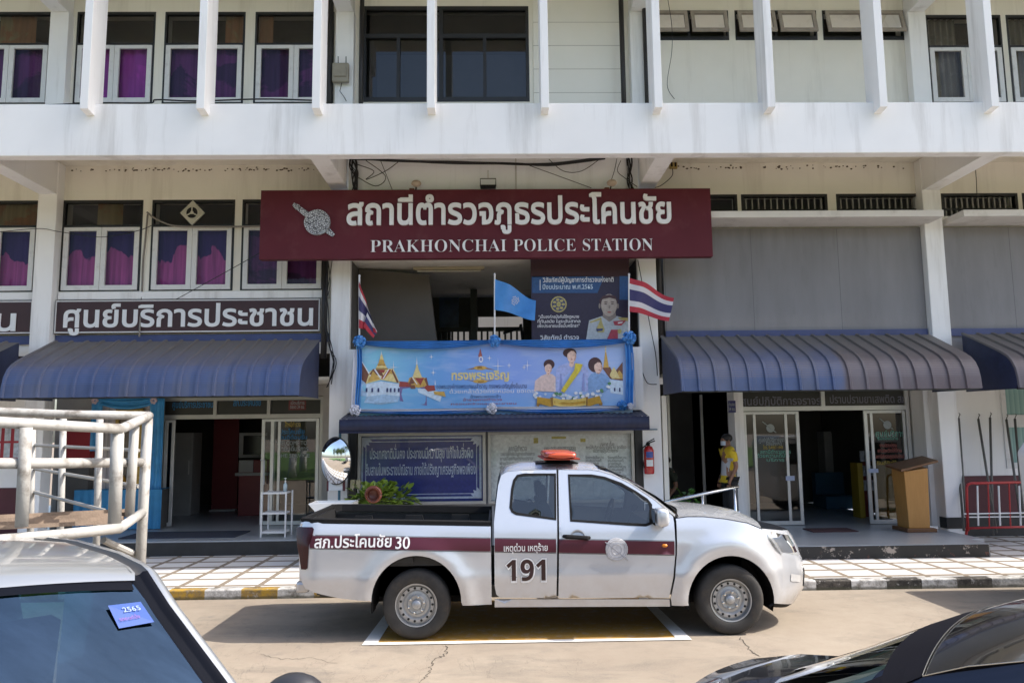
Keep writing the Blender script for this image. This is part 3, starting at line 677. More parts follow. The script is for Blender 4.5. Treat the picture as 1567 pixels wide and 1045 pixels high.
small_sign('service_sign', 'dark brown sign with white Thai lettering above the left blue awning', -7.58, -3.05, 'ศูนย์บริการประชาชน', at(97, 499, 13.2).x, at(479, 499, 13.2).x, at(288, 499, 13.2).z, .52)
small_sign('service_sign', 'dark brown sign ending in white Thai letters at the left edge beyond the column', -12.4, -7.97, 'เพื่อประชาชน', at(-300, 505, 13.2).x, at(24, 505, 13.2).x, at(0, 506, 13.2).z, .52)

# ------------------------------------------------------------------ awnings
def awn_mat(name, base, faded):
    m = NT(name); x, y, z = m.sep(); n = m.noise(1.6, 6, m.mp((1, 1, 1)), .65)
    c = m.mix(m.ramp(n, [(.3, 0.), (.7, 1.)]), sh(base, .8), sh(base, 1.25))
    if faded:
        cell = m.math('ADD', x, m.math('MULTIPLY', m.noise(2.1, 2, m.mp((1, .2, .2), (3, 0, 0))), 1.3))
        k = m.ramp(m.math('ADD', m.math('MULTIPLY', cell, .5), .07), [(.48, 0.), (.56, 1.)])
        c = m.mix(k, c, m.mix(n, lin((.075, .055, .062)), lin((.12, .09, .10))))
    wn_ = m.n('ShaderNodeTexWhiteNoise', noise_dimensions='1D'); m.set(wn_.inputs[1], m.math('FLOOR', m.math('DIVIDE', m.math('ADD', x, 30.02), .2615)))
    c = m.mix(m.math('MULTIPLY', wn_.outputs[0], .35), c, (.16, .16, .19, 1)); c = m.mix(m.ramp(m.noise(6, 7, m.mp((2.2, .35, .35), (1, 2, 3)), .72), [(.54, 0.), (.74, .6)]), c, (.14, .13, .125, 1))
    dust = m.ramp(m.math('ADD', z, m.math('MULTIPLY', m.noise(5, 6, None, .7), .22)), [(.42, 0.), (.95, .9)])
    c = m.mix(dust, c, (.15, .135, .12, 1))
    f = m.math('FRACT', m.math('DIVIDE', z, .028)); gro = m.math('MULTIPLY', m.math('LESS_THAN', f, .3), m.math('MULTIPLY', m.math('GREATER_THAN', z, .2), m.math('LESS_THAN', z, .48)))
    c = m.mix(m.math('MULTIPLY', gro, .8), c, sh(base, 1.45) if not faded else (.15, .135, .15, 1))
    m.P('Base Color', c).P('Roughness', .5); m.bump(m.math('MULTIPLY', gro, m.noise(30)), .25, .006); return m.mt
AW1 = awn_mat('blue_awning_sheet', (.048, .076, .175), False); AW3 = awn_mat('faded_brown_awning_sheet', (.085, .068, .078), False); AW2 = awn_mat('faded_blue_awning_sheet', (.045, .078, .185), True)
PROF = [(12.98, 3.6), (12.9, 3.575), (12.4, 3.36), (12.0, 3.185), (11.86, 3.11), (11.76, 3.02), (11.69, 2.90), (11.655, 2.76), (11.64, 2.60)]
SIDE = pm('navy_side_sheet', (.022, .03, .075), .5, .2, 6)
def awning(label, x0, x1, mat, prof=PROF):
    a = root('awning', label, 'awning', ((x0+x1)/2, 13.0, 2.6), 'blue metal awnings over the shop fronts')
    b = MB(); pitch = .256; n = max(1, round((x1-x0)/pitch)); dx = (x1-x0)/n
    for i in range(n):
        xa = x0+i*dx
        xs = [(xa, 0), (xa+.012, .028), (xa+.045, .028), (xa+.06, 0), (xa+dx, 0)]
        for (p, h), (q, h2) in zip(xs, xs[1:]):
            for j in range(len(prof)-1):
                (ya, za), (yb, zb) = prof[j], prof[j+1]
                def off(jj, hh):
                    d0 = Vector(prof[min(jj+1, len(prof)-1)])-Vector(prof[max(jj-1, 0)]); d0.normalize(); return prof[jj][0]+d0.y*hh, prof[jj][1]-d0.x*hh
                A, B, C, D = off(j, h), off(j, h2), off(j+1, h2), off(j+1, h)
                b.face([(p, A[0], A[1]), (p, D[0], D[1]), (q, C[0], C[1]), (q, B[0], B[1])])
    b.build('roof_sheet', mat, a, weld=True, auto=40)
    b = MB()
    for xx in (x0+.02, x1-.02):
        poly = prof+[(12.98, 2.62)]
        b.add([(xx, y, z-.01) for y, z in poly], [tuple(range(len(poly)))])
    b.build('side_panel', SIDE, a)
    b = MB(); b.box(x0+.02, x1-.02, 11.66, 11.70, 2.58, 2.63)
    for k in range(5): xx = x0+.1+(x1-x0-.2)*k/4; b.tube([(xx, 11.72, 2.62), (xx, 12.96, 3.0)], .02, 6)
    b.build('frame', BLACKF, a); return a
awning('long blue ribbed awning under the dark brown service sign', -7.43, -2.98, AW1)
awning('blue ribbed awning cut by the left edge beyond the column', -12.6, -8.0, AW1)
awning('ribbed awning fading from blue to brown over the right glass doors', 2.8, 7.45, AW2)
awning('faded brown ribbed awning cut by the right edge', 8.0, 12.7, AW3)
A = root('window_canopy', 'small navy corrugated canopy under the banner', 'canopy', (0, 12.9, 2.04))
NAVC = pm('navy_corrugated_sheet', (.008, .012, .042), .5, .2, 4)
b = MB(); b.grid(lambda u, v: (-2.5+4.93*u, 12.98-.70*v, 2.36-.12*v+.008*math.sin(u*330)), 220, 1); b.build('roof_sheet', pm('grey_navy_roof_sheet', (.05, .055, .085), .6, .2, 4), A, smooth=True)
b = MB(); b.grid(lambda u, v: (-2.5+4.93*u, 12.27+.0022*math.sin(u*330), 2.24-.205*v), 220, 1); b.build('valance', NAVC, A, smooth=True, solid=.004)
MB().tube([(-2.5, 12.27, 2.03), (2.43, 12.27, 2.03)], .012, 6).build('edge_trim', NAVC, A)

# ------------------------------------------------------------------ banner with drapes
BY = 12.70
def by(x, z): return BY+.012*math.sin(x*3.1+z*2)+.008*math.sin(x*7.3-z*4)+.01*math.cos(z*6)
bx0, bx1, bz0, bz1 = -2.33, 2.24, 2.29, 3.50
BN = root('banner', 'light blue printed banner with golden temples and three women framed by blue cloth', 'banner', (0, BY, bz0))
def ban_mat():
    m = NT('printed_banner_sky'); x, y, z = m.sep(); gx = m.math('DIVIDE', m.math('ADD', x, 2.3), 4.6)
    n = m.noise(1.4, 6, m.mp((1, 1, 1.4)), .6, .8)
    c = m.ramp(m.math('ADD', gx, m.math('MULTIPLY', m.math('SUBTRACT', n, .5), .35)), [(0., (.24, .56, .72, 1)), (.3, (.14, .34, .70, 1)), (.55, (.22, .34, .74, 1)), (.8, (.32, .43, .76, 1)), (1., (.36, .50, .78, 1))])
    c = m.mix(m.ramp(z, [(.1, .55), (.55, 0.)]), c, (.16, .42, .68, 1))
    c = m.mix(m.ramp(m.noise(2.3, 6, m.mp((.8, 1, 3), (0, 0, 0), (0, .5, 0))), [(.5, 0.), (.75, .5)]), c, (.50, .58, .80, 1))
    m.P('Base Color', c).P('Roughness', .45); return m.mt
b = MB(); b.grid(lambda u, v: (bx0+(bx1-bx0)*u, by(bx0+(bx1-bx0)*u, bz0+(bz1-bz0)*v), bz0+(bz1-bz0)*v), 60, 10)
b.build('printed_sheet', ban_mat(), BN, smooth=True)
def ink(name, c, rough=.5): return pm('ink_'+name, c, rough, .16, 22)
def bfn(dy0): return lambda x, z, dy=0: (x, by(x, z)-dy0+dy, z)
def deco(name, polys, dy=.004, parent=BN):
    """printed motifs: list of (colour material, outline in photo pixels)"""
    ms = []; b = MB()
    for i, (mt, poly) in enumerate(polys):
        if mt not in ms: ms.append(mt)
        b.mat(ms.index(mt)); pts = [at(px, py, BY) for px, py in poly]
        b.add([(p.x, by(p.x, p.z)-dy-.0004*i, p.z) for p in pts], [tuple(range(len(pts)))])
    return b.build(name, ms, parent)
def pz(ox, oy, k, pts): return [(ox+x/k, oy+y/k) for x, y in pts]
G1, G2, G3, RR, RB = ink('gold', (.55, .34, .08)), ink('pale_gold', (.68, .56, .25)), ink('dark_gold', (.28, .15, .03)), ink('roof_red', (.30, .05, .04)), ink('roof_brown', (.18, .07, .04))
WB, WB2, INKD, INKW, PUR = ink('temple_white', (.55, .66, .78)), ink('temple_shade', (.36, .52, .70)), ink('dark_blue', (.03, .04, .14)), ink('white', (.75, .75, .78)), ink('plum', (.18, .14, .32))
z4 = lambda pts: pz(540, 500, 6.968, pts)
T1 = [(WB2, z4([(88, 560), (160, 560), (160, 740), (88, 740)])), (WB, z4([(145, 610), (300, 580), (500, 610), (500, 740), (330, 720), (150, 745)])), (WB2, z4([(150, 745), (330, 720), (500, 740), (480, 800), (300, 830), (120, 810)])),
      (RB, z4([(88, 370), (190, 520), (150, 610), (88, 560)])), (INKW, z4([(88, 365), (100, 370), (195, 520), (185, 530)])), (RR, z4([(88, 470), (190, 560), (180, 575), (88, 510)])),
      (G2, z4([(140, 610), (180, 480), (220, 450), (430, 445), (500, 600), (300, 565)])), (RB, z4([(175, 510), (215, 450), (300, 450), (330, 545), (300, 520)])), (G1, z4([(160, 590), (215, 470), (290, 560)])), (INKW, z4([(225, 455), (240, 450), (305, 545), (295, 553)])),
      (G1, z4([(330, 545), (405, 460), (460, 560), (450, 590), (380, 575)])), (RR, z4([(300, 550), (375, 455), (410, 455), (330, 560)])), (INKW, z4([(318, 552), (375, 455), (386, 455), (330, 555)])), (RB, z4([(420, 450), (490, 590), (470, 600), (410, 470)])),
      (G2, z4([(240, 455), (270, 390), (340, 390), (375, 455)])), (G1, z4([(265, 420), (285, 345), (325, 345), (350, 420)])), (RR, z4([(275, 480), (300, 455), (345, 460), (330, 490)])), (G2, z4([(285, 350), (300, 290), (312, 290), (328, 350)])), (INKW, z4([(298, 300), (304, 250), (310, 300)])),
      (G3, z4([(250, 440), (370, 440), (375, 452), (245, 452)])), (G3, z4([(265, 400), (345, 400), (348, 408), (262, 408)]))]
for x in (150, 210, 275, 368, 405, 447, 490): T1.append((INKD, z4([(x-9, 655), (x+9, 653), (x+9, 695), (x-9, 697)])))
T2 = [(PUR, z4([(500, 640), (780, 640), (790, 840), (500, 790)])), (WB, z4([(690, 660), (790, 660), (960, 700), (930, 800), (700, 700)])), (RR, z4([(490, 580), (600, 590), (640, 640), (490, 640)])), (G1, z4([(580, 630), (600, 545), (650, 525), (780, 545), (810, 630), (700, 650)])), (RB, z4([(590, 620), (625, 535), (660, 600)])), (INKW, z4([(628, 535), (636, 533), (690, 610), (682, 616)])),
      (RR, z4([(660, 545), (760, 545), (720, 625)])), (RB, z4([(760, 560), (785, 540), (808, 625), (790, 632)])), (G2, z4([(635, 540), (660, 460), (705, 460), (740, 545)])), (G2, z4([(663, 462), (676, 400), (688, 400), (702, 462)])), (INKW, z4([(676, 402), (681, 310), (687, 402)])), (RR, z4([(760, 650), (780, 625), (870, 625), (880, 680), (800, 690)])), (G1, z4([(860, 690), (975, 690), (990, 745), (870, 720)])), (INKW, z4([(872, 620), (877, 560), (882, 620)])), (RB, z4([(600, 625), (660, 620), (670, 660), (620, 660)]))]
deco('temple_print', T1); deco('temple_print', T2)
z5 = lambda pts: pz(750, 500, 6.529, pts)
SK, HAIR, LAV, LAV2, YSH, PNK, BLU, LIPS = ink('skin', (.74, .52, .44)), ink('hair', (.06, .025, .03)), ink('lavender_blouse', (.36, .42, .72)), ink('lavender_shade', (.24, .28, .56)), ink('yellow_sash', (.62, .50, .05)), ink('cream_pink', (.66, .50, .46)), ink('blue_blouse', (.20, .34, .60)), ink('lips', (.35, .05, .06))
def ell(cx, cy, rx, ry, n=18): return [(cx+rx*math.cos(2*math.pi*i/n), cy+ry*math.sin(2*math.pi*i/n)) for i in range(n)]
SKD = ink('skin_shade', (.55, .33, .27)); HRL = ink('hair_sheen', (.14, .07, .06))
def woman(name, cx, cy, s, hair, body, tilt=0, dy=.004):
    L = [(HAIR, z5(ell(*hair)))]+body+[(SK, z5([(cx-.3*s, cy+.6*s), (cx+.3*s, cy+.6*s), (cx+.42*s, cy+1.5*s), (cx, cy+1.8*s), (cx-.42*s, cy+1.5*s)])), (SK, z5(ell(cx, cy, .72*s, s)))]
    for d in (-.3, .3): L += [(HAIR, z5(ell(cx+(d+tilt)*s, cy-.08*s, .11*s, .05*s, 8))), (SKD, z5(ell(cx+(d+tilt)*s, cy-.26*s, .16*s, .03*s, 8)))]
    L += [(LIPS, z5(ell(cx+tilt*s, cy+.5*s, .17*s, .07*s, 8))), (SKD, z5(ell(cx+tilt*s, cy+.24*s, .08*s, .05*s, 8))), (HAIR, z5([(hair[0]-hair[2]*.9, hair[1]), (hair[0]-hair[2]*.6, hair[1]-hair[3]*.75), (hair[0]+hair[2]*.5, hair[1]-hair[3]*.8), (hair[0]+hair[2]*.92, hair[1]), (cx+.66*s, cy-.5*s), (cx+.3*s, cy-.84*s), (cx-.1*s, cy-.88*s), (cx-.62*s, cy-.5*s)])), (SKD, z5([(cx+.45*s, cy-.6*s), (cx+.72*s, cy-.1*s), (cx+.6*s, cy+.55*s), (cx+.2*s, cy+.95*s), (cx+.42*s, cy+.4*s), (cx+.5*s, cy-.1*s)])), (SKD, z5([(cx-.3*s, cy+.95*s), (cx+.3*s, cy+.9*s), (cx+.1*s, cy+1.2*s)]))]
    deco(name, L, dy)
deco('temple_print', [(G1, z5([(1130, 420), (1150, 250), (1160, 250), (1190, 420)])), (G2, z5([(1148, 260), (1154, 150), (1160, 260)])), (RB, z5([(1120, 410), (1200, 400), (1230, 470), (1325, 350), (1325, 540), (1200, 520)])), (G2, z5([(1180, 470), (1240, 400), (1300, 520), (1220, 520)])), (G1, z5([(1240, 520), (1320, 380), (1325, 520)])), (WB, z5([(1190, 530), (1325, 540), (1325, 680), (1200, 660)])), (INKD, z5([(1235, 610), (1250, 610), (1250, 645), (1235, 645)])), (INKD, z5([(1285, 610), (1300, 610), (1300, 650), (1285, 650)]))], .003)
woman('portrait_print', 582, 415, 50, (590, 375, 55, 50), [(PNK, z5([(440, 640), (450, 540), (510, 490), (560, 470), (620, 470), (655, 500), (655, 650)])), (SK, z5([(440, 640), (450, 545), (480, 520), (470, 600), (455, 650)])), (INKW, z5([(520, 500), (560, 560), (600, 600), (650, 560), (650, 640), (500, 640)]))])
woman('portrait_print', 815, 295, 62, (795, 262, 68, 46), [(LAV, z5([(655, 650), (660, 430), (690, 390), (770, 360), (860, 360), (950, 390), (980, 440), (975, 650)])), (LAV2, z5([(690, 640), (700, 470), (715, 470), (720, 640)])), (LAV2, z5([(915, 640), (925, 470), (940, 470), (945, 640)]))], 0, .0045)
deco('sash_print', [(YSH, z5([(850, 365), (925, 375), (900, 440), (740, 660), (705, 640), (840, 430)]))], .022)
woman('portrait_print', 1080, 405, 58, (1048, 380, 70, 75), [(BLU, z5([(985, 650), (975, 520), (1010, 470), (1060, 450), (1130, 470), (1190, 510), (1200, 600), (1150, 650)])), (LAV2, z5([(1060, 480), (1090, 560), (1120, 480)]))], .2, .005)
fl = []
for i in range(46):
    u = random.random(); x = 410+u*810; y = 690-120*max(0, (u-.75)/.25)**1.3+random.uniform(-32, 32); r_ = random.uniform(12, 24)
    fl.append((random.choice([INKW, INKW, ink('leaf', (.10, .25, .12)), WB]), z5(ell(x, y, r_, r_*.8, 8))))
GD, GL_ = ink('ribbon_gold', (.50, .28, .03)), ink('ribbon_light', (.68, .48, .12))
fl += [(GD, z5([(470, 700), (610, 720), (620, 805), (500, 770), (465, 785)])), (GD, z5([(970, 720), (1090, 690), (1120, 770), (1060, 770), (975, 800)])), (GL_, z5([(615, 705), (700, 725), (800, 728), (890, 720), (965, 702), (965, 780), (890, 797), (800, 802), (700, 795), (620, 780)])), (GD, z5([(640, 740), (800, 760), (950, 738), (950, 765), (800, 785), (640, 765)])), (G3, z5([(600, 705), (628, 705), (630, 800), (610, 805)])), (G3, z5([(955, 700), (975, 700), (972, 800), (955, 790)])), (G3, z5([(465, 760), (500, 765), (485, 800), (463, 790)])), (G3, z5([(1080, 765), (1120, 760), (1118, 785), (1090, 785)]))]
deco('flower_print', fl, .008)
# printed words
TXB = [('ทรงพระเจริญ', 691, 779, 581, .20, G2, .03), ('ขอพระองค์ทรงพระเกษมสำราญ ทรงพระเจริญยิ่งยืนนาน', 668, 806, 595, .105, INKD, 0), ('ด้วยเกล้าด้วยกระหม่อม ขอเดชะ', 688, 822, 602, .085, INKW, 0), ('ข้าพระพุทธเจ้า', 720, 766, 609, .065, INKD, 0), ('ข้าราชการตำรวจ', 709, 768, 613.8, .06, LIPS, 0), ('ครอบครัวและประชาชน', 690, 790, 619.6, .045, LIPS, 0)]
for s_, a, d, yb, h, mt, bo in TXB:
    p, q = at(a, yb, BY), at(d, yb, BY); letter(MB(), s_, p.x, q.x, p.z, h, BY, 0, 2, bo, bfn(.006)).build('lettering', mt, BN)
deco('crest_print', [(G1, ell(735, 563, 10, 3.2)), (G1, ell(735, 583.5, 11, 3)), (G3, [(712, 566), (735, 560), (758, 566), (735, 564)]), (G3, [(712, 581), (735, 586), (758, 581), (735, 583.5)]), (ink('crest_red', (.35, .10, .08)), [(735, 533), (738, 545), (735, 549), (732, 545)]), (INKW, ell(736, 550, 3.4, 4.5)), (LAV2, ell(736, 550, 2, 3))], .006)
st_ = []
for x, y, r_ in ((602, 562, 9), (660, 546, 4), (663, 570, 5), (762, 560, 11), (749, 548, 4), (802, 562, 4), (807, 559, 8), (779, 559, 4)):
    st_ += [(INKW, [(x-r_, y), (x, y-.5), (x+r_, y), (x, y+.5)]), (INKW, [(x, y-r_*1.2), (x+.5, y), (x, y+r_*1.2), (x-.5, y)]), (INKW, ell(x, y, 1.1, 1.1, 8))]
deco('star_print', st_, .009)
CLB = pm('light_blue_satin', (.06, .25, .62), .35, .12, 5); CLW = pm('white_satin', (.66, .66, .72), .4, .05, 5)
def swag(xa, xb, ztop, sag, w, y, mat, nf=4):
    def fn(u, v):
        x = xa+(xb-xa)*u; s = 4*u*(1-u); hh = w*(.45+.55*s)
        z = ztop-(sag*s*(.35+.65*v))-hh*v+.0
        return (x, y-.02-.022*math.sin(v*nf*math.pi*2+u*2.5)-.02*s*v, z)
    return MB().grid(fn, 40, 22).build('swag', mat, BN, smooth=True)
swag(-2.3, -.03, 3.535, .03, .115, BY-.03, CLB); swag(-.03, 2.24, 3.535, .03, .12, BY-.03, CLB)
swag(-2.3, -.03, 2.415, .02, .085, BY-.03, CLW, 3); swag(-.03, 2.2, 2.43, .02, .10, BY-.03, CLW, 3)
swag(-2.28, -.04, 2.375, .022, .035, BY-.055, CLB, 2); swag(-.02, 2.2, 2.385, .03, .04, BY-.055, CLB, 2)
for xx, w in ((-2.27, .085), (2.17, .13)):
    MB().grid(lambda u, v: (xx-.04+w*v+.012*math.sin(u*5), BY-.045-.025*math.sin(v*14+u*1.5), 3.45-1.06*u), 16, 20).build('side_drape', CLB, BN, smooth=True)
MB().grid(lambda u, v: (-2.385+.09*v-.03*(u-.5), BY-.03-.015*math.sin(v*9), 3.4-1.0*u), 10, 8).build('side_drape', CLW, BN, smooth=True)
MB().grid(lambda u, v: (2.245+.05*v, BY-.03-.015*math.sin(v*9), 3.3-.9*u), 10, 8).build('side_drape', CLW, BN, smooth=True)
def rosette(c, r, mat):
    b = MB()
    for k in range(70):
        t, p = random.uniform(0, 2*math.pi), math.asin(random.uniform(-1, 1)); d = Vector((math.cos(t)*math.cos(p), math.sin(t)*math.cos(p), math.sin(p)))
        if d.y > .5: continue
        a = d.cross(Vector((.3, .5, .8))).normalized(); e = d.cross(a); o = Vector(c)+d*r*.78; w = r*random.uniform(.22, .36); a2 = a*math.cos(k)+e*math.sin(k); e2 = d.cross(a2)
        b.add([o-a2*w, o-a2*w*.5+d*w*.9+e2*w*.3, o+a2*w*.5+d*w*.9-e2*w*.2, o+a2*w, o+e2*w*.9+d*w*.2, o-e2*w*.9+d*w*.2], [(0, 1, 2, 3), (0, 3, 4), (0, 5, 3), (1, 4, 2), (0, 4, 1), (3, 2, 4)])
    b.ball(c, r*.75, 10, 6); return b.build('rosette', mat, BN)
for px, py, r_, mt in ((550, 523, .105, CLB), (757, 522, .10, CLB), (963, 517, .115, CLB), (952, 620, .085, CLB), (543, 628, .095, CLW), (752, 625, .09, CLW), (965, 622, .06, CLW)):
    c = at(px, py, BY-.08); rosette((c.x, c.y, c.z), r_, mt)

# ------------------------------------------------------------------ flags on the banner rail
FR, FW, FB_ = plain('flag_red', (.42, .03, .05), .7), plain('flag_white', (.62, .60, .62), .7), plain('flag_blue', (.045, .04, .13), .7)
POLEW = plain('white_pole_plastic', (.72, .72, .72), .4)
def flag(label, px, top, bot, cloth):
    a, d = at(px, top, BY-.02), at(px+ (0), bot, BY-.02); f = root('flag', label, 'flag', (d.x, d.y, d.z), 'flags on the banner rail')
    MB().tube([d, a], .014, 8).ball(a, .02, 8, 6).build('pole', POLEW, f)
    return f
def cloth(f, corner, stripes, wav, name='cloth', nu=24):
    """corner: photo-pixel outline hoist-top, fly-top, fly-bottom, hoist-bottom"""
    A, B, C, D = [at(x, y, BY-.03) for x, y in corner]; b = MB(); ms = []
    tot = sum(s for s, _ in stripes); v0 = 0
    for s, mt in stripes:
        if mt not in ms: ms.append(mt)
        b.mat(ms.index(mt)); va, vb = v0/tot, (v0+s)/tot; v0 += s
        def fn(u, v):
            w = va+(vb-va)*v; p = A.lerp(B, u).lerp(D.lerp(C, u), w); k = u*wav
            return (p.x, p.y-.07*math.sin(u*6.5+w*1.5)*min(1, u*3), p.z+k*math.sin(u*5.5))
        b.grid(fn, nu, 4)
    return b.build(name, ms, f, smooth=True)
ST = [(1, FR), (1, FW), (2, FB_), (1, FW), (1, FR)]
f = flag('striped red, white and blue flag flying out at the banner right end', 962.5, 420, 512, None); cloth(f, [(963, 425), (1031, 453), (1022, 489), (963, 477)], ST, .05)
f = flag('light blue flag with a silver emblem above the banner middle', 757, 420, 517, None); cloth(f, [(757, 427), (820, 457), (818, 488), (756, 474)], [(1, CLB)], .05)
c = at(788, 460, BY-.12); e = MB(); SILV = plain('silver_print', (.5, .5, .58), .4)
for k in range(14): t = k*2.4; rr = .012+.0045*k; e.tube([(c.x+rr*math.cos(t), c.y+.005, c.z+rr*1.2*math.sin(t)), (c.x+rr*math.cos(t+1), c.y+.005, c.z+rr*1.2*math.sin(t+1))], .006, 5)
e.build('emblem', SILV, f)
f = flag('drooping striped flag folded against its pole at the banner left end', 550, 422, 515, None)
cloth(f, [(549, 428), (563, 470), (578, 510), (549, 502)], [(1, FR), (1.2, FW), (2, FB_), (1.2, FW), (1.2, FR)], .01)
b = MB(); ms = [FB_, FR, FW]
A, B, C, D = [at(x, y, BY-.06) for x, y in ((562, 478), (577, 507), (571, 517), (556, 500))]
b.mat(2).grid(lambda u, v: tuple(A.lerp(D, v*.25).lerp(B.lerp(C, v*.25), u)-Vector((0, .02*math.sin(u*5), 0))), 8, 2); b.mat(0).grid(lambda u, v: tuple(A.lerp(D, .25+v*.4).lerp(B.lerp(C, .25+v*.4), u)-Vector((0, .02*math.sin(u*5), 0))), 8, 2); b.mat(1).grid(lambda u, v: tuple(A.lerp(D, .65+v*.35).lerp(B.lerp(C, .65+v*.35), u)-Vector((0, .02*math.sin(u*5), 0))), 8, 2)
b.build('cloth', ms, f, smooth=True)

# ------------------------------------------------------------------ poster of an officer on the landing
PY = 13.02; P0, P1 = at(812, 395, PY), at(966, 530, PY)
PO = root('poster', 'navy poster of a uniformed officer below a plain maroon panel', 'poster', ((P0.x+P1.x)/2, PY, 3.3))
MB().box(P0.x, P1.x, PY+.002, PY+.03, 3.2, at(850, 424, PY).z).build('sheet', ink('poster_navy', (.022, .016, .045), .5), PO)
MB().box(P0.x, P1.x, PY-.002, PY+.03, at(850, 424, PY).z+.003, 5.0).build('top_panel', pm('deep_maroon_panel', (.035, .007, .01), .6), PO)
def pdec(name, polys, dy=.002):
    b = MB(); ms = []
    for i, (mt, poly) in enumerate(polys):
        if mt not in ms: ms.append(mt)
        b.mat(ms.index(mt)); b.add([(p.x, PY-dy-.0006*i, p.z) for p in (at(x, y, PY) for x, y in poly)], [tuple(range(len(poly)))])
    return b.build(name, ms, PO)
z7 = lambda pts: pz(780, 250, 3.87, pts)
PBL = ink('poster_blue', (.02, .075, .21)); pdec('header', [(PBL, z7([(132, 668), (560, 668), (520, 768), (132, 768)])), (PBL, z7([(650, 668), (712, 668), (712, 808), (650, 808)])), (INKW, z7([(178, 690), (182, 690), (182, 752), (178, 752)]))])
UW_, GRYF, GRYS = ink('uniform_white', (.42, .46, .50)), ink('face_grey', (.42, .36, .31)), ink('face_shadow', (.25, .21, .19))
RED_ = ink('medal_red', (.36, .04, .07)); GLD = ink('braid_gold', (.42, .36, .13))
pdec('portrait_print', [(UW_, z7([(452, 1045), (470, 930), (545, 905), (640, 905), (705, 925), (712, 1045)])), (GLD, z7([(470, 940), (540, 912), (545, 925), (480, 945)])), (GLD, z7([(640, 912), (700, 915), (700, 935), (650, 925)])), (GRYS, z7([(555, 870), (625, 870), (630, 910), (590, 940), (550, 910)])), (GRYF, z7(ell(588, 840, 47, 66))), (HAIR, z7([(536, 850), (530, 810), (552, 785), (590, 778), (625, 785), (640, 815), (636, 850), (631, 806), (590, 796), (545, 806)])), (GRYS, z7(ell(532, 845, 6, 16))), (GRYS, z7(ell(640, 845, 6, 16))),
    (HAIR, z7(ell(568, 832, 9, 3, 8))), (HAIR, z7(ell(608, 832, 9, 3, 8))), (HAIR, z7(ell(568, 822, 12, 2.5, 8))), (HAIR, z7(ell(608, 822, 12, 2.5, 8))), (GRYS, z7(ell(590, 852, 5, 10, 8))), (LIPS, z7(ell(589, 882, 13, 3.5, 8))),
    (RED_, z7([(612, 935), (690, 930), (660, 962), (620, 958)])), (INKW, z7([(640, 942), (670, 938), (665, 946), (640, 950)])), (GLD, z7([(515, 975), (540, 920), (560, 980), (560, 1000), (520, 1000)])), (INKD, z7([(512, 980), (552, 978), (548, 992), (515, 995)])), (RED_, z7([(575, 1045), (600, 985), (640, 985), (640, 1045)])), (GLD, z7(ell(650, 995, 12, 14)))], .003)
pdec('crest', [(GLD, z7(ell(290, 835, 48, 48))), (INKD, z7(ell(290, 835, 40, 40)))]+[(GLD, z7(ell(290+27*math.cos(t), 835+27*math.sin(t), 11, 8, 9))) for t in (0, .9, 1.8, 2.7, 3.6, 4.5, 5.4)]+[(GLD, z7(ell(290, 835, 13, 16)))], .003)
for s_, a, d, yb, h, mt in (('วิสัยทัศน์ผู้บัญชาการตำรวจแห่งชาติ', 195, 615, 705, .115, INKW), ('ปีงบประมาณ พ.ศ.2565', 195, 492, 746, .115, WB), ('“เป็นองค์กรบังคับใช้กฎหมาย', 170, 410, 918, .075, INKW), ('ที่ทันสมัย ในระดับสากล', 165, 418, 945, .075, INKW), ('เพื่อประชาชนเชื่อมั่นศรัทธา”', 165, 415, 972, .075, INKW), ('วิสัยทัศน์ ตำรวจ', 180, 410, 1044, .1, INKW)):
    p, q = at(780+a/3.87, 250+yb/3.87, PY), at(780+d/3.87, 250+yb/3.87, PY); letter(MB(), s_, p.x, q.x, p.z, h, PY-.006, 0, 2, .012).build('lettering', mt, PO)

# ------------------------------------------------------------------ boards behind the centre windows
NB = root('navy_notice_board', 'navy board with pale border and two lines of Thai lettering behind the left window', 'notice board', (-1.28, 13.27, .82))
NY = 13.25; p, q = at(553, 669, NY), at(737, 762, NY); NX0, NX1, NZ1, NZ0 = p.x, q.x, p.z, q.z
MB().box(-2.36, -.2, NY, NY+.03, .82, 2.02).build('board', ink('board_navy', (.03, .042, .24), .35), NB)
PAL = ink('pale_blue_print', (.62, .68, .82), .5)
b = MB(); t = .03
for o, t in ((0, .035), (.075, .012)):
    b.box(NX0+o, NX1-o, NY-.004, NY-.001, NZ1-o-t, NZ1-o).box(NX0+o, NX1-o, NY-.004, NY-.001, NZ0+o, NZ0+o+t).box(NX0+o, NX0+o+t, NY-.004, NY-.001, NZ0+o+t, NZ1-o-t).box(NX1-o-t, NX1-o, NY-.004, NY-.001, NZ0+o+t, NZ1-o-t)
b.build('border_line', PAL, NB)
b = MB()
for cx, cz, s1, s2 in ((NX0, NZ1, 1, -1), (NX1, NZ1, -1, -1), (NX1, NZ0, -1, 1), (NX0, NZ0, 1, 1)):
    for k in range(3):
        t = R(15+k*30); d = Vector((math.cos(t)*s1, 0, math.sin(t)*s2)); n = Vector((-d.z, 0, d.x)); o = Vector((cx+.03*s1, NY-.006-.0007*k, cz+.03*s2))
        b.add([o, o+d*.09+n*.035, o+d*.16, o+d*.09-n*.035], [(0, 1, 2, 3)])
b.build('corner_ornament', PAL, NB)
for s_, a, d, yb in (('ประเทศชาติมั่นคง ประชาชนมีความสุข แก้ไขในสิ่งผิด', 566, 724, 702), ('สืบสานในพระราชปณิธาน ภายใต้ปรัชญาเศรษฐกิจพอเพียง', 559, 728, 727)):
    p, q = at(a, yb, NY), at(d, yb, NY); letter(MB(), s_, p.x, q.x, p.z, .24, NY-.004, 0, 3, .014).build('lettering', PAL, NB)
WBD = root('white_notice_board', 'white notice board filled with small black Thai text behind the right window', 'notice board', (1.08, 13.27, .82))
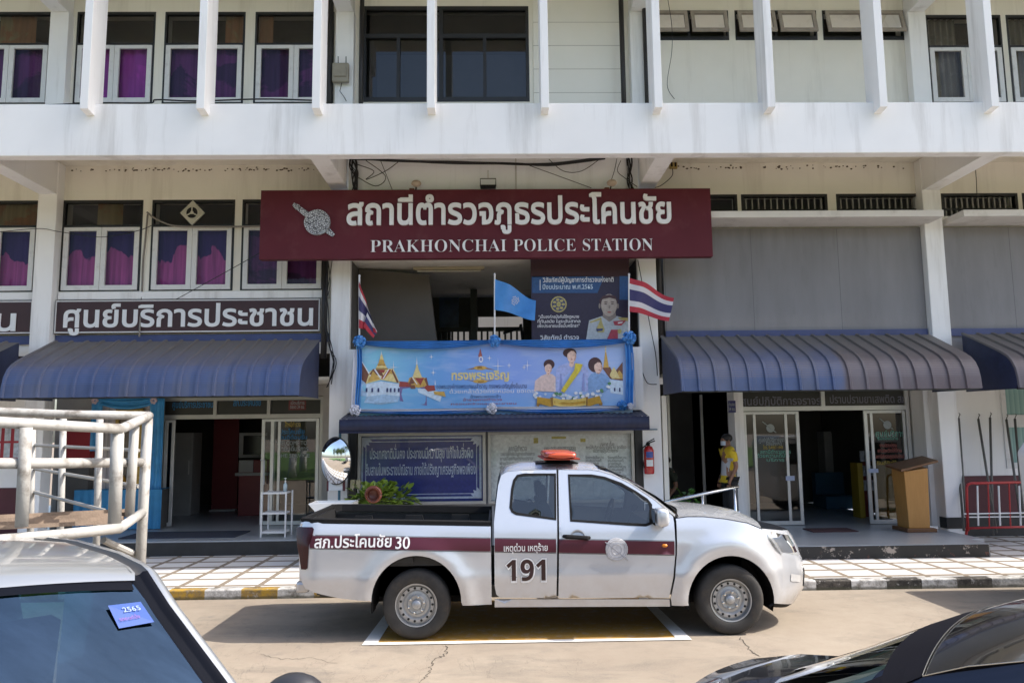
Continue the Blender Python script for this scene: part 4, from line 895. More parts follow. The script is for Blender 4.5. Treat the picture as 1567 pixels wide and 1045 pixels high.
MB().box(-.16, 2.33, NY, NY+.03, .82, 2.02).build('board', ink('board_white', (.84, .86, .86), .4), WBD)
TXD = ink('text_black', (.06, .06, .07)); b = MB()
for s_, a, d, yb, h in (('สถานีตำรวจ', 778, 806, 690, .12), ('รายนามผู้บังคับบัญชา ฝ่ายอำนวยการ', 766, 818, 697, .08), ('งานป้องกันปราบปราม', 765, 815, 704, .08), ('คณะกรรมการตรวจสอบ', 833, 881, 690, .12), ('กต.ตร. สถานี', 850, 875, 697, .08), ('ประกาศ เรื่อง', 918, 940, 682, .08), ('การให้บริการประชาชน ณ จุดเดียว', 897, 958, 687, .08), ('แนวทางปฏิบัติราชการ', 908, 945, 692, .08)):
    p, q = at(a, yb, NY), at(d, yb, NY); letter(b, s_, p.x, q.x, p.z, h, NY-.004, 0, 2)
for r_ in range(7):
    for a, d in ((896, 924), (930, 958)):
        yb = 702+r_*4.6; p, q = at(a, yb, NY), at(d-(r_ % 3)*4, yb, NY); letter(b, ('ร้องทุกข์แจ้งความ', 'งานสอบสวนคดี', 'จราจรทางบก')[r_ % 3], p.x, q.x, p.z, .065, NY-.004, 0, 2)
for r_ in range(5):
    yb = 711+r_*6; p, q = at(765, yb, NY), at(812-(r_ % 2)*6, yb, NY); letter(b, ('ฝ่ายป้องกันปราบปราม', 'ฝ่ายสืบสวนสอบสวน')[r_ % 2], p.x, q.x, p.z, .07, NY-.004, 0, 2)
b.build('lettering', TXD, WBD)
b = MB(); YT = ink('yellow_tape', (.5, .42, .08))
for x, y, w, h in ((855, 668, 22, 3), (820, 670, 7, 8), (892, 671, 8, 5)): p, q = at(x-w/2, y, NY), at(x+w/2, y+h, NY); b.box(p.x, q.x, NY-.006, NY-.002, q.z, p.z)
b.build('tape', YT, WBD)
# ------------------------------------------------------------------ vehicles
def carpaint(name, c, metal=.35, rough=.32, dirt=True):
    m = NT(name); n = m.noise(2, 4); col = m.mix(n, sh(c, .96), sh(c, 1.04))
    if dirt:
        x, y, z = m.sep(); d = m.math('MULTIPLY', m.ramp(z, [(.25, .55), (.75, 0.)]), m.ramp(m.noise(5, 7, None, .7), [(.3, .3), (.7, 1.)])); col = m.mix(d, col, (.36, .29, .21, 1))
    m.P('Base Color', col).P('Metallic', metal).P('Roughness', rough).P('Coat Weight', .8).P('Coat Roughness', .05); return m.mt
PW = carpaint('silver_white_car_paint', (.62, .645, .69), .45, .26); BLK = pm('black_textured_plastic', (.012, .012, .013), .7, .15, 20, .2, 200, spec=.15)
RUB = pm('tyre_rubber', (.035, .033, .031), .85, .25, 8, .15, 120, dirt=('#6a5b4a', .35), dscale=5); RIM = pm('silver_steel_rim', (.42, .43, .44), .38, .08, 8, metal=.6, dirt=('#5d5346', .3), dscale=8)
DHOLE = plain('dark_wheel_hole', (.008, .008, .008), .8); STRIPE = pm('maroon_stripe_vinyl', (.072, .008, .02), .4, .05, 4); LAMPR = pm('dark_red_lens', (.035, .002, .006), .2, .1, 4, spec=.4)
GLC = glass('car_glass', (.50, .54, .54), .10); LENS = glass('headlight_lens', (.9, .92, .93), .12)
CHR = plain('chrome', (.75, .75, .75), .08, 1); ORG = pm('orange_red_beacon_lens', (.62, .09, .03), .25, .08, 4, coat=.5); AMB = plain('amber_lens', (.6, .2, .02), .2)
CY = 8.65; WCX = (at(637, 925, CY-.83).x, at(1118.5, 921, CY-.83).x)
def hw(x, z):
    w = .865-.05*max(0, .55-z)**1.2 if z < .9 else (.865-.05*((z-.9)/.2)**1.4 if z < 1.1 else .815-.36*(z-1.1))
    if x > 2.3: w -= .17*((x-2.3)/.6)**2.2
    if x < -1.78: w -= .09*((-1.78-x)/.22)**2
    for wx in WCX:
        d = math.hypot(x-wx, (z-.335)*.95); w += .030*math.exp(-((d-.50)/.085)**2)*(1 if z < 1.0 else max(0, 1-(z-1.0)/.1))
    w += .008*math.exp(-((z-.60)/.05)**2)-.004*math.exp(-((z-.96)/.03)**2)*(1 if -1.9 < x < 2.1 else 0)
    return w
def tp(px, py):
    p = at(px, py, CY-.86)
    for _ in range(4): p = at(px, py, CY-hw(p.x, p.z))
    return Vector((p.x, p.z))
def dense(poly, step):
    o = []
    for i in range(len(poly)):
        a, b = poly[i], poly[(i+1) % len(poly)]; k = max(1, int((b-a).length/step)); o += [a.lerp(b, j/k) for j in range(k)]
    return o
def cdt(poly, holes=(), step=.045):
    vs = []; es = []; loops = [dense(poly, step)]+[dense(h, step) for h in holes]
    for g in loops:
        b = len(vs); vs += g; es += [(b+i, b+(i+1) % len(g)) for i in range(len(g))]
    x0, x1 = min(p.x for p in poly), max(p.x for p in poly); z0, z1 = min(p.y for p in poly), max(p.y for p in poly); nb = list(vs)
    x = x0+step/2; r = 0
    while x < x1:
        z = z0+step*(.5 if r % 2 else 1)
        while z < z1:
            q = Vector((x, z))
            if _inside(q, loops[0]) and not any(_inside(q, h) for h in loops[1:]) and min((q-v).length_squared for v in nb) > (step*.45)**2: vs.append(q)
            z += step
        x += step*.87; r += 1
    V, E_, F_, *_ = delaunay_2d_cdt(vs, es, [], 0, 1e-5)
    fs = [f for f in F_ if (lambda c: _inside(c, loops[0]) and not any(_inside(c, h) for h in loops[1:]))(sum((V[k] for k in f), Vector((0, 0)))/len(f))]
    return V, fs, loops
def skin(b, poly, holes=(), out=0.0, step=.045, both=True, edge=.018):
    V, fs, loops = cdt(poly, holes, step)
    for s in ((-1, 1) if both else (-1,)):
        P = lambda p, o: (p.x, CY+s*(hw(p.x, p.y)+o), p.y)
        b.add([P(p, out) for p in V], [f if s > 0 else f for f in fs])
        if edge:
            for g in loops:
                n = len(g); b.add([P(p, out) for p in g]+[P(p, out-edge) for p in g], [(i, (i+1) % n, n+(i+1) % n, n+i) for i in range(n)])
    return b
def px2(pts): return [tp(x, y) for x, y in pts]
T = root('police_pickup', 'silver white pickup with maroon stripe, number 191 and an orange roof beacon', 'pickup truck', (.5, CY, 0))
def arch(cx, a0, a1, rx=69, ry=71, n=22, cy=921): return [(cx+rx*math.cos(R(a0+(a1-a0)*i/n)), cy-ry*math.sin(R(a0+(a1-a0)*i/n))) for i in range(n+1)]
BED = [(461.5, 797), (751, 803), (752.5, 924.5), (708, 926)]+arch(637, 0, 180)+[(567, 919), (545, 918), (522, 915.5), (500, 911), (480, 906), (467, 900), (461, 888), (459, 868), (456, 840), (456, 812)]
b = MB(); skin(b, px2(BED)); b.build('bed_side', PW, T, weld=True, auto=35)
QW = [(781.5, 776), (784, 782), (790, 785.5), (850, 794), (849.5, 725.5), (802, 726), (792, 728), (787, 735), (784, 748)]
CAB = [(757, 897), (759.5, 909), (765, 914), (851.5, 914.5), (851.5, 718.5), (800, 719.2), (776, 721.5), (767, 727), (762.5, 742), (759, 770), (756, 800)]
FWN = [(870.5, 727), (905, 727.5), (925, 731), (950, 740), (972, 752.5), (990, 764.5), (996, 772), (995.5, 800.5), (988, 803), (960, 801.5), (874, 796)]
DOOR = [(854.5, 914.5), (854.5, 718.7), (900, 719), (917, 721), (937, 727), (962, 739), (1002, 765.5), (1030, 790), (1031.5, 800), (1033.5, 848), (1030, 885), (1024, 914)]
def grow(poly, d):
    c = sum(poly, Vector((0, 0)))/len(poly); o = []
    for i in range(len(poly)):
        e1 = (poly[i]-poly[i-1]).normalized(); e2 = (poly[(i+1) % len(poly)]-poly[i]).normalized(); n = Vector((e1.y+e2.y, -e1.x-e2.x)); n = n.normalized()
        if n.dot(poly[i]-c) < 0: n = -n
        o.append(poly[i]+n*d)
    return o
qw, fw = px2(QW), px2(FWN)
b = MB(); skin(b, px2(CAB), [qw]); cab = b.build('cab_panel', PW, T, weld=True, auto=35)
b = MB(); skin(b, px2(DOOR), [fw]); door = b.build('door', PW, T, weld=True, auto=35)
for par, h in ((cab, qw), (door, fw)):
    b = MB(); skin(b, grow(h, .014), [grow(h, -.012)], .003, .06, edge=.01); b.build('window_seal', BLK, par)
    b = MB(); skin(b, h, (), -.012, .08, edge=0); b.build('pane', GLC, par, weld=True, smooth=True)
HE = [(1034, 792), (1052, 789.5), (1077, 789.5), (1110, 793), (1143, 799), (1165, 808)]
FEND = [(1035, 797)]+[(x, y+1.5) for x, y in HE]+[(1172, 812), (1184, 826), (1196, 845), (1199, 870), (1198, 898), (1188, 923)]+arch(1119, -1.5, 180, 66, 71)+[(1054, 926), (1028, 926), (1027, 914), (1033, 885), (1036, 848)]
b = MB(); skin(b, px2(FEND)); b.build('fender', PW, T, weld=True, auto=35)
b = MB(); skin(b, px2([(757, 917), (1025, 917), (1026, 928), (757, 929)]), (), -.012); b.build('sill', PW, T, weld=True, auto=35)
# wheel arches, underbody
b = MB()
for cx, rx in ((637, 69), (1119, 66)):
    g = [tp(x, y) for x, y in arch(cx, -12, 192, rx, 70)]
    for s in (-1, 1):
        vs = [(p.x, CY+s*(hw(p.x, p.y)-.012), p.y) for p in g]+[(p.x, CY+s*.42, p.y) for p in g]; n = len(g)
        b.add(vs, [(i, i+1, n+i+1, n+i) for i in range(n-1)]); b.add([(p.x, CY+s*.42, p.y) for p in g], [tuple(range(n))])
b.build('arch_liner', BLK, T)
b = MB(); b.box(-1.85, 2.55, CY-.42, CY+.42, .34, .72).box(-.3, 1.85, CY-.74, CY+.74, .38, .5).box(-1.9, -1.3, CY-.7, CY+.7, .5, .7); b.tube([(-.81, CY-.7, .335), (-.81, CY+.7, .335)], .06, 8).tube([(2.31, CY-.7, .335), (2.31, CY+.7, .335)], .05, 8); b.tube([(-1.9, CY-.3, .38), (.5, CY-.3, .36)], .04, 8)
b.build('underbody', DARKIN, T)
# roof, windscreen, A-pillars, bonnet: lofted between the two sides
def edge_pts(px): return [tp(x, y) for x, y in px]
def loft(b, pts, vr, crown, bulge=lambda i: 0, out=0, n=14):
    L = len(pts)
    def fn(u, v):
        i = min(L-2, int(u*(L-1))); f = u*(L-1)-i; p = pts[i].lerp(pts[i+1], f); c = crown(u); t = vr[0]+(vr[1]-vr[0])*v; w = hw(p.x, p.y)+.002
        return (p.x+bulge(u)*(1-t*t), CY+t*w, p.y+c*(1-t*t)+out)
    return b.grid(fn, (L-1)*2, n)
RE = edge_pts([(766, 727), (776, 721.2), (800, 718.8), (852, 718), (900, 718.5), (917, 720.5)]); AE = edge_pts([(917, 720.5), (937, 726.5), (962, 738.5), (1002, 765), (1032, 790)])
b = MB(); loft(b, RE, (-1, 1), lambda u: .02+.04*min(1, u*2.5)); b.build('roof', PW, T, smooth=True)
cr = lambda u: .06*(1-u)**2+.01; bu = lambda u: .16*u
b = MB(); loft(b, AE, (-1, -.86), cr, bu, 0, 3); loft(b, AE, (.86, 1), cr, bu, 0, 3); b.build('pillar', PW, T, smooth=True)
b = MB(); loft(b, AE, (-.86, .86), cr, bu, -.004); b.build('windscreen', GLC, T, smooth=True)
BE = edge_pts(HE); b = MB(); loft(b, [Vector((BE[0].x-.01, BE[0].y))]+BE, (-1, 1), lambda u: .045, lambda u: .16*(1-u)+.10*u); b.build('bonnet', PW, T, smooth=True)
b = MB(); loft(b, [AE[-1]+Vector((-.01, -.004)), BE[0]+Vector((.02, .0))], (-1, 1), lambda u: .02, lambda u: .16, .006); b.build('cowl', BLK, T, smooth=True)
# nose
E0 = edge_pts([(1165, 808.5), (1172, 812), (1184, 826), (1196, 845), (1199, 870), (1198, 898), (1188, 923)]); N0 = [(at(px_, py_, CY-.2).x, at(px_, py_, CY-.2).z) for px_, py_ in ((1205, 809), (1212, 818), (1221, 836), (1228, 853), (1231.5, 874), (1230, 896), (1214, 918))]
def nose(s, v, out=0):
    k = len(E0)-1; i = min(k-1, int(s*k)); f = s*k-i; e = E0[i].lerp(E0[i+1], f); n = Vector(N0[i]).lerp(Vector(N0[i+1]), f); w = hw(e.x, e.y); q = abs(v)**2.6
    return (n.x*(1-q)+e.x*q+out*.8, CY+v*(w+out*.6), n.y*(1-q)+e.y*q+out*.3)
b = MB(); b.grid(lambda u, v: nose(u, -1+2*v), 18, 30); b.build('front_bumper', PW, T, smooth=True)
b = MB()
for s0, s1, v0, v1 in ((.36, .48, -.5, .5), (.62, .82, -.55, .55)): b.grid(lambda u, v: nose(s0+(s1-s0)*u, v0+(v1-v0)*v, .006), 4, 14)
b.build('grille', BLK, T, smooth=True)
def hl(s, v, o): return nose(s, v, o)
for sd_ in (-1, 1):
    g = MB()
    g.grid(lambda u, v: hl(.17+.33*u*(1-.25*(1-v)), sd_*(1-.34*(1-v)-.0*u), .006), 8, 10)
    if sd_ < 0: skin(g, px2([(1173, 814), (1184, 827), (1197, 846), (1196, 849), (1186, 840), (1176, 824)]), (), .006, both=False, edge=0)
    h = g.build('headlight', LENS, T, smooth=True)
    g = MB(); g.grid(lambda u, v: hl(.18+.30*u, sd_*(1-.32*(1-v)), .002), 6, 6); g.build('reflector', pm('headlight_reflector', (.62, .63, .62), .22, .25, 18, metal=.6), h, smooth=True)
b = MB()
for sd_ in (-1, 1): b.grid(lambda u, v: nose(.70+.07*u, sd_*(.90-.2*v), .006), 4, 4)
b.build('fog_lamp', plain('silver_fog_lamp', (.62, .62, .62), .25, .3), T, smooth=True)
b = MB(); b.grid(lambda u, v: (lambda p: (p[0]-.06*u, p[1], p[2]-.03*u))(nose(1, -1+2*v, -.01)), 2, 20); b.build('bumper_lip', BLK, T, solid=.02)
# bed: black liner, rails, tailgate
LIN = pm('black_bed_liner', (.02, .02, .021), .5, .15, 10)
zt0, zt1 = tp(461.5, 797), tp(751, 803)
b = MB()
for s in (-1, 1):
    n = 16; P = [zt0.lerp(zt1, i/n) for i in range(n+1)]
    ring = [(.006, -.012), (.004, .028), (-.02, .036), (-.075, .034), (-.085, -.04)]
    vs = [(p.x, CY+s*(hw(p.x, p.y)+o), p.y+z) for p in P for o, z in ring]; m_ = len(ring)
    b.add(vs, [(i*m_+j, (i+1)*m_+j, (i+1)*m_+j+1, i*m_+j+1) for i in range(n) for j in range(m_-1)])
XT = zt0.x; b.box(XT-.008, XT+.045, CY-.74, CY+.74, zt0.y-.0, zt0.y+.03)
b.build('bed_rail', BLK, T, smooth=False)
b = MB(); b.box(XT+.046, -.09, CY-.77, CY+.77, .70, .74)
for s in (-1, 1): b.box(XT+.046, -.09, CY+s*.765-.01, CY+s*.765+.01, .741, zt1.y-.03)
b.box(-.10, -.08, CY-.75, CY+.75, .741, zt1.y)
for x in (-1.6, -1.0, -.45):
    for s in (-1, 1): b.prism([(x-.16, .74), (x+.16, .74), (x+.1, zt1.y-.05), (x-.1, zt1.y-.05)], CY+s*.76-.06, CY+s*.76+.06)
b.build('bed_liner', LIN, T)
b = MB(); b.box(XT-.012, XT+.03, CY-.75, CY+.75, .56, zt0.y-.004); b.build('tailgate', PW, T, bevel=.02)
MB().box(XT+.031, XT+.044, CY-.74, CY+.74, .741, zt0.y-.01).build('tailgate_liner', LIN, T)
b = MB(); b.box(XT-.05, XT+.08, CY-.72, CY+.72, .44, .555); b.build('rear_bumper', PW, T, bevel=.03)
b = MB(); ztop = zt1.y; rr_ = tp(766, 727); r0_ = tp(757, 800); b.add([(r0_.x, CY-.8, ztop-.03), (r0_.x, CY+.8, ztop-.03), (rr_.x+.02, CY+.62, rr_.y), (rr_.x+.02, CY-.62, rr_.y)], [(0, 1, 2, 3)]); b.build('cab_rear_wall', PW, T)
lr_ = lambda t, w: (r0_.x+(rr_.x+.02-r0_.x)*t-.004, CY+w, ztop-.03+(rr_.y-ztop+.03)*t); MB().face([lr_(.25, -.55), lr_(.25, .55), lr_(.85, .5), lr_(.85, -.5)]).build('rear_window', GLASSK, T)
# cabin
b = MB(); SEAT = plain('dark_seat_fabric', (.05, .05, .052), .9)
for y in (CY-.38, CY+.38):
    b.prism([(.55, .6), (1.1, .62), (1.12, .74), (.72, .74), (.52, 1.28), (.42, 1.27)], y-.24, y+.24); b.prism([(.43, 1.29), (.52, 1.29), (.5, 1.46), (.42, 1.45)], y-.12, y+.12)
b.build('seat', SEAT, T, bevel=.03)
b = MB(); b.prism([(1.45, .7), (1.9, .7), (1.95, 1.08), (1.6, 1.05)], CY-.72, CY+.72).box(0, 1.75, CY-.78, CY+.78, .52, .56); b.build('dashboard', BLK, T)
b = MB(); b.tube([(1.28+.05*math.sin(k*.4), CY+.36+.18*math.cos(k*.393), 1.06+.17*math.sin(k*.393)) for k in range(17)], .016, 6); b.build('steering_wheel', BLK, T)
# lamps, stripe, lettering, emblem
TL = [(453.5, 808), (458, 805.5), (478, 806), (480.5, 809), (478, 820), (473, 834), (470.5, 869), (468, 871), (461, 870.5), (458, 850), (455, 836)]
b = MB(); skin(b, px2(TL), (), .008, .04, edge=.012); b.build('tail_lamp', LAMPR, T, weld=True, auto=40)
st_t = lambda x: 819.0+(828-819)*(x-472)/(1031-472); st_b = lambda x: 838.3+(848.3-838.3)*(x-472)/(1031-472)
def stripe(par, xa, xb):
    n = 8; xs = [xa+(xb-xa)*i/n for i in range(n+1)]
    b = MB(); skin(b, px2([(x, st_t(x)) for x in xs]+[(x, st_b(x)) for x in xs[::-1]]), (), .004, .05, edge=0); s_ = b.build('stripe', STRIPE, par, weld=True, smooth=True)
    for f_, d in ((st_t, -1.3), (st_b, .5)):
        b = MB(); skin(b, px2([(x, f_(x)+d) for x in xs]+[(x, f_(x)+d+.8) for x in xs[::-1]]), (), .0045, .1, edge=0); b.build('stripe_edge', LIN, par)
stripe(T, 474, 751); stripe(cab, 757, 851); stripe(door, 855, 1032)
def side_fn(out=.007, flip=1):
    return lambda x, z, dy=0: (x, CY-hw(x, z)-out+dy, z)
def truck_text(par, s, xa, xb, yb, h, mt, out=.007, bold=0, res=4):
    p, q = tp(xa, yb), tp(xb, yb); letter(b := MB(), s, p.x, q.x, (p.y+q.y)/2, h, 0, 0, res, bold, side_fn(out)); return b.build('lettering', mt, par)
LTW = plain('white_vinyl', (.74, .74, .74), .35); LTK = plain('dark_brown_vinyl', (.035, .012, .012), .35)
truck_text(T, 'สภ.ประโคนชัย', 481, 599, 837, .15, LTW, .007, .018); truck_text(T, '30', 605, 627, 839, .16, LTW, .007, .008)
truck_text(cab, 'เหตุด่วน เหตุร้าย', 771, 838, 842.5, .088, LTW, .008, .015)
truck_text(cab, mbold('191'), 773, 837, 889, .29, LTW, .006, .045, 5); truck_text(cab, mbold('191'), 775, 835, 887.5, .275, LTK, .008, .006, 5)
c = tp(943.5, 840); b = MB(); skin(b, [c+Vector((.112*math.cos(k*.2618), .112*math.sin(k*.2618))) for k in range(24)], (), .008, .04, both=False, edge=0); SEAL = pm('pale_silver_seal', (.55, .55, .57), .45, .16, 38)
b.build('emblem', SEAL, door)
b = MB()
for r_ in (.104, .085, .05): b.tube([(c.x+r_*math.cos(k*.314), CY-hw(c.x, c.y)-.011, c.y+r_*math.sin(k*.314)) for k in range(21)], .0025, 4)
p, q = tp(926, 829), tp(962, 857); b.tube([(p.x, CY-hw(p.x, p.y)-.009, p.y), (q.x, CY-hw(q.x, q.y)-.009, q.y)], .005, 5); b.build('emblem_ring', plain('seal_grey', (.36, .36, .39), .4), door)
p, q = tp(862, 820), tp(902, 822); b = MB(); b.tube([(p.x, CY-hw(p.x, p.y)-.01, p.y), (p.x+.03, CY-hw(p.x, p.y)-.045, p.y), (q.x-.03, CY-hw(p.x, p.y)-.045, q.y), (q.x, CY-hw(p.x, p.y)-.01, q.y)], [.016, .022, .022, .016], 8); b.build('handle', BLK, door)
c = tp(884, 821); b = MB(); b.lathe([(0, -.012), (.03, -.010), (.055, -.004), (.068, .004), (.072, .003)], (c.x, CY-hw(c.x, c.y), c.y), 'y', 24); b.build('handle_cup', PW, door, smooth=True)
p = tp(1017, 834.5); b = MB(); b.ball((p.x, CY-hw(p.x, p.y)-.004, p.y), (.03, .012, .017), 12, 8); b.build('side_repeater', AMB, door, smooth=True)
# wing mirrors
for s in (-1, 1):
    p = tp(1005, 789); b = MB(); yy = CY+s*(hw(p.x, p.y)+.13)
    ml = MB()
    def mf(u, v):
        t = v*2*math.pi; r_ = (1-(2*u-1)**4)**.5 if 0 < u < 1 else 0
        e = lambda a: math.copysign(abs(a)**.45, a)
        return (p.x+.02+(.075*(2*u-1)), yy+.115*e(math.cos(t))*max(r_, .02), p.y+.002+.098*e(math.sin(t))*max(r_, .02)*(1-.15*(u)))
    ml.grid(mf, 12, 24); mir = ml.build('wing_mirror', PW, T, smooth=True)
    q = tp(1014, 800); b.tube([(q.x, CY+s*(hw(q.x, q.y)-.01), q.y+.0), (p.x+.04, yy-s*.05, p.y-.055)], [.05, .03], 8); b.build('mirror_arm', BLK, mir)
    MB().box(p.x-.062, p.x-.0605, yy-.09, yy+.09, p.y-.07, p.y+.075).build('mirror_glass', CHR, mir)
b = MB(); skin(b, px2([(998, 777), (1017, 783), (1022, 790), (1020, 801), (1000, 802)]), (), .006, .04, edge=.01); b.build('mirror_base', BLK, door)
# wheels
def wheel(par, x, y, r, s, rim=True, name='wheel'):
    """s=-1 faces the camera side"""
    tw = .205; k = r/.335; yo = y
    w = root(name, None, None, (0, 0, 0)); w.parent = None
    bpy.data.objects.remove(w)
    prof = [(.20, -.02), (.205, 0), (.225, .012), (.29, .016), (.318, .004), (.331, -.02), (.335, -.06), (.335, -.145), (.331, -.185), (.31, -.2), (.20, -.19)]
    b = MB(); b.lathe([(a*k, h) for a, h in prof], (x, y, r), 'y', 48) if s < 0 else b.lathe([(a*k, -h) for a, h in prof], (x, y, r), 'y', 32)
    t = b.build('wheel', RUB, par, smooth=True)
    sg = 1 if s < 0 else -1
    rp = [(.0, -.035), (.06, -.035), (.085, -.03), (.10, -.045), (.125, -.05), (.145, -.028), (.172, -.028), (.178, -.05), (.192, -.05), (.197, .004), (.207, .006), (.209, -.01)]
    b = MB(); b.lathe([(a*k, h*sg) for a, h in rp], (x, y, r), 'y', 48); 
    b.mat(1)
    for i in range(15):
        a = 2*math.pi*i/15; b.lathe([(.0, -.0255*sg), (.0125*k, -.0255*sg), (.0125*k, -.03*sg)], (x+.158*k*math.cos(a), y, r+.158*k*math.sin(a)), 'y', 10)
    b.mat(2)
    for i in range(6):
        a = 2*math.pi*i/6+.3; b.lathe([(0, 0*sg), (.011, -.003*sg), (.012, -.035*sg)], (x+.078*k*math.cos(a), y, r+.078*k*math.sin(a)), 'y', 8)
    rm = b.build('rim', [RIM, DHOLE, CHR], t, auto=30)
    b = MB(); b.lathe([(0, .004*sg), (.035*k, .002*sg), (.048*k, -.01*sg), (.05*k, -.035*sg)], (x, y, r), 'y', 20); b.build('hub_cap', RIM, rm, smooth=True)
    return t
for i, x in enumerate(WCX):
    for s in (-1, 1): wheel(T, x, CY+s*.835, .335, s)
b = MB()
for s in (-1, 1):
    b.box(-1.255, -1.24, CY+s*.72-.11, CY+s*.72+.11, .26, .56).box(1.88, 1.895, CY+s*.70-.11, CY+s*.70+.11, .26, .55)
b.build('mud_flap', BLK, T, bevel=.004)
# beacon
bp = at(853, 705, CY); BX = bp.x
b = MB(); b.box(BX-.13, BX+.13, CY-.16, CY+.16, 1.675, 1.715).box(BX-.26, BX+.2, CY-.33, CY+.33, 1.668, 1.682); bs = b.build('beacon_base', BLK, T, bevel=.008)
b = MB(); b.grid(lambda u, v: (lambda e, t: (BX+.17*e(math.cos(t))*(1-.25*(abs(2*u-1))**6), CY+.62*(2*u-1), 1.765+.040*e(math.sin(t))*(1-.3*(abs(2*u-1))**6)))(lambda a: math.copysign(abs(a)**.5, a), 2*math.pi*v), 16, 24)
for s in (-1, 1): b.ball((BX, CY+s*.61, 1.765), (.15, .03, .03), 16, 8)
bc = b.build('beacon', ORG, T, smooth=True)
b = MB(); b.box(BX-.19, BX+.19, CY-.6, CY+.6, 1.718, 1.735); b.build('beacon_tray', plain('beacon_tray_red', (.3, .04, .02), .4), bc, bevel=.005)
a_ = at(917, 717, CY-.45); b = MB(); b.ball((a_.x, CY-.42, a_.z+.0), (.09, .05, .018), 12, 6); b.build('aerial_base', BLK, T, smooth=True)

# ---- silver pickup in the left foreground (only its cab, roof and bed rack are in frame)
TH = R(44); Fw = Vector((math.sin(TH), -math.cos(TH), 0)); Rt = Vector((math.cos(TH), math.sin(TH), 0)); O1 = Vector((-1.25, 2.74, 0))
def lp(a, s, z): p = O1+Fw*a+Rt*s; return (p.x, p.y, z)           # a: ahead of the windscreen top, s: to the right of the roof edge
SEALM = pm('navy_black_glass_edge', (.003, .004, .008), .5, .1, 5, spec=.06)
PS = carpaint('silver_car_paint', (.40, .415, .43), .6, .28, False)
L = root('silver_pickup', 'silver pickup with blue sticker on the windscreen and white pipe rack over its bed', 'pickup truck', lp(-.6, -.65, 0))
Wd = 1.26
def sheet(b, rows, n=10, crown=0.05, lift=0):
    """rows: (a, s_left, s_right, z, crown)"""
    return b.add([(lambda t: lp(a, sl+(sr-sl)*t, z+c*(1-(2*t-1)**2)+lift))(j/n) for a, sl, sr, z, c in rows for j in range(n+1)], [(i*(n+1)+j, i*(n+1)+j+1, (i+1)*(n+1)+j+1, (i+1)*(n+1)+j) for i in range(len(rows)-1) for j in range(n)])
b = MB(); sheet(b, [(a, l, r, z+.06, k) for a, l, r, z, k in ((-1.36, -Wd+.06, -.06, 1.38, .03), (-1.33, -Wd+.03, -.04, 1.46, .04), (-1.24, -Wd, -.02, 1.495, .045), (-.8, -Wd, 0, 1.515, .05), (-.3, -Wd, 0, 1.515, .05), (-.06, -Wd, 0, 1.50, .045), (.0, -Wd, 0, 1.485, .04), (.03, -Wd+.01, -.01, 1.465, .038))], 16); b.build('roof', PS, L, smooth=True)
GUT = plain('dark_gutter_rubber', (.05, .05, .052), .5)
def strip(b, path, prof):
    vs = []; m_ = len(prof)
    for a, s, z in path: vs += [lp(a, s+ds, z+dz) for ds, dz in prof]
    return b.add(vs, [(i*m_+j, i*m_+j+1, (i+1)*m_+j+1, (i+1)*m_+j) for i in range(len(path)-1) for j in range(m_-1)])
ZR = .06
RP = [(-1.4, -.07, 1.37+ZR), (-1.33, -.03, 1.46+ZR), (-1.22, 0, 1.495+ZR), (-.8, 0, 1.515+ZR), (-.3, 0, 1.515+ZR), (-.06, 0, 1.50+ZR), (.0, 0, 1.487+ZR), (.12, .032, 1.445), (.375, .115, 1.24), (.6, .18, 1.06), (.72, .21, .96)]
b = MB(); strip(b, RP[:7], [(-.012, .002), (.0, -.014), (.03, -.016), (.042, .0)]); b.build('roof_gutter', GUT, L, smooth=True)
b = MB(); strip(b, RP, [(.042, .0), (.055, .004), (.075, -.012), (.10, -.06), (.125, -.15)]); strip(b, [(a, -Wd-s, z) for a, s, z in RP], [(-.15, -.15), (-.12, -.06), (-.085, -.012), (-.06, .004), (-.012, .0)]); b.build('pillar', PS, L, smooth=True)
b = MB(); strip(b, RP[6:], [(-.022, -.012), (-.006, -.006), (.004, -.011), (.016, -.009), (.026, .0), (.042, .0)]); strip(b, [(a, -Wd-s, z) for a, s, z in RP[6:]], [(-.042, 0), (0, -.012), (.05, -.012)]); b.build('windscreen_seal', SEALM, L, smooth=True)
def glass_tint():
    m = NT('tinted_windscreen'); t = m.n('ShaderNodeBsdfTransparent'); x, y, z = m.sep(); up = m.ramp(z, [(1.33, 0.), (1.43, 1.)]); up = m.n('ShaderNodeMapRange', i0=z); up.inputs[1].default_value = 1.34; up.inputs[2].default_value = 1.50
    m.set(t.inputs[0], m.mix(up.outputs[0], (.10, .135, .155, 1), (.03, .11, .13, 1))); g = m.n('ShaderNodeBsdfGlossy'); g.inputs['Roughness'].default_value = .03; sm = m.ramp(m.noise(2.2, 6, m.mp((.6, 3, 1), (0, 0, 0), (0, 0, .6)), .7), [(.35, .13), (.75, .22)])
    g.inputs[0].default_value = (.50, .74, 1, 1); fr = m.n('ShaderNodeFresnel'); fr.inputs[0].default_value = 1.5; x_ = m.n('ShaderNodeMixShader'); m.set(x_.inputs[0], sm); m.t.links.new(t.outputs[0], x_.inputs[1]); m.t.links.new(g.outputs[0], x_.inputs[2]); m.t.links.new(x_.outputs[0], m.o.inputs[0]); return m.mt
WS = [(.015, -Wd+.02, -.02, 1.53, .04), (.13, -Wd-.025, .025, 1.43, .055), (.375, -Wd-.11, .11, 1.23, .075), (.6, -Wd-.175, .175, 1.05, .09), (.72, -Wd-.205, .205, .95, .1)]
b = MB(); sheet(b, WS, 14, lift=-.004); b.build('windscreen', glass_tint(), L, smooth=True)
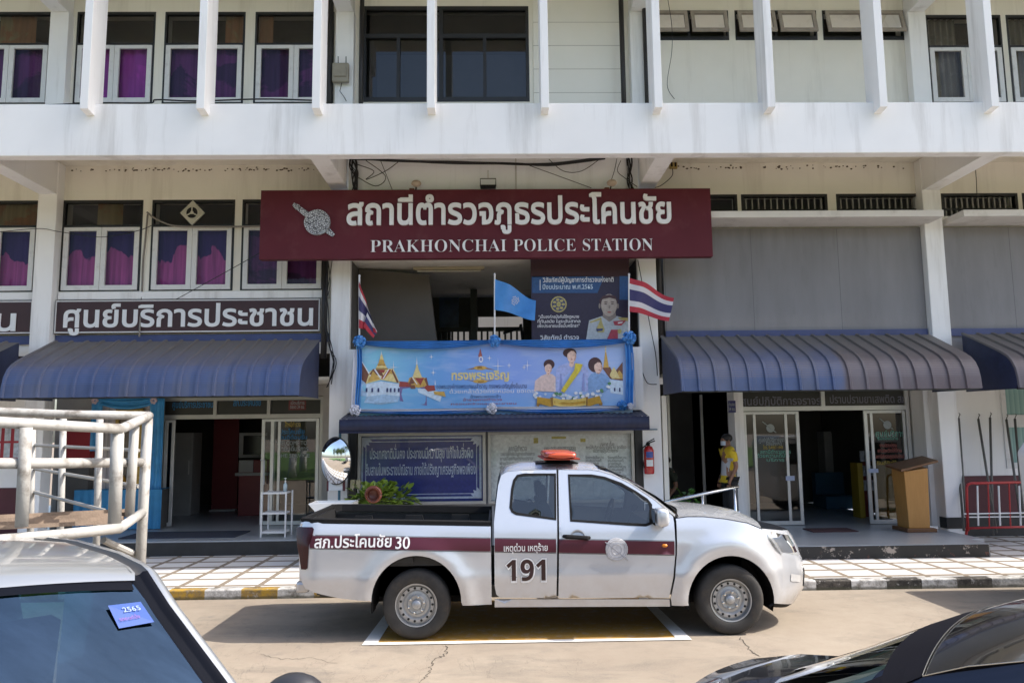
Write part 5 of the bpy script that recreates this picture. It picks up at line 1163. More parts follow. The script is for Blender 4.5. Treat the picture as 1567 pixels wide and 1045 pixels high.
b = MB(); sheet(b, [(.015, -Wd+.02, -.02, 1.53, .04), (.055, -Wd+.02, -.02, 1.496, .045)], 14, lift=.002); b.build('windscreen_seal', SEALM, L, smooth=True)
# tax sticker: found on the windscreen surface
def on_ws(px, py):
    d = _r*((px-783.5)/FPX)-_u*((py-522.5)/FPX)+_f; best = None
    for i in range(400):
        t = .9+i*.008; p = Vector((0, 0, EYE))+d*t; q = p-O1; a, s = q.dot(Fw), q.dot(Rt)
        for k in range(len(WS)-1):
            if WS[k][0] <= a <= WS[k+1][0]:
                f = (a-WS[k][0])/(WS[k+1][0]-WS[k][0]); sl = WS[k][1]+(WS[k+1][1]-WS[k][1])*f; sr = WS[k][2]+(WS[k+1][2]-WS[k][2])*f; z = WS[k][3]+(WS[k+1][3]-WS[k][3])*f; c = WS[k][4]+(WS[k+1][4]-WS[k][4])*f
                tt = (s-sl)/(sr-sl)
                if p.z < z+c*(1-(2*tt-1)**2): return Vector((p.x, p.y, p.z+.008))
    return Vector((0, 0, EYE))+d*2.4
STK = plain('blue_tax_sticker', (.045, .09, .30), .35)
c4 = [on_ws(x, y) for x, y in ((165, 930), (215, 924), (236, 955), (182, 965))]
MB().face(c4).build('tax_sticker', STK, L)
def stfn(x, z, dy=0): p = c4[3].lerp(c4[2], x).lerp(c4[0].lerp(c4[1], x), z); return (p.x, p.y-.004+dy, p.z+.006)
letter(b := MB(), '2565', .34, .86, .56, .3, 0, 0, 2, .01, stfn); b.build('lettering', plain('sticker_print', (.25, .32, .5), .4), L)
letter(b := MB(), 'รถยนต์นั่ง', .12, .7, .22, .2, 0, 0, 2, .0, stfn); b.build('lettering', plain('sticker_red', (.22, .08, .3), .4), L)
# cabin dark, dash, body below
b = MB(); sheet(b, [(.15, -Wd, .0, .98, 0), (.95, -Wd-.05, .05, .93, .0)], 4); b.build('dashboard', pm('grey_dashboard', (.10, .11, .12), .6, .1, 3), L)
b = MB()
for s in (-.95, -.3): b.add([lp(a, s+e, z) for a, z in ((-.9, .9), (-.75, 1.3), (-.62, 1.3), (-.72, .9)) for e in (-.25, .25)], [(0, 2, 3, 1), (2, 4, 5, 3), (4, 6, 7, 5), (0, 1, 7, 6), (0, 6, 4, 2), (1, 3, 5, 7)])
b.build('seat', SEAT, L)
b = MB(); sheet(b, [(.80, -Wd-.1, .1, .985, .02), (1.2, -Wd-.12, .12, .95, .03), (1.75, -Wd-.08, .08, .86, .02), (1.82, -Wd-.06, .06, .76, .0), (1.84, -Wd-.06, .06, .35, 0)], 10); b.build('bonnet', PS, L, smooth=True)
b = MB()
for s in (.16, -Wd-.16):
    sg = 1 if s > 0 else -1
    pts = [(1.82, .35), (1.82, .74), (1.2, .90), (.8, .98), (-1.4, 1.0), (-1.42, .35)]
    b.add([lp(a, s, z) for a, z in pts], [tuple(range(6))])
    b.add([lp(a, s, z) for a, z in ((-1.38, .98), (.8, .98))]+[lp(a, (.14 if sg > 0 else -Wd-.14), z) for a, z in ((.6, 1.0), (.0, 1.42), (-1.25, 1.42))], [(0, 1, 2, 3, 4)])
b.add([lp(-1.4, s, z) for s, z in ((.14, .5), (-Wd-.14, .5), (-Wd+.04, 1.4), (-.04, 1.4))], [(0, 1, 2, 3)])
b.build('body', PS, L)
b = MB(); b.add([lp(a, s, z) for z in (.35, .92) for a, s in ((-1.48, .14), (-1.48, -Wd-.14), (-3.3, -Wd-.14), (-3.3, .14))], [(0, 1, 2, 3), (0, 4, 5, 1), (1, 5, 6, 2), (2, 6, 7, 3), (3, 7, 4, 0), (4, 7, 6, 5)]); b.build('bed', PS, L)
for a in (1.0, -2.4):
    for s in (.12, -Wd-.12):
        b = MB(); c = Vector(lp(a, s, .32)); ring = []
        b.tube([tuple(c-Rt*.1), tuple(c+Rt*.1)], .32, 24); b.build('wheel', RUB, L)
MK = plain('black_mirror_housing', (.03, .03, .034), .35)
m_ = at(450, 1073, 2.05); b = MB(); b.ball((m_.x, m_.y, m_.z), (.085, .06, .07), 14, 10).tube([(m_.x-.05, m_.y, m_.z-.03), (m_.x-.22, m_.y+.02, m_.z-.06)], .03, 8); b.build('wing_mirror', MK, L, smooth=True)
# rack of white pipes
PIPE = pm('worn_white_pipe', (.38, .37, .35), .6, .08, 6, .15, 60, dirt=('#4a3c2e', .9), dscale=9); RODM = pm('grey_rod', (.30, .29, .27), .6, .1, 6)
RK = bpy.data.objects.new('pipe_rack', None); COL.objects.link(RK); RK.parent = L; OFF[RK.name] = OFF[L.name]
def pt(x, y, d): return tuple(at(x, y, d))
d0, d1, d2 = 3.55, 4.1, 4.75
b = MB(); b.tube([pt(-120, 640, d0-.25), pt(-20, 645, d0), pt(100, 651.5, 3.82), pt(186, 656, d1)], .0265, 10); b.tube([pt(186, 656, d1), pt(228, 636, d2)], .0265, 10); b.tube([pt(228, 636, d2), pt(100, 634, 4.65), pt(-20, 629, 4.5), pt(-160, 625, 4.3)], .0265, 10); b.build('top_rail', PIPE, RK, smooth=True)
b = MB(); b.tube([pt(-120, 838, d0-.25), pt(-20, 828, d0), pt(100, 817, 3.82), pt(183, 808, d1)], .0265, 10); b.tube([pt(183, 808, d1), pt(218, 784, d2)], .0265, 10); b.build('bottom_rail', PIPE, RK, smooth=True)
b = MB(); b.tube([pt(-120, 708, d0-.25), pt(-20, 709, d0), pt(100, 708.5, 3.86), pt(218, 707, d2)], .026, 10); b.build('middle_rail', PIPE, RK, smooth=True)
for x0_, y0_, x1_, y1_, d, r_ in ((40, 654, 33, 806, 3.66, .028), (180, 660, 175, 804, d1, .032), (226, 640, 211, 935, d2, .030), (206, 652, 198, 790, 4.5, .026)):
    MB().tube([pt(x0_, y0_, d), pt(x1_, y1_, d)], r_, 10).build('post', PIPE, RK, smooth=True)
for x0_, y0_, x1_, y1_, d in ((97, 640, 90, 900, 5.3), (153, 640, 145, 915, 5.0), (50, 640, 45, 890, 5.5)): MB().tube([pt(x0_, y0_, d), pt(x1_, y1_, d)], .022, 8).build('post', PIPE, RK, smooth=True)
b = MB()
for ya, yb in ((681, 689), (717, 744), (753, 781)): b.tube([pt(53, ya, 5.5), pt(212 if yb < 760 else 160, yb, 4.85)], .012, 6)
b.build('side_rod', RODM, RK)
b = MB(); WOOD = pm('weathered_brown_plank', (.22, .165, .125), .9, .25, 6, .3, 60)
for k in range(4):
    o = k*5.5; b.add([pt(-60, 790+o, 3.9-.05*k), pt(196-k*4, 778+o, 4.6-.09*k), pt(196-k*4, 784.5+o, 4.6-.09*k), pt(-60, 796.5+o, 3.9-.05*k), pt(-60, 790+o, 4.05-.05*k), pt(198-k*4, 778+o, 4.75-.09*k), pt(198-k*4, 784.5+o, 4.75-.09*k), pt(-60, 796.5+o, 4.05-.05*k)], [(0, 1, 2, 3), (7, 6, 5, 4), (0, 4, 5, 1), (3, 2, 6, 7), (1, 5, 6, 2)])
b.build('plank_floor', WOOD, RK)
b = MB(); b.tube([pt(158, 826, 4.5), pt(213, 851, 4.8)], .02, 8); b.build('brace', PIPE, RK)

# ---- black sedan in the right foreground
F2 = Vector((.855, -.518, 0)).normalized(); A2 = Vector((-F2.y, F2.x, 0)); O2 = at(1412, 1035, Z=1.26); O2.z = 0
def lq(u, v, z): p = O2+F2*u+A2*v; return (p.x, p.y, z)            # u: from the rear glass top towards the front, v: across, 0 = near gutter
KB = NT('black_car_paint'); KB.P('Base Color', (.006, .006, .008, 1)).P('Roughness', .25).P('Coat Weight', 1.0).P('Coat Roughness', .04).P('Metallic', .2); KB = KB.mt
KN = NT('navy_black_car_paint'); KN.P('Base Color', (.004, .006, .022, 1)).P('Roughness', .3).P('Coat Weight', .4).P('Coat Roughness', .05); KN = KN.mt
D = root('black_sedan', 'shiny black sedan with a sloping rear glass at the lower right corner', 'car', lq(.5, .55, 0))
WW = 1.14
def surf(b, rows, n=16):
    """rows: u near, u far, v near, v far, z near, z far, crown, bow (how far the middle sits back)"""
    return b.add([(lambda t: lq(r0[0]+(r0[1]-r0[0])*t-r0[7]*(1-(2*t-1)**2), r0[2]+(r0[3]-r0[2])*t, r0[4]+(r0[5]-r0[4])*t+r0[6]*(1-(2*t-1)**2)))(j/n) for r0 in rows for j in range(n+1)], [(i*(n+1)+j, i*(n+1)+j+1, (i+1)*(n+1)+j+1, (i+1)*(n+1)+j) for i in range(len(rows)-1) for j in range(n)])
ROOF = [(.004, .22, 0, WW, 1.262, 1.268, .03, .03), (.12, .34, 0, WW, 1.305, 1.312, .04, .02), (.3, .5, .0, WW, 1.348, 1.357, .05, 0), (.6, .75, 0, WW, 1.385, 1.40, .06, 0), (.95, 1.0, 0, WW, 1.385, 1.41, .06, 0), (1.25, 1.25, .0, WW, 1.34, 1.30, .055, 0)]
b = MB(); surf(b, ROOF); b.build('roof', KB, D, smooth=True)
GR = [(0, .218, .0, WW, 1.259, 1.265, .03, .03), (-.06, .14, 0, WW, 1.225, 1.236, .03, .04), (-.2, -.03, .01, WW-.01, 1.14, 1.155, .03, .06), (-.36, -.23, .03, WW-.03, 1.045, 1.058, .03, .08), (-.5, -.42, .05, WW-.05, .975, .978, .03, .10)]
b = MB(); surf(b, GR); RG = glass('sedan_rear_glass', (.78, .86, .80), .05); b.build('rear_window', RG, D, smooth=True)
FRT = pm('black_glass_frit', (.006, .006, .010), .6, .1, 5, spec=.1)
b = MB(); surf(b, [(a, c, d, e, z0+.003, z1+.003, k, w) for a, c, d, e, z0, z1, k, w in GR[:2]]+[(-.13, .055, 0, WW, 1.186, 1.198, .033, .05)])
for f0, f1 in ((0, .14), (.9, 1)):
    for r0, r1 in zip(GR, GR[1:]):
        def sp(r_, t): return lq(r_[0]+(r_[1]-r_[0])*t-r_[7]*(1-(2*t-1)**2), r_[2]+(r_[3]-r_[2])*t, r_[4]+(r_[5]-r_[4])*t+r_[6]*(1-(2*t-1)**2)+.0035)
        b.grid(lambda u, v: sp(r0, f0+(f1-f0)*v) if u < .5 else sp(r1, f0+(f1-f0)*v), 1, 4)
b.build('window_frit', FRT, D, smooth=True)
b = MB(); CT = plain('thin_chrome_trim', (.45, .45, .45), .25, 1)
b.tube([(lambda t: lq(.22*t-.03*(1-(2*t-1)**2), WW*t, 1.262+.006*t+.03*(1-(2*t-1)**2)+.003))(k/16) for k in range(17)], .002, 5); b.tube([lq(u, -.002, z) for u, z in ((0, 1.263), (.12, 1.307), (.3, 1.350), (.6, 1.387), (.95, 1.387))], .002, 5); b.build('trim', CT, D)
b = MB(); surf(b, [(-.48, -.38, -.12, WW+.1, .955, .965, .02, .12), (-.62, -.58, -.14, WW+.12, .945, .945, .025, .12), (-.80, -.80, -.13, WW+.1, .905, .90, .025, .12), (-.88, -.88, -.1, WW+.07, .84, .84, .02, .12), (-.95, -.95, -.08, WW+.05, .74, .74, .01, .12), (-1.0, -1.0, -.07, WW+.04, .45, .45, 0, .12)]); b.build('boot_lid', KB, D, smooth=True)
b = MB(); surf(b, [(.0, .0, -.16, -.0, 1.0, 1.26, .02, 0), (.3, .3, -.17, -.0, 1.02, 1.345, .025, 0), (.95, .95, -.17, 0, 1.02, 1.385, .025, 0), (1.3, 1.3, -.17, .0, 1.0, 1.33, .02, 0)], 8); b.build('door_frame', KN, D, smooth=True)
b = MB()
for v, s in ((-.16, -1), (WW+.14, 1)):
    pts = [(-1.0, .3), (-.99, .6), (-.93, .74), (-.8, .86), (-.5, .92), (0, .97), (1.3, .98), (2.1, .88), (2.5, .72), (2.55, .3)]; b.add([lq(u, v, z) for u, z in pts], [tuple(range(len(pts)))])
b.add([lq(u, v, z) for u, v, z in ((1.3, -.16, 1.0), (1.3, WW+.14, 1.0), (2.1, WW+.14, .88), (2.1, -.16, .88), (2.55, -.16, .6), (2.55, WW+.14, .6))], [(0, 1, 2, 3), (3, 2, 5, 4)])
b.add([lq(u, v, z) for u, v, z in ((-.5, -.16, .95), (0, -.16, 1.0), (0, 0, 1.258), (-.5, .05, .972))], [(0, 1, 2, 3)]); b.add([lq(u, v, z) for u, v, z in ((-.5, WW+.10, .93), (1.3, WW+.14, .98), (1.25, WW, 1.295), (.75, WW, 1.39), (.3, WW, 1.29), (.22, WW, 1.255), (-.42, WW-.05, .96))], [(0, 1, 2, 3, 4, 5, 6)])
b.build('body', KN, D)
MB().add([lq(u, v, z) for u, v, z in ((1.25, 0, 1.34), (1.25, WW, 1.3), (1.95, WW+.05, .92), (1.95, -.05, .92))], [(0, 1, 2, 3)]).build('windscreen', GLC, D)
b = MB(); surf(b, [(a, c, d+.12, e-.12, z0-.075, z1-.075, k, w) for a, c, d, e, z0, z1, k, w in GR[2:]]); b.build('lit_interior_sheet', pm('pale_green_lit_interior', (.50, .58, .48), .8, .12, 14), D, smooth=True)  # added pale sheet standing in for the sunlit cabin seen through the glass
for u in (-.55, 1.95):
    for v in (-.1, WW+.08):
        c = Vector(lq(u, v, .3)); MB().tube([tuple(c-A2*.1), tuple(c+A2*.1)], .3, 24).build('wheel', RUB, D)
# ------------------------------------------------------------------ things on and around the front
def P(x, y, Y=None, Z=None): return at(x, y, Y, Z)
# convex mirror on the left centre column
c = P(513.5, 705, 12.75); V = root('convex_mirror', 'tall oval convex traffic mirror on a blue pipe in front of the column', 'mirror', (c.x, 12.75, .36))
MIR = NT('mirror_chrome'); MIR.P('Base Color', (.9, .9, .9, 1)).P('Metallic', 1.0).P('Roughness', .02); MIR = MIR.mt
nd = Vector((-.28, -.96, -.04)).normalized(); a1 = Vector((0, 0, 1)).cross(nd).normalized(); a2 = nd.cross(a1)
def capm(b, r, rc, back, n=32, m=8):
    h0 = rc-math.sqrt(rc*rc-r*r)
    return b.grid(lambda u, v: c+(a1*math.cos(2*math.pi*v)*.72+a2*math.sin(2*math.pi*v))*(r*u)+nd*(h0-(rc-math.sqrt(max(0, rc*rc-(r*u)**2)))-back), m, n)
b = MB(); capm(b, .372, 1.1, 0); b.build('mirror_face', MIR, V, smooth=True)
b = MB(); capm(b, .392, -1.1 if 0 else 1.3, .015); b.build('backing', plain('black_backing', (.03, .03, .03)), V, smooth=True)
BP = pm('blue_water_pipe', (.05, .16, .24), .5, .1, 8)
b = MB(); b.tube([(c.x+.02, 12.98, .36), (c.x+.02, 12.98, 2.22)], .022, 8).tube([(c.x+.02, 12.98, 2.22), (c.x+.30, 12.98, 2.26)], .015, 8).tube([(c.x, 12.78, c.z), (c.x+.02, 12.98, c.z)], .02, 6); b.build('pole', BP, V)
p, q = P(503, 736, 12.8), P(524, 750, 12.8); pl_ = MB().box(p.x, q.x, 12.8, 12.81, q.z, p.z).build('sign_plate', plain('white_plate', (.62, .64, .66)), V)
MB().box(p.x-.03, p.x-.002, 12.799, 12.812, q.z-.01, p.z).box(q.x+.002, q.x+.045, 12.799, 12.812, q.z-.01, p.z).build('plate_side', MAROONP, pl_)
# hand basin, soap dispensers
p = P(476, 770, 11.4); q = P(540, 770, 11.4)
B = root('hand_basin', 'white wash basin on a stand behind the pickup bed below the oval mirror', 'basin', ((p.x+q.x)/2, 11.5, .12))
b = MB(); b.add([(x, y, z) for z, k in ((p.z+.01, 1), (p.z-.09, .82)) for x, y in ((p.x+(1-k)*.5, 11.3), (q.x, 11.3), (q.x, 11.75), (p.x+(1-k)*.5, 11.75))], [(0, 1, 5, 4), (1, 2, 6, 5), (2, 3, 7, 6), (3, 0, 4, 7), (4, 5, 6, 7)]); b.build('bowl', plain('white_ceramic', (.75, .76, .76), .15), B, solid=.02)
b = MB(); b.box(p.x+.2, q.x-.15, 11.4, 11.65, .12, p.z-.09); b.build('pedestal', plain('white_ceramic', (.75, .76, .76), .15), B)
p = P(536, 734, 13.0); q = P(551, 750, 13.0)
for i, xx in enumerate((p.x, (p.x+q.x)/2+.01)):
    S_ = root('soap_dispenser', ('left' if i == 0 else 'right')+' one of two cream soap dispensers beside the oval mirror', 'dispenser', (xx+.06, 13.0, q.z), 'soap dispensers beside the mirror')
    MB().box(xx, xx+.075, 12.98, 13.09, q.z+.03, p.z).build('body', pm('cream_plastic', (.45, .40, .24), .35, .05), S_, bevel=.012); MB().lathe([(.012, 0), (.016, .03)], (xx+.037, 13.03, q.z), 'z', 8).build('nozzle', ALUW, S_)
# potted plants below the navy board
LEAF = NT('plant_leaf'); n_ = LEAF.noise(9, 3); LEAF.P('Base Color', LEAF.mix(n_, (.06, .15, .02, 1), (.30, .38, .05, 1))).P('Roughness', .45); LEAF = LEAF.mt
def leafy(name, label, x, y, z, r, n, pot, seed, col=LEAF, pr=.12, ph=.22, group=None):
    rd = random.Random(seed); t = root(name, label, 'potted plant', (x, y, z), group)
    b = MB(); b.lathe([(0, 0), (pr*.7, 0), (pr, ph*.9), (pr*1.08, ph*.9), (pr*1.08, ph), (pr*.9, ph), (pr*.85, ph*.85), (0, ph*.85)], (x, y, z), 'z', 20); b.build('pot', pot, t, auto=40)
    b = MB(); st = MB()
    for k in range(n):
        a = rd.uniform(0, 6.283); e = rd.uniform(-.3, 1.3); rr = r*rd.uniform(.4, 1); d = Vector((math.cos(a)*math.cos(e), math.sin(a)*math.cos(e), math.sin(e))); o = Vector((x, y, z+ph))+d*rr
        if k % 4 == 0: st.tube([(x, y, z+ph*.8), tuple(Vector((x, y, z+ph))+d*rr*.5+Vector((0, 0, .04))), tuple(o)], .004, 4)
        t1 = (d+Vector((rd.uniform(-.6, .6), rd.uniform(-.6, .6), rd.uniform(-.9, .1)))).normalized(); s1 = t1.cross(Vector((0, 0, 1))).normalized(); L_ = rd.uniform(.09, .17); w = L_*.36; up = s1.cross(t1)*L_*.12
        b.add([o, o+t1*L_*.35+s1*w+up, o+t1*L_*.7+s1*w*.8+up, o+t1*L_, o+t1*L_*.7-s1*w*.8+up, o+t1*L_*.35-s1*w+up, o+t1*L_*.5], [(0, 1, 6), (1, 2, 6), (2, 3, 6), (3, 4, 6), (4, 5, 6), (5, 0, 6)])
    st.build('stem', plain('plant_stem', (.08, .10, .03)), t); b.build('foliage', col, t, smooth=True); return t
TERRA = pm('terracotta', (.36, .13, .06), .75, .12, 8); 
c = P(575, 772, 12.2); leafy('potted_plant', 'leafy plant spilling round a red brown clay jar behind the pickup bed', c.x-.05, 12.35, .52, .46, 330, TERRA, 3, pr=.14, ph=.30)
c = P(607, 765, 12.6); leafy('potted_plant', 'darker green plant in a grey pail under the navy board', c.x, 12.6, .62, .34, 150, pm('grey_pail', (.25, .26, .27), .4), 5, pr=.13, ph=.24)
J = root('clay_jar', 'round mouthed red brown clay jar set among the plant leaves', 'jar', (P(574, 770, 11.95).x, 11.95, .12)); j = P(574, 755, 11.95)
MB().lathe([(0, .0), (.10, 0), (.15, .25), (.14, .45), (.085, .58), (.075, .66)], (j.x, 11.95, .12), 'z', 20).build('body', TERRA, J, smooth=True)
b = MB(); b.tube([(j.x+.105*math.cos(k*.314), 11.78, j.z+.105*math.sin(k*.314)) for k in range(21)], .028, 8); b.lathe([(0, .0), (.1, 0), (.1, .12)], (j.x, 11.80, j.z), 'y', 20); b.build('mouth', pm('brown_glazed_clay', (.20, .06, .035), .35), J, smooth=True)
MB().box(j.x-.5, j.x+.55, 12.1, 12.8, .12, .52).build('plinth_block', GREYWALL, J)
# fire extinguisher on the right centre column
c = P(993, 700, 12.97); X = root('fire_extinguisher', 'red fire extinguisher with a white tag hung on the column', 'fire extinguisher', (c.x, 12.97, 1.3)); zb = P(993, 725, 12.97).z; zt = P(993, 682, 12.97).z
EXR = pm('red_gloss_paint', (.42, .02, .022), .25, .08, 5, coat=.5)
MB().lathe([(0, 0), (.075, 0), (.085, .02), (.085, zt-zb-.07), (.06, zt-zb-.015), (.03, zt-zb)], (c.x, 12.97, zb), 'z', 24).build('cylinder', EXR, X, smooth=True)
b = MB(); b.lathe([(.025, 0), (.025, .05), (.0, .05)], (c.x, 12.97, zt), 'z', 10).tube([(c.x-.05, 12.95, zt+.03), (c.x+.10, 12.92, zt+.085)], .012, 6).tube([(c.x-.04, 12.95, zt+.05), (c.x+.09, 12.92, zt+.12)], .01, 6); b.build('valve', BLK, X)
MB().tube([(c.x-.03, 12.95, zt+.02), (c.x-.11, 12.93, zt-.03), (c.x-.115, 12.93, zb+.25), (c.x-.09, 12.93, zb+.1)], .012, 8).build('hose', CABLE, X, smooth=True)
for za, zc, w, mt, nm in ((.27, .37, .07, plain('blue_label', (.05, .08, .3)), 'label'), (.13, .235, .055, plain('white_tag', (.7, .7, .7)), 'tag')): MB().grid(lambda u, v: (c.x+.0875*math.sin((u-.5)*1.4), 12.97-.0875*math.cos((u-.5)*1.4), zb+za+(zc-za)*v), 8, 1).build(nm, mt, X)
# handrail of the ramp
HRY = 12.35; a_, d_ = P(1005, 771, HRY), P(1130, 744, HRY); H_ = root('handrail', 'stainless steel handrail rising along the ramp behind the bonnet', 'handrail', ((a_.x+d_.x)/2, HRY, .12))
b = MB(); b.tube([a_, d_], .028, 10); b.build('rail', STEEL, H_, smooth=True)
for px_, py_ in ((1020, 768), (1075, 757), (1124, 746)): p = P(px_, py_, HRY); MB().tube([(p.x, HRY, .12), tuple(p)], .025, 10).build('post', STEEL, H_, smooth=True)
MB().tube([(a_.x, HRY, a_.z-.4), (d_.x, HRY, d_.z-.4)], .02, 8).build('lower_rail', STEEL, H_)
g = MB(); g.add([(2.9, 12.0, .122), (4.4, 12.0, .3), (4.4, 13.0, .3), (2.9, 13.0, .122), (2.9, 12.0, .1), (4.4, 12.0, .1), (4.4, 13.0, .1), (2.9, 13.0, .1)], [(0, 1, 2, 3), (0, 4, 5, 1), (3, 2, 6, 7)])
# white wire rack with bottle on left porch
RY = 12.95; rx0, rx1 = P(400, 790, RY).x, P(437, 790, RY).x; W_ = root('metal_rack', 'white three tier metal rack standing before the left glass doors', 'rack', ((rx0+rx1)/2, RY, PL))
zt = P(418, 752, RY).z
for xx, yy in ((rx0, RY), (rx1, RY), (rx0+.02, RY+.32), (rx1+.02, RY+.32)): MB().box(xx-.012, xx+.012, yy-.012, yy+.012, PL, zt).build('leg', WHITEF, W_)
for zz in (PL+.06, (PL+zt)/2, zt-.04): MB().box(rx0+.013, rx1-.013, RY-.01, RY+.31, zz, zz+.03).build('shelf', WHITEF, W_)
c = P(434, 744, RY); G_ = root('spray_bottle', 'clear blue sanitiser pump bottle on top of the white rack', 'bottle', (c.x, RY+.1, zt))
MB().lathe([(0, 0), (.032, 0), (.034, .10), (.03, .125), (.012, .14), (.012, .16)], (c.x, RY+.1, zt-.009), 'z', 14).build('body', pm('pale_blue_bottle', (.45, .56, .62), .2), G_, smooth=True); MB().lathe([(.014, .16), (.014, .18), (.006, .18), (.006, .215), (.03, .215), (.0, .23)], (c.x, RY+.1, zt-.009), 'z', 10).build('pump', WHITEF, G_)
# mats
def mat_(label, x0, x1, y0, y1, z, m): o = MB().box(x0, x1, y0, y1, z+.001, z+.016).build('door_mat', m, None); tag(o, label, 'door mat')
m0, m1 = P(215, 815, Z=PL), P(385, 812, Z=PL); mat_('long dark navy door mat on the left porch', m0.x, m1.x, 12.95, 13.75, PL, pm('navy_mat', (.03, .035, .055), .95, .2, 30, .4, 120))
m0, m1 = P(1243, 814, Z=PR), P(1312, 813, Z=PR); mat_('small maroon door mat before the right glass doors', m0.x, m1.x, 12.85, 13.3, PR, pm('maroon_mat', (.06, .025, .028), .95, .2, 30, .4, 120))
# lectern
LY = 12.75; lx0, lx1 = P(1387, 760, LY).x, P(1421, 760, LY).x; K = root('lectern', 'wooden lectern with a slanted top standing on the right porch', 'lectern', ((lx0+lx1)/2, LY, PR)); zt = P(1405, 716, LY).z
def wood_mat(name, a, c):
    m = NT(name); n = m.noise(3, 6, m.mp((6, 6, .7)), .6, 1.5); m.P('Base Color', m.mix(n, lin(a), lin(c))).P('Roughness', .4); return m.mt
LWD = wood_mat('orange_varnished_wood', (.36, .17, .045), (.54, .28, .085)); DWD = wood_mat('dark_varnished_wood', (.10, .045, .02), (.19, .09, .04))
b = MB(); b.add([(lx0, LY-.02, PR+.06), (lx1-.02, LY-.02, PR+.06), (lx1-.02, LY+.35, PR+.06), (lx0, LY+.35, PR+.06), (lx0-.03, LY-.04, zt-.05), (lx1+.0, LY-.04, zt+.0), (lx1, LY+.38, zt+.05), (lx0-.03, LY+.38, zt)], [(0, 1, 5, 4), (1, 2, 6, 5), (2, 3, 7, 6), (3, 0, 4, 7), (4, 5, 6, 7), (3, 2, 1, 0)]); b.build('body', LWD, K, bevel=.008)
b = MB(); p, q = P(1373, 718, LY), P(1434, 704, LY); b.add([(p.x, LY-.12, p.z), (q.x, LY-.02, q.z), (q.x, LY+.45, q.z+.06), (p.x, LY+.4, p.z+.06)], [(0, 1, 2, 3)]); b.build('slanted_top', DWD, K, solid=.035)
MB().box(lx0-.06, lx1+.06, LY-.08, LY+.42, PR+.001, PR+.06).build('base', DWD, K, bevel=.006)
# leaning poles and barrier
PIP = pm('dark_steel_tube', (.12, .115, .105), .5, .15, 9)
PLS = [((1461, 645), (1475, 812), 'with a short brass hook, leftmost of the leaning poles'), ((1467, 640), (1478, 790), 'close behind the hooked pole'), ((1497, 641), (1525, 815), 'tilted most, before the white wall'), ((1515, 639), (1520, 818), 'upright, right of the most tilted one'), ((1540, 642), (1563, 800), 'first of the pair before the teal blind'), ((1553, 641), (1566, 790), 'second of the pair before the teal blind')]
for (t_, b_, s_) in PLS:
    A_, Z_ = P(t_[0], t_[1], 13.42), P(b_[0], b_[1], 12.9); o = Vector((Z_.x, Z_.y, max(.13, Z_.z)))
    r_ = root('pole', 'thin dark steel pole '+s_, 'pole', tuple(o), 'steel poles leaning on the right wall'); MB().tube([o, A_], .02, 8).build('shaft', PIP, r_, smooth=True)
    MB().tube([A_, A_+Vector((0, -.02, .04)), A_+Vector((.02, -.02, .07)), A_+Vector((.0, -.02, .09))], .009, 6).build('hook', PIP, r_)
    if 'hook,' in s_: h0 = P(1446, 657.5, 13.3); h1 = P(1461, 657.5, 13.35); MB().tube([h0, h1], .011, 6).build('brass_hook', pm('brass', (.35, .16, .06), .4, metal=.6), r_)
BYY = 12.55; REDP = pm('red_enamel', (.36, .018, .02), .4, .1, 8); Q = root('crowd_barrier', 'red tubular barrier with white upright bars at the right edge', 'barrier', (P(1530, 812, BYY).x, BYY, .12))
bp_ = lambda x, y: P(x, y, BYY)
b = MB(); b.tube([bp_(1481, 812), bp_(1479, 746), bp_(1481, 741), bp_(1486, 739), bp_(1600, 737)], .022, 8).tube([bp_(1481, 808), bp_(1600, 805)], .018, 8); b.build('frame', REDP, Q, smooth=True)
for k, (x0_, x1_) in enumerate(((1495.5, 1497), (1512, 1514), (1528, 1530.5), (1544, 1546.5), (1559.5, 1562), (1575, 1578))):
    w_ = k % 2 == 0; p, q = bp_(x0_, 743 if w_ else 740), bp_(x1_, 804 if w_ else 806); MB().tube([p, q], .014 if w_ else .011, 6).build('bar', WHITEF if w_ else REDP, Q)
b = MB(); b.tube([bp_(1475, 786), bp_(1600, 784)], .012, 6).tube([bp_(1483, 791), bp_(1600, 790)], .01, 6); b.build('cross_bar', WHITEF, Q)
MB().tube([P(1480, 806, BYY), (P(1480, 806, BYY).x, BYY+.1, .13)], .02, 6).build('foot', REDP, Q)
# left alcove: cloth-covered table, framed portrait with drapes
AY = 14.2; c = P(178, 780, AY); U = root('altar_table', 'table covered in pleated sky blue cloth on the left porch', 'table', (c.x, AY, PL)); x0_, x1_ = P(112, 780, AY).x, P(247, 780, AY).x; zt = P(178, 750, AY).z
b = MB(); b.grid(lambda u, v: (x0_+(x1_-x0_)*u, AY-.02*math.sin(u*70)*(1-v*.7)-.0, PL+.01+(zt-PL)*v), 100, 3).grid(lambda u, v: (x0_+(x1_-x0_)*u, AY+.6*v, zt+.012), 2, 2); b.build('cloth', pm('sky_blue_cloth', (.05, .26, .50), .7, .1, 4), U, smooth=False)
MB().box(x0_+.05, x1_-.05, AY+.05, AY+.55, PL, zt-.01).build('table_body', DARKIN, U)
PFY = 14.42; Y_ = root('framed_portrait', 'gold framed picture hung with sky blue and white drapes at the left', 'picture', (P(188, 680, PFY).x, PFY, 1.2))
p, q = P(178, 626, PFY), P(214, 740, PFY)
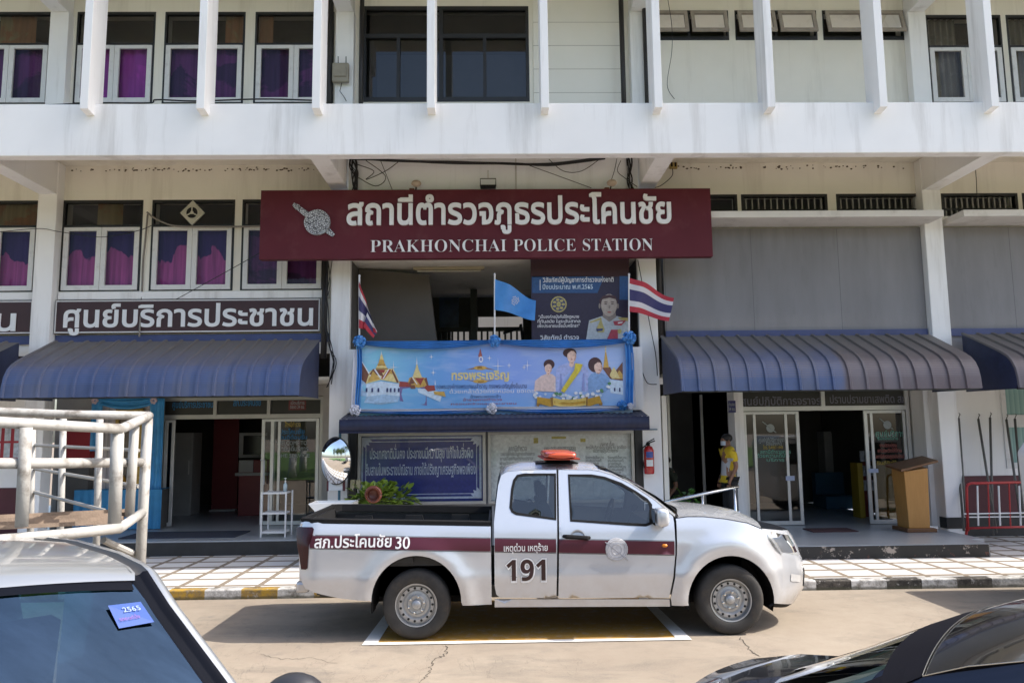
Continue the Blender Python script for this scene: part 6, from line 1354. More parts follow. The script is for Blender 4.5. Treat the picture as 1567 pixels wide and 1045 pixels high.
MB().box(p.x+.05, q.x-.05, PFY+.02, PFY+.05, q.z+.05, p.z-.05).build('picture', pm('dim_portrait', (.16, .13, .10), .4, .5, 5), Y_); b = MB(); b.box(p.x, p.x+.06, PFY-.01, PFY+.05, q.z, p.z).box(q.x-.06, q.x, PFY-.01, PFY+.05, q.z, p.z).box(p.x+.06, q.x-.06, PFY-.01, PFY+.05, p.z-.06, p.z).box(p.x+.06, q.x-.06, PFY-.01, PFY+.05, q.z, q.z+.06); b.build('frame', pm('gold_frame', (.40, .26, .07), .35, .2, 20, metal=.5), Y_)
p, q = P(143, 606, PFY+.05), P(240, 750, PFY+.05); MB().grid(lambda u, v: (p.x+(q.x-p.x)*u, PFY+.07+.012*math.sin(u*60), q.z+(p.z-q.z)*v), 60, 1).build('backdrop', pm('white_satin_backdrop', (.55, .5, .5), .6, .06), Y_, smooth=True)
SKB = pm('blue_satin_drape', (.06, .32, .62), .4, .15, 5); p, q = P(140, 604, PFY-.1), P(247, 622, PFY-.1)
MB().grid(lambda u, v: (p.x+(q.x-p.x)*u, PFY-.08-.03*math.sin(v*16), p.z-(p.z-q.z)*(v*(.5+.7*4*u*(1-u)))), 24, 16).build('swag', SKB, Y_, smooth=True)
p, q = P(228, 610, PFY-.12), P(246, 762, PFY-.12)
MB().grid(lambda u, v: (p.x+(q.x-p.x)*v+.10*(1-abs(2*u-.9))*0+(.06*math.sin(u*3))*(1-v), PFY-.1-.03*math.sin(v*14), q.z+(p.z-q.z)*(1-u)), 14, 14).build('side_drape', SKB, Y_, smooth=True)
p, q = P(140, 610, PFY-.12), P(152, 690, PFY-.12); MB().grid(lambda u, v: (p.x+(q.x-p.x)*v, PFY-.1-.03*math.sin(v*12), q.z+(p.z-q.z)*(1-u)), 8, 10).build('side_drape', SKB, Y_, smooth=True)
for px_ in (146, 236): cc = P(px_, 613, PFY-.16); b = MB(); [b.ball((cc.x+.04*math.cos(k), cc.y-.02, cc.z+.04*math.sin(k)), .03, 6, 4) for k in range(6)]; b.build('rosette', pm('pink_white_flower', (.6, .48, .52), .7), Y_)
c = P(183, 716, 14.3); o = root('offering_bowl', 'small golden bowl standing on the sky blue table', 'bowl', (c.x, 14.3, zt)); MB().lathe([(.02, 0), (.06, .01), (.03, .05), (.11, .12), (.12, .18), (.08, .24), (.0, .28)], (c.x, 14.3, zt+.014), 'z', 16).build('body', pm('gold_bowl', (.5, .25, .03), .35, metal=.3), o, smooth=True); MB().lathe([(.03, 0), (.0, .06)], (c.x, 14.3, zt+.29), 'z', 8).build('finial', pm('gold_bowl', (.5, .25, .03), .35), o)
p, q = P(92, 660, 14.3), P(128, 703, 14.3); o = root('red_cabinet', 'red panelled cabinet standing left of the sky blue table', 'cabinet', ((p.x+q.x)/2, 14.4, PL)); MB().box(p.x, q.x+.1, 14.3, 14.48, q.z, p.z+.1).build('door', pm('red_panel', (.30, .015, .02), .5), o); MB().box(p.x, q.x+.1, 14.3, 14.48, PL, q.z-.003).build('body', DARKIN, o)
p, q = P(-10, 652, 13.5), P(31, 704, 13.5); o = root('paper_notice_board', 'red notice board with white printed sheets on the left wall', 'notice board', ((p.x+q.x)/2, 13.5, q.z)); MB().box(p.x, q.x, 13.5, 13.54, q.z, p.z).build('board', pm('red_board', (.36, .03, .05), .6), o)
b = MB(); PW_ = (q.x-p.x)/3
for i in range(3):
    for k in range(2): b.box(p.x+.04+i*PW_, p.x+PW_*(i+1)-.02, 13.493, 13.499, q.z+.05+k*(p.z-q.z)*.48, q.z+.04+(k+.9)*(p.z-q.z)*.48)
b.build('printed_sheet', pm('printed_paper', (.5, .55, .62), .7, .3, 14), o)
# dim furniture inside the rooms
def thingbox(name, label, cat, x0, x1, y0, y1, z0, z1, m, parts=()):
    o = root(name, label, cat, ((x0+x1)/2, (y0+y1)/2, z0)); MB().box(x0, x1, y0, y1, z0, z1).build('body', m, o, bevel=.01)
    for nm, a, c, d, e, f, g, mm in parts: MB().box(a, c, d, e, f, g).build(nm, mm, o, bevel=.004)
    return o
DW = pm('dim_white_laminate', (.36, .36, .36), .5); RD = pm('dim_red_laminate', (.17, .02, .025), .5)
p, q = P(268, 662, 16.6), P(292, 772, 16.6); thingbox('white_cabinet', 'tall white cabinet inside the left doorway', 'cabinet', p.x, q.x, 16.6, 17.1, PL, p.z, DW, [('door', p.x+.02, q.x-.02, 16.58, 16.598, PL+.1, p.z-.03, DW), ('handle', q.x-.07, q.x-.05, 16.55, 16.578, 1.2, 1.5, ALUW)])
p, q = P(327, 650, 17.5), P(362, 780, 17.5); thingbox('red_partition', 'dark red standing partition at the back of the left room', 'partition', p.x, q.x, 17.5, 17.56, PL, p.z+.2, RD, [('foot', p.x, q.x, 17.4, 17.65, PL, PL+.04, DW)])
p, q = P(366, 662, 17.0), P(408, 700, 17.0); thingbox('television', 'dark screen in a white frame inside the left room', 'television', p.x, q.x, 17.0, 17.06, q.z, p.z, DW, [('screen', p.x+.1, q.x, 16.985, 16.999, q.z+.07, p.z-.07, plain('dark_screen', (.01, .01, .012), .15))])
p, q = P(366, 704, 16.4), P(410, 780, 16.4); thingbox('service_counter', 'red and white service counter inside the left room', 'counter', p.x, q.x, 16.4, 16.8, PL, p.z, RD, [('counter_top', p.x-.06, q.x, 16.34, 16.84, p.z-.32, p.z-.26, DW), ('front_panel', p.x, p.x+.3, 16.38, 16.398, p.z-.25, p.z, DW)])
YL = pm('yellow_laminate', (.33, .23, .02), .5); p, q = P(1338, 709, 14.6), P(1392, 800, 14.6)
thingbox('yellow_counter', 'yellow counter with a wooden top just inside the right doorway', 'counter', p.x+.2, q.x+.1, 14.6, 15.1, PR, p.z, YL, [('counter_top', p.x, q.x+.12, 14.55, 15.15, p.z+.003, p.z+.04, DWD)])
p, q = P(1308, 708, 14.9), P(1342, 800, 14.9); o = root('leaflet_stand', 'yellow and red leaflet stand beside the yellow counter', 'leaflet stand', ((p.x+q.x)/2, 14.9, PR)); MB().box(p.x, p.x+.1, 14.8, 15.1, PR, p.z).build('side_panel', YL, o); MB().box(p.x+.1, q.x, 15.0, 15.05, PR, p.z).build('back_panel', RD, o)
b = MB()
for k in range(3):
    for i in range(3): b.box(p.x+.13+i*.1, p.x+.21+i*.1, 14.93, 14.96, PR+.5+k*.28, PR+.70+k*.28)
b.build('leaflets', pm('printed_leaflet', (.40, .42, .5), .6, .4, 16), o)
p, q = P(1262, 725, 16.5), P(1304, 760, 16.5); thingbox('sofa', 'blue sofa inside the right room', 'sofa', p.x, q.x+.2, 16.5, 17.2, PR, q.z+.02, pm('blue_upholstery', (.03, .10, .18), .8), [('backrest', p.x, q.x+.2, 17.0, 17.2, q.z+.021, p.z, pm('blue_upholstery', (.03, .10, .18), .8))])
c = P(1291, 649, 17.8); o = root('wall_clock', 'round dark wall clock in the right room', 'clock', (c.x, 17.8, c.z)); MB().lathe([(0, .05), (.19, .05), (.22, .04), (.22, 0)], (c.x, 17.85, c.z), 'y', 24).build('case', BLK, o); MB().lathe([(0, .055), (.18, .055)], (c.x, 17.85, c.z), 'y', 24).build('dial', plain('dark_dial', (.05, .05, .06), .3), o)
p, q = P(1255, 660, 17.7), P(1278, 720, 17.7); thingbox('white_cupboard', 'tall white cupboard at the back of the right room', 'cupboard', p.x, q.x, 17.5, 17.9, PR, p.z, DW, [('door', p.x+.02, q.x-.02, 17.48, 17.498, PR+.1, p.z-.04, DW)])
# lettering on the glass and transoms
BLL = plain('sky_blue_letters', (.03, .20, .42), .5); GRL = plain('pale_green_letters', (.14, .36, .28), .5); WHL = plain('pale_glass_letters', (.32, .36, .36), .5); GYL = plain('grey_transom_letters', (.16, .16, .20), .5); YLL = plain('yellow_glass_letters', (.4, .3, .06), .5); RDL = plain('red_glass_letters', (.34, .10, .08), .5)
def words(par, y, items, nm='lettering'):
    for s_, x0_, x1_, yb, h, mt in items: p, q = P(x0_, yb, y), P(x1_, yb, y); letter(MB(), s_, p.x, q.x, p.z, h, y-.006, 0, 2, .012).build(nm, mt, par)
words(trl, 14.595, [('ศูนย์บริการประชาชน', 264, 326, 624, .17, BLL), ('สภ.ประโคนชัย', 357, 399, 621, .17, BLL)])
p, q = P(442, 613, 14.59), P(468, 627, 14.59); st_p = MB().box(p.x, q.x, 14.585, 14.595, q.z, p.z).build('exit_sticker', plain('dark_red_sticker', (.16, .03, .03)), trl); words(trl, 14.584, [('เปิดบริการ', 445, 466, 619, .09, WHL), ('ตลอด 24 ชม.', 444, 466, 625, .09, WHL)])
words(trr, 13.845, [('ศูนย์ปฏิบัติการจราจร', 1134, 1256, 620, .20, GYL), ('ปราบปรามยาเสพติด สภ.', 1270, 1390, 617, .20, GYL)])
words(dr, 14.575, [('WELCOME TO', 423, 470, 681, .11, WHL), ('เรายินดีบริการ', 425, 472, 690, .12, WHL), ('THE SERVICE', 424, 474, 700, .10, WHL), ('สถานีตำรวจ', 436, 460, 653, .12, YLL), ('ประโคนชัย', 428, 466, 664, .12, BLL), ('ยินดีต้อนรับ', 428, 470, 672, .10, BLL)])
words(da, 13.825, [('ศูนย์ปฏิบัติการจราจร', 1161, 1206, 676, .10, WHL), ('รับแจ้งเหตุ', 1172, 1196, 681, .09, WHL), ('โทร. 0-4467-1444', 1168, 1198, 687, .09, YLL), ('สถานีตำรวจภูธร', 1163, 1210, 694, .09, GRL), ('ด้วยความเต็มใจ', 1158, 1208, 700, .09, GRL), ('บริการ', 1173, 1200, 706, .08, GRL)])
words(db, 13.825, [('ศูนย์บริการ', 1340, 1384, 668, .15, GRL), ('รับแจ้งความ', 1343, 1374, 673, .08, GRL), ('งานปราบปราม', 1346, 1372, 684, .09, RDL), ('ยาเสพติดให้โทษ', 1343, 1380, 692, .09, RDL), ('สถานีตำรวจภูธรประโคนชัย', 1340, 1387, 701, .09, RDL), ('ยินดีรับใช้', 1342, 1372, 711, .09, YLL)])
for dd, px_, py_ in ((da, 1179, 655), (db, 1358, 650)): cc = P(px_, py_, 13.82); MB().lathe([(0, 0.001), (.075, 0.001)], (cc.x, 13.822, cc.z), 'y', 20).tube([(cc.x-.14, 13.821, cc.z+.12), (cc.x+.1, 13.821, cc.z-.08)], .010, 5).build('emblem', WHL, dd)
cc = P(435, 645, 14.57); MB().tube([(cc.x-.05, 14.572, cc.z+.05), (cc.x+.14, 14.572, cc.z-.1)], .010, 5).build('emblem', YLL, dr)
p, q = P(1202, 728, 13.81), P(1216, 735, 13.81); MB().box(p.x, q.x, 13.802, 13.808, q.z, p.z).build('push_label', plain('pale_blue_label', (.4, .45, .6)), da); p, q = P(1329, 717, 13.81), P(1344, 723, 13.81); MB().box(p.x, q.x, 13.802, 13.808, q.z, p.z).build('push_label', plain('pale_blue_label', (.4, .45, .6)), db)
p, q = P(1114, 613, 13.49), P(1126, 631, 13.49); o = root('blue_notice', 'small dark blue notice beside the right glass doors', 'notice', ((p.x+q.x)/2, 13.49, q.z)); MB().box(p.x, q.x, 13.48, 13.495, q.z, p.z).build('plate', plain('navy_notice', (.03, .03, .14)), o); words(o, 13.478, [('ห้ามจอด', 1115, 1125, 621, .08, WHL), ('24 ชม.', 1115, 1125, 628, .08, WHL)])
# things on the facade: extract fan, access point, floodlights, fluorescent lamp, cables
c = P(294.5, 326, 13.28); FN = root('extractor_fan', 'white diamond shaped extractor fan set in the window transom', 'fan', (c.x, 13.3, c.z)); r_ = .215
b = MB(); n = 24; outer = [(c.x+r_*dx, c.z+r_*dz) for dx, dz in ((0, 1.05), (1, 0), (0, -1.05), (-1, 0))]
b.prism(outer, 13.27, 13.31); b.build('plate', pm('aged_white_plastic', (.52, .50, .42), .5), FN, bevel=.006)
MB().lathe([(0, .005), (.105, .005), (.11, .0)], (c.x, 13.266, c.z), 'y', 28).build('opening', DHOLE, FN)
b = MB(); b.tube([(c.x+.108*math.cos(k*.262), 13.26, c.z+.108*math.sin(k*.262)) for k in range(25)], .010, 6)
for a in (90, 210, 330): b.tube([(c.x, 13.255, c.z), (c.x+.1*math.cos(R(a+90+30)), 13.255, c.z+.1*math.sin(R(a+90+30)))], .012, 5)
b.ball((c.x, 13.255, c.z), (.03, .02, .03), 10, 6); b.build('guard', pm('aged_white_plastic', (.52, .50, .42), .5), FN)
p, q = P(509, 98, 13.05), P(534, 127, 13.05); o = root('wireless_access_point', 'beige weathered radio box with two aerials on the upper column', 'radio box', ((p.x+q.x)/2, 13.05, q.z)); BGE = pm('weathered_beige_plastic', (.30, .27, .21), .6, .1, 8)
MB().box(p.x, q.x, 13.0, 13.09, q.z, p.z).build('body', BGE, o, bevel=.02); MB().box(p.x+.03, q.x-.04, 12.98, 12.999, q.z+.09, p.z-.03).build('cover', BGE, o, bevel=.02)
for px_ in (517.5, 529.5): u0, u1 = P(px_, 98, 13.05), P(px_, 87, 13.05); MB().tube([u0, u1], .008, 6).build('aerial', BLK, o)
MB().tube([P(523, 127, 13.05), P(520, 140, 13.07), P(526, 148, 13.07), P(530, 155, 13.07)], .007, 5).build('cable', CABLE, o)
def flood(label, px_, py_, kind):
    c = P(px_, py_, 12.6); o = root('floodlight', label, 'floodlight', (c.x, 12.6, 6.06), 'floodlights above the station sign')
    if kind == 0:
        MB().box(c.x-.13, c.x+.13, 12.42, 12.55, 6.075, 6.115).build('lamp_head', BLK, o, bevel=.01); MB().tube([(c.x-.13, 12.48, 6.1), (c.x-.13, 12.55, 6.26), (c.x+.13, 12.55, 6.26), (c.x+.13, 12.48, 6.1)], .008, 5).build('bracket', BLK, o); MB().tube([(c.x, 12.55, 6.26), (c.x, 12.6, 6.42)], .012, 6).build('stem', ALUW, o)
    else:
        b = MB(); b.ball((c.x, 12.5, c.z), (.085, .09, .055), 14, 8); b.build('lamp_head', pm('beige_lamp_shell', (.42, .34, .26), .5), o, smooth=True); MB().tube([(c.x, 12.52, c.z), (c.x-.02, 12.6, 6.06)], .012, 6).build('stem', BLK, o); MB().box(c.x-.12, c.x-.04, 12.52, 12.6, 6.062, 6.09).build('bracket', RUST, o)
flood('black framed floodlight at the middle of the sign top', 747, 283, 0); flood('beige round lamp on the sign top towards the left', 638, 284, 1); flood('beige round lamp on the sign top towards the right', 935, 283, 1)
o = root('fluorescent_lamp', 'unlit fluorescent batten on the landing ceiling', 'ceiling lamp', (P(690, 407, 13.7).x, 13.7, 4.94)); x0_, x1_ = P(633, 407, 13.7).x, P(741, 407, 13.7).x
MB().box(x0_, x1_, 13.66, 13.74, 4.945, 4.995).build('batten', pm('cream_batten', (.42, .36, .26), .5), o); MB().tube([(x0_+.06, 13.7, 4.925), (x1_-.06, 13.7, 4.925)], .017, 8).build('tube', plain('dull_white_tube', (.5, .48, .42), .3), o)
o = root('junction_box', 'small yellow double socket box high on the right bay wall', 'socket box', (P(1030, 252, 13.28).x, 13.28, P(1030, 258, 13.28).z)); p, q = P(1024, 247, 13.28), P(1036, 259, 13.28); MB().box(p.x, q.x, 13.24, 13.29, q.z, p.z).build('body', pm('yellowed_plastic', (.40, .30, .10), .5), o, bevel=.006); MB().box(p.x+.02, p.x+.05, 13.235, 13.239, q.z+.03, p.z-.02).box(q.x-.05, q.x-.02, 13.235, 13.239, q.z+.03, p.z-.02).build('socket', BLK, o)
def cable(label, path, r=.012, name='cable', m=CABLE, wob=.0, sub=6, seed=1, cat='cable'):
    rd = random.Random(seed); pts = [P(x, y, Y) for x, y, Y in path]; out = []
    for i in range(len(pts)-1):
        p0, p1, p2, p3 = pts[max(0, i-1)], pts[i], pts[i+1], pts[min(len(pts)-1, i+2)]
        for k in range(sub):
            t = k/sub; q = .5*((2*p1)+(p2-p0)*t+(2*p0-5*p1+4*p2-p3)*t*t+(3*p1-p0-3*p2+p3)*t**3); out.append(q+Vector((rd.uniform(-wob, wob), 0, rd.uniform(-wob, wob))))
    out.append(pts[-1]); o = MB().tube(out, r, 6).build(name, m, None, smooth=True); tag(o, label, cat); return o
def bundle(label, path, n, r, spread, seed):
    rd = random.Random(seed); b = MB(); o = root('cable_bundle', label, 'cables', tuple(P(*path[0])))
    for k in range(n):
        pts = [P(x, y, Y)+Vector((rd.uniform(-spread, spread), rd.uniform(-.03, 0), rd.uniform(-spread, spread)*.7)) for x, y, Y in path]; out = []
        for i in range(len(pts)-1):
            p0, p1, p2, p3 = pts[max(0, i-1)], pts[i], pts[i+1], pts[min(len(pts)-1, i+2)]
            for j in range(5): t = j/5; out.append(.5*((2*p1)+(p2-p0)*t+(2*p0-5*p1+4*p2-p3)*t*t+(3*p1-p0-3*p2+p3)*t**3))
        out.append(pts[-1]); MB().tube(out, rd.uniform(.6, 1.2)*r, 5).build('strand', CABLE, o, smooth=True)
bundle('black cable bundle sagging under the fascia above the sign', [(540, 243, 12.66), (600, 246, 12.66), (690, 249, 12.66), (780, 251, 12.66), (850, 252, 12.66), (925, 242, 12.66)], 9, .011, .035, 1)
bundle('tangled black cables hanging down the left end above the sign', [(538, 232, 12.66), (541, 252, 12.66), (543, 272, 12.66), (544, 292, 12.66)], 9, .011, .07, 2)
bundle('black cables hanging down the right end above the sign', [(961, 230, 12.66), (963, 252, 12.66), (964, 275, 12.66), (967, 292, 12.66)], 8, .011, .05, 3)
bundle('loose black wires down the left centre column beside the awning', [(505, 398, 13.04), (503, 440, 13.04), (499, 480, 13.04), (508, 530, 13.02), (514, 555, 13.02), (503, 590, 13.02)], 4, .008, .05, 4)
cable('looped wire hanging from the bundle at the left of the sign', [(560, 246, 12.66), (590, 270, 12.66), (575, 285, 12.66), (545, 270, 12.66)], .007)
cable('slack wire looping under the fascia right of the centre', [(840, 244, 12.66), (862, 262, 12.66), (890, 262, 12.66), (920, 242, 12.66)], .006, seed=7); cable('loose wire crossing the left end bundle above the sign', [(540, 250, 12.66), (572, 262, 12.66), (560, 275, 12.66), (590, 262, 12.66), (612, 246, 12.66)], .007); cable('wire dropping from the fascia bundle to the right lamp', [(944, 243, 12.66), (940, 262, 12.66), (934, 280, 12.65)], .006); cable('wire curling behind the right end bundle above the sign', [(950, 246, 12.66), (945, 262, 12.66), (958, 274, 12.66), (975, 286, 12.66)], .006)
cable('long loose wire slanting down to the right lamp on the sign', [(800, 250, 12.66), (850, 268, 12.66), (905, 288, 12.66)], .006); cable('thin wire slanting from the bundle to the left lamp', [(580, 240, 12.66), (590, 265, 12.66), (600, 290, 12.66)], .006)
cable('thin dark wire crossing the left windows', [(0, 355, 13.0), (60, 350, 13.05), (92, 355, 13.05), (155, 363, 13.2), (212, 353, 13.2), (238, 342, 13.2)], .006); cable('thin wire slanting over the dark brown sign', [(270, 458, 13.1), (330, 425, 13.05), (400, 386, 12.9)], .006)
cable('grey flexible conduit across the transom of the left windows', [(225, 325, 13.25), (240, 336, 13.22), (268, 346, 13.22), (320, 347, 13.22), (362, 347, 13.22), (400, 346, 13.22)], .017, 'conduit', pm('grey_conduit', (.22, .20, .18), .7), cat='conduit'); cable('grey conduit down the wall between two left windows', [(226, 328, 13.26), (223, 360, 13.27), (219, 400, 13.27), (217, 450, 13.27), (213, 515, 13.15)], .015, 'conduit', pm('grey_conduit', (.22, .20, .18), .7), cat='conduit')
cable('black cable lying along the upper parapet on the left', [(0, 166, 11.5), (60, 162, 11.5), (150, 158, 11.5), (228, 158, 11.5), (240, 153, 11.5), (300, 155, 11.5), (400, 152, 11.5), (480, 154, 11.5)], .012)
cable('thin wire hanging in front of the upper right windows', [(1022, 0, 12.5), (1028, 40, 12.5), (1028, 80, 12.5), (1021, 130, 12.5), (1032, 152, 12.4)], .005); cable('wire dangling from the socket box', [(1029, 258, 13.25), (1028, 270, 13.2), (1010, 285, 13.1), (995, 288, 13.0)], .007); cable('thin wire hanging from the right beam to the vent', [(1492, 252, 13.1), (1494, 275, 13.15), (1495, 298, 13.2)], .006)
cable('thin wire down the right centre column', [(976, 398, 13.05), (984, 440, 13.05), (995, 500, 13.05), (1003, 540, 13.05), (1006, 575, 13.1)], .007); cable('curved wire across the right centre column', [(980, 560, 13.05), (990, 585, 13.0), (1005, 588, 13.0)], .008)
cable('blue water pipe down the right side of the centre column', [(1007, 590, 13.15), (1007, 640, 13.15), (1006, 657, 13.15)], .015, 'water_pipe', BP, cat='pipe'); cable('blue water pipe crossing the right centre column', [(1006, 657, 13.05), (981, 657, 13.05)], .012, 'water_pipe', BP, cat='pipe')
PIPK = pm('black_drain_pipe', (.02, .018, .018), .5)
for label, px_, Y, z0, z1, r_ in (('black drain pipe left of the upper boarded column', 953, 13.05, 6.95, 9.9, .045), ('black drain pipe right of the upper boarded column', 989, 13.05, 6.95, 9.9, .045), ('black drain pipe at the left of the upper centre window', 553, 13.05, 6.95, 9.9, .04), ('black drain pipe on the upper left column beside the radio box', 505, 13.15, 6.95, 9.9, .05), ('black drain pipe right of the centre column over the grey wall', 1009, 13.2, 3.6, 6.1, .05), ('dark drain pipe at the end of the dark brown sign', 497, 13.12, 3.3, 5.0, .05)):
    x = P(px_, 100 if z0 > 6 else 450, Y).x; tag(MB().tube([(x, Y, z0), (x, Y, z1)], r_, 10).build('drain_pipe', PIPK, None, smooth=True), label, 'pipe')
# passage plant
c = P(1050, 748, 13.6); leafy('potted_plant', 'bright green plant in the dark passage behind the handrail', c.x, 13.6, .5, .2, 40, BLACKT, 9, pm('bright_leaf', (.10, .28, .03), .5), pr=.1, ph=.3)

# ------------------------------------------------------------------ people
def skinned(name, joints, mat, parent, sub=1):
    """joints: {key: (point, radius, parent key)}; first key is the root"""
    keys = list(joints); idx = {k: i for i, k in enumerate(keys)}; me = bpy.data.meshes.new(name); off = OFF[parent.name]
    me.from_pydata([tuple(Vector(joints[k][0])-off) for k in keys], [(idx[k], idx[joints[k][2]]) for k in keys if joints[k][2]], [])
    o = bpy.data.objects.new(name, me); COL.objects.link(o); md = o.modifiers.new('skin', 'SKIN'); sv = me.skin_vertices[0].data if me.skin_vertices else None
    if sv is None:
        import bmesh
        bm = bmesh.new(); bm.from_mesh(me); bm.verts.layers.skin.verify(); bm.to_mesh(me); bm.free(); sv = me.skin_vertices[0].data
    for k in keys:
        r_ = joints[k][1]; sv[idx[k]].radius = r_ if isinstance(r_, tuple) else (r_, r_)
    sv[0].use_root = True
    md.use_smooth_shade = True; ss = o.modifiers.new('sub', 'SUBSURF'); ss.levels = sub; ss.render_levels = sub
    bpy.context.view_layer.update(); dg = bpy.context.evaluated_depsgraph_get(); m2 = bpy.data.meshes.new_from_object(o.evaluated_get(dg)); bpy.data.objects.remove(o)
    m2.materials.clear(); m2.materials.append(mat); o = bpy.data.objects.new(name, m2); COL.objects.link(o); o.parent = parent; OFF[o.name] = off
    m2.polygons.foreach_set('use_smooth', [True]*len(m2.polygons)); return o
SKN = pm('tan_skin', (.24, .115, .065), .5, .08, 10); HRB = plain('black_hair', (.012, .011, .011), .6)
def person(label, loc, face, shirt, trousers, mask=True, sit=False, h=1.62):
    k = h/1.70; f = Vector((math.cos(face), math.sin(face), 0)); r = Vector((f.y, -f.x, 0)); O = Vector(loc)
    def q(d, s, z): return O+f*(d*k)+r*(s*k)+Vector((0, 0, z*k))
    t = root('person', label, 'person', loc); hp = .93 if not sit else .52
    dz = 0 if not sit else -.41
    J = {'pel': (q(0, 0, hp), .115*k, None), 'bel': (q(.03, 0, 1.08+dz), (.14*k, .115*k), 'pel'), 'che': (q(.01, 0, 1.28+dz), (.155*k, .11*k), 'bel'), 'sho': (q(0, 0, 1.42+dz), (.10*k, .08*k), 'che'), 'nec': (q(.015, 0, 1.49+dz), .052*k, 'sho'), 'hed': (q(.035, 0, 1.57+dz), (.072*k, .085*k), 'nec'), 'top': (q(.03, 0, 1.655+dz), (.07*k, .085*k), 'hed')}
    for n_, s in (('L', -1), ('R', 1)):
        if sit: lg = {'hip': (q(.06, .1*s, .52), .085*k, 'pel'), 'kne': (q(.45, .12*s, .5), .06*k, 'hip'), 'ank': (q(.44, .12*s, .09), .04*k, 'kne'), 'toe': (q(.58, .13*s, .04), .035*k, 'ank')}
        else: lg = {'hip': (q(.0, .095*s, .86), .09*k, 'pel'), 'kne': (q(.03, .105*s, .48), .06*k, 'hip'), 'ank': (q(-.02, .11*s, .09), .04*k, 'kne'), 'toe': (q(.13, .125*s, .035), .034*k, 'ank')}
        J.update({kk+n_: (p, rr, (pp+n_) if pp in lg else pp) for kk, (p, rr, pp) in lg.items()})
        am = {'arm': (q(.0, .19*s, 1.40+dz), .055*k, 'sho'), 'elb': (q(-.04, .235*s, 1.13+dz), .042*k, 'arm'), 'wri': (q(.08 if not sit else .2, .23*s, .90+dz), .028*k, 'elb'), 'pal': (q(.11 if not sit else .26, .225*s, .83+dz), (.030*k, .018*k), 'wri')}
        J.update({kk+n_: (p, rr, (pp+n_) if pp in am else pp) for kk, (p, rr, pp) in am.items()})
    J['nos'] = (q(.125, 0, 1.585+dz), .014*k, 'hed')
    body = skinned('body', J, SKN, t, 2)
    b = MB()
    for s in (-1, 1):
        base = q(.11 if not sit else .26, .225*s, .815+dz)
        for i, (l_, sp) in enumerate(((.065, -.027), (.075, -.009), (.07, .009), (.055, .026))): d0 = base+f*(sp*k); b.tube([d0, d0+Vector((0, 0, -l_*.5*k))-r*(.004*s), d0+Vector((0, 0, -l_*k))-r*(.022*s*k)], [.0095*k, .009*k, .007*k], 6)
        d0 = base+f*(-.03*k)+Vector((0, 0, .03*k)); b.tube([d0, d0-r*(.03*s*k)+Vector((0, 0, -.03*k)), d0-r*(.035*s*k)+Vector((0, 0, -.055*k))], [.011*k, .010*k, .008*k], 6)
    b.build('fingers', SKN, body, smooth=True)
    b = MB()
    for s in (-1, 1): c_ = q(.02, .088*s, 1.57+dz); b.ball(c_, (.02*k, .02*k, .032*k), 8, 6)
    b.build('ears', SKN, body, smooth=True)
    b = MB()
    for s in (-1, 1): b.ball(q(.112, .034*s, 1.605+dz), .011*k, 8, 6)
    b.build('eyes', HRB, body, smooth=True)
    Sj = {'bel': (q(.03, 0, 1.0+dz), (.152*k, .125*k), None), 'che': (q(.012, 0, 1.28+dz), (.170*k, .122*k), 'bel'), 'sho': (q(0, 0, 1.43+dz), (.125*k, .10*k), 'che'), 'col': (q(.015, 0, 1.495+dz), .066*k, 'sho'), 'hem': (q(.02, 0, .88+dz), (.15*k, .125*k), 'bel')}
    for n_, s in (('L', -1), ('R', 1)): Sj['arm'+n_] = (q(0, .185*s, 1.40+dz), .080*k, 'sho'); Sj['slv'+n_] = (q(-.03, .225*s, 1.20+dz), .062*k, 'arm'+n_)
    sh_ = skinned('shirt', Sj, shirt, t, 2)
    if not sit: Tj = {'pel': (q(0, 0, .93), .125*k, None)}
    else: Tj = {'pel': (q(0, 0, .53), .12*k, None)}
    for n_, s in (('L', -1), ('R', 1)):
        pts = ((.0, .095, .86, .098), (.03, .105, .48, .072), (-.02, .11, .07, .058)) if not sit else ((.06, .1, .52, .098), (.45, .12, .5, .075), (.44, .12, .1, .06)); pr_ = 'pel'
        for i, (d, s2, z, rr) in enumerate(pts): Tj[f'{n_}{i}'] = (q(d, s2*s, z), rr*k, pr_); pr_ = f'{n_}{i}'
    skinned('trousers', Tj, trousers, t, 2)
    b = MB(); b.ball(q(.012, 0, 1.635+dz), (.098*k, .092*k, .078*k), 18, 12); hr = b.build('hair', HRB, t, smooth=True)
    if mask: b = MB(); b.grid(lambda u, v: q(.055+.075*math.cos((u-.5)*2.6), .082*math.sin((u-.5)*2.6), 1.505+.075*v+dz), 12, 3); b.build('face_mask', plain('pale_blue_mask', (.45, .52, .6), .7), t, smooth=True)
    b = MB()
    for s in (-1, 1): c_ = q(.07 if not sit else .5, .12*s, .035); b.ball(c_, (.13*k, .06*k, .04*k) if abs(f.x) > .7 else (.06*k, .13*k, .04*k), 12, 6)
    b.build('shoes', BLK, t, smooth=True); return t, q
def polo_mat():
    m = NT('yellow_polo_shirt'); x, y, z = m.sep(); n = m.noise(9, 4); c = m.mix(n, (.58, .38, .012, 1), (.70, .50, .03, 1))
    # grey printed panel across the chest and belly (a shape of the cloth itself)
    k = m.math('MULTIPLY', m.math('LESS_THAN', m.math('ADD', m.math('MULTIPLY', x, 1.0), m.math('MULTIPLY', m.math('SUBTRACT', z, 1.0), -.25)), -.045), m.math('MULTIPLY', m.math('GREATER_THAN', z, .93), m.math('LESS_THAN', z, 1.22)))
    m.P('Base Color', m.mix(k, c, (.42, .43, .45, 1))).P('Roughness', .8); m.bump(m.noise(20, 3, m.mp((1, 1, .5))), .3, .02); return m.mt
pp = P(1113, 700, 13.2)
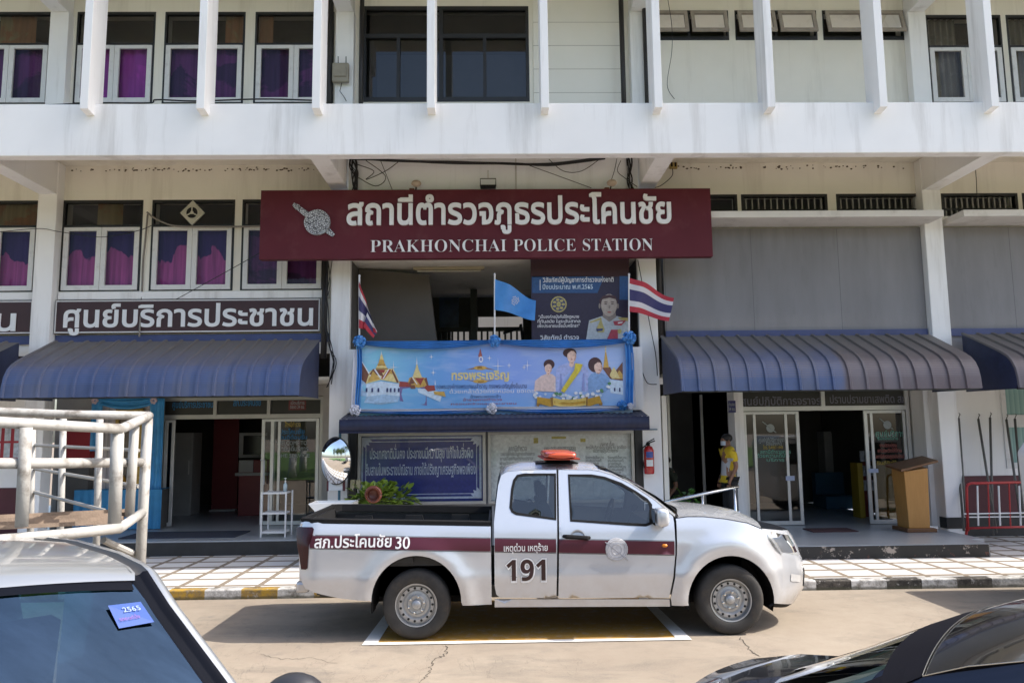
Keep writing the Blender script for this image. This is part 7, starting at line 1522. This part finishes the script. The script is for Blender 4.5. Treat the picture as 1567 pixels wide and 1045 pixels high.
person('man in yellow polo shirt, dark trousers and face mask, facing left by the doors', (pp.x+.02, 13.2, PR), R(186), polo_mat(), pm('black_trouser_cloth', (.012, .012, .014), .8))
person('person in dark olive clothes sitting in the dark passage', (3.12, 14.3, .32), R(205), pm('olive_cloth', (.03, .035, .02), .85), pm('dark_trouser_cloth', (.015, .015, .016), .85), False, True, 1.6)
o = root('stool', 'dark low stool in the passage under the seated person', 'stool', (3.15, 14.3, .12)); MB().box(2.95, 3.35, 14.1, 14.5, .62, .68).build('seat', DWD, o, bevel=.01)
for xx in (2.99, 3.31):
    for yy in (14.14, 14.46): MB().box(xx-.02, xx+.02, yy-.02, yy+.02, .12, .619).build('leg', DWD, o)

# ------------------------------------------------------------------ what stands behind the camera and shows in mirror and glass
GRS = pm('lawn', (.09, .17, .035), .9, .3, 2)
o = MB().grid(lambda u, v: (-60+120*u, -60+46*v, .03), 1, 1).build('grass_verge', GRS); tag(o, kind='structure')
o = MB().grid(lambda u, v: (-45+39.5*u, -13.9+8.4*v, .03), 1, 1).build('lawn', GRS); tag(o, kind='structure')
BARK = pm('pale_bark', (.30, .26, .21), .9, .2, 6, .4, 20); LIME = plain('limewashed_bark', (.7, .7, .68), .8)
FOL = NT('tree_foliage'); nn = FOL.noise(.9, 4); FOL.P('Base Color', FOL.mix(nn, (.025, .06, .012, 1), (.09, .15, .03, 1))).P('Roughness', .6); FOL = FOL.mt
def tree(label, x, y, h, seed):
    rd = random.Random(seed); t = root('tree', label, 'tree', (x, y, 0), 'trees across the car park'); b = MB()
    b.mat(1).tube([(x, y, 0), (x+.05, y, 1.3)], [.24, .19], 10); b.mat(0).tube([(x+.05, y, 1.3), (x, y+.1, h*.45), (x+.2, y, h*.8)], [.19, .15, .05], 10); tips = []
    for k in range(9):
        z0 = h*rd.uniform(.35, .6); a = rd.uniform(0, 6.28); L_ = h*rd.uniform(.2, .36); e = Vector((x+math.cos(a)*L_, y+math.sin(a)*L_, z0+L_*rd.uniform(.4, 1.0))); b.tube([(x, y, z0), tuple(Vector((x, y, z0)).lerp(e, .5)+Vector((0, 0, -.2))), tuple(e)], [.09, .06, .02], 6); tips.append(e)
    b.build('trunk', [BARK, LIME], t, smooth=True); b = MB(); tips.append(Vector((x+.2, y, h*.85)))
    for k in range(2600):
        c_ = rd.choice(tips); d = Vector((rd.gauss(0, 1), rd.gauss(0, 1), rd.gauss(0, .75)))*(h*.085); p = c_+d; n_ = Vector((rd.gauss(0, 1), rd.gauss(0, 1), rd.gauss(.6, 1))).normalized(); a = n_.cross(Vector((1, 0, .3))).normalized(); e = n_.cross(a); w = rd.uniform(.12, .24)
        b.add([p-a*w, p-e*w*.5, p+a*w, p+e*w*.5], [(0, 1, 2, 3)])
    b.build('crown', FOL, t); return t
tr = tree('broad tree with limewashed foot at the far side of the car park', 0, 0, 9.5, 4)
for i, (x, y, s) in enumerate(((-17, -11, 1), (-10.5, -13, .9), (-4.5, -11.5, 1.1), (2.5, -13, 1), (9, -11, 1.05), (16, -13, .95), (-9.5, -7, .85), (-14, -8.5, .9), (-22, -9, 1))):
    o = tr if i == 0 else copy_tree(tr, (0, 0, 0))
    o.location = (x, y, 0); o.rotation_euler = (0, 0, i*1.1); o.scale = (s, s, s)
# parked van just past the right edge: its shadow falls into the picture
VN = root('parked_van', 'white van parked along the kerb beyond the right edge', 'van', (8.6, 8.75, 0)); VW = carpaint('white_van_paint', (.7, .7, .7), .1, .35)
prof = [(6.55, .35), (6.5, 1.7), (6.62, 1.86), (9.6, 1.86), (9.9, 1.75), (10.5, 1.1), (11.3, .95), (11.4, .4)]
b = MB(); b.prism(prof, 7.9, 9.62); b.build('body', VW, VN, bevel=.06)
for s, y in ((-1, 7.893), (1, 9.627)):
    for x0_, x1_ in ((6.8, 7.9), (8.0, 9.0), (9.1, 9.85)): MB().box(x0_, x1_, y-.004, y+.004, 1.2, 1.68).build('window', GLASSK, VN)
    for x in (7.3, 10.5): c_ = (x, y+s*.0, .32); MB().tube([(x, y-s*.18, .32), (x, y+s*.02, .32)], .32, 24).build('wheel', RUB, VN)
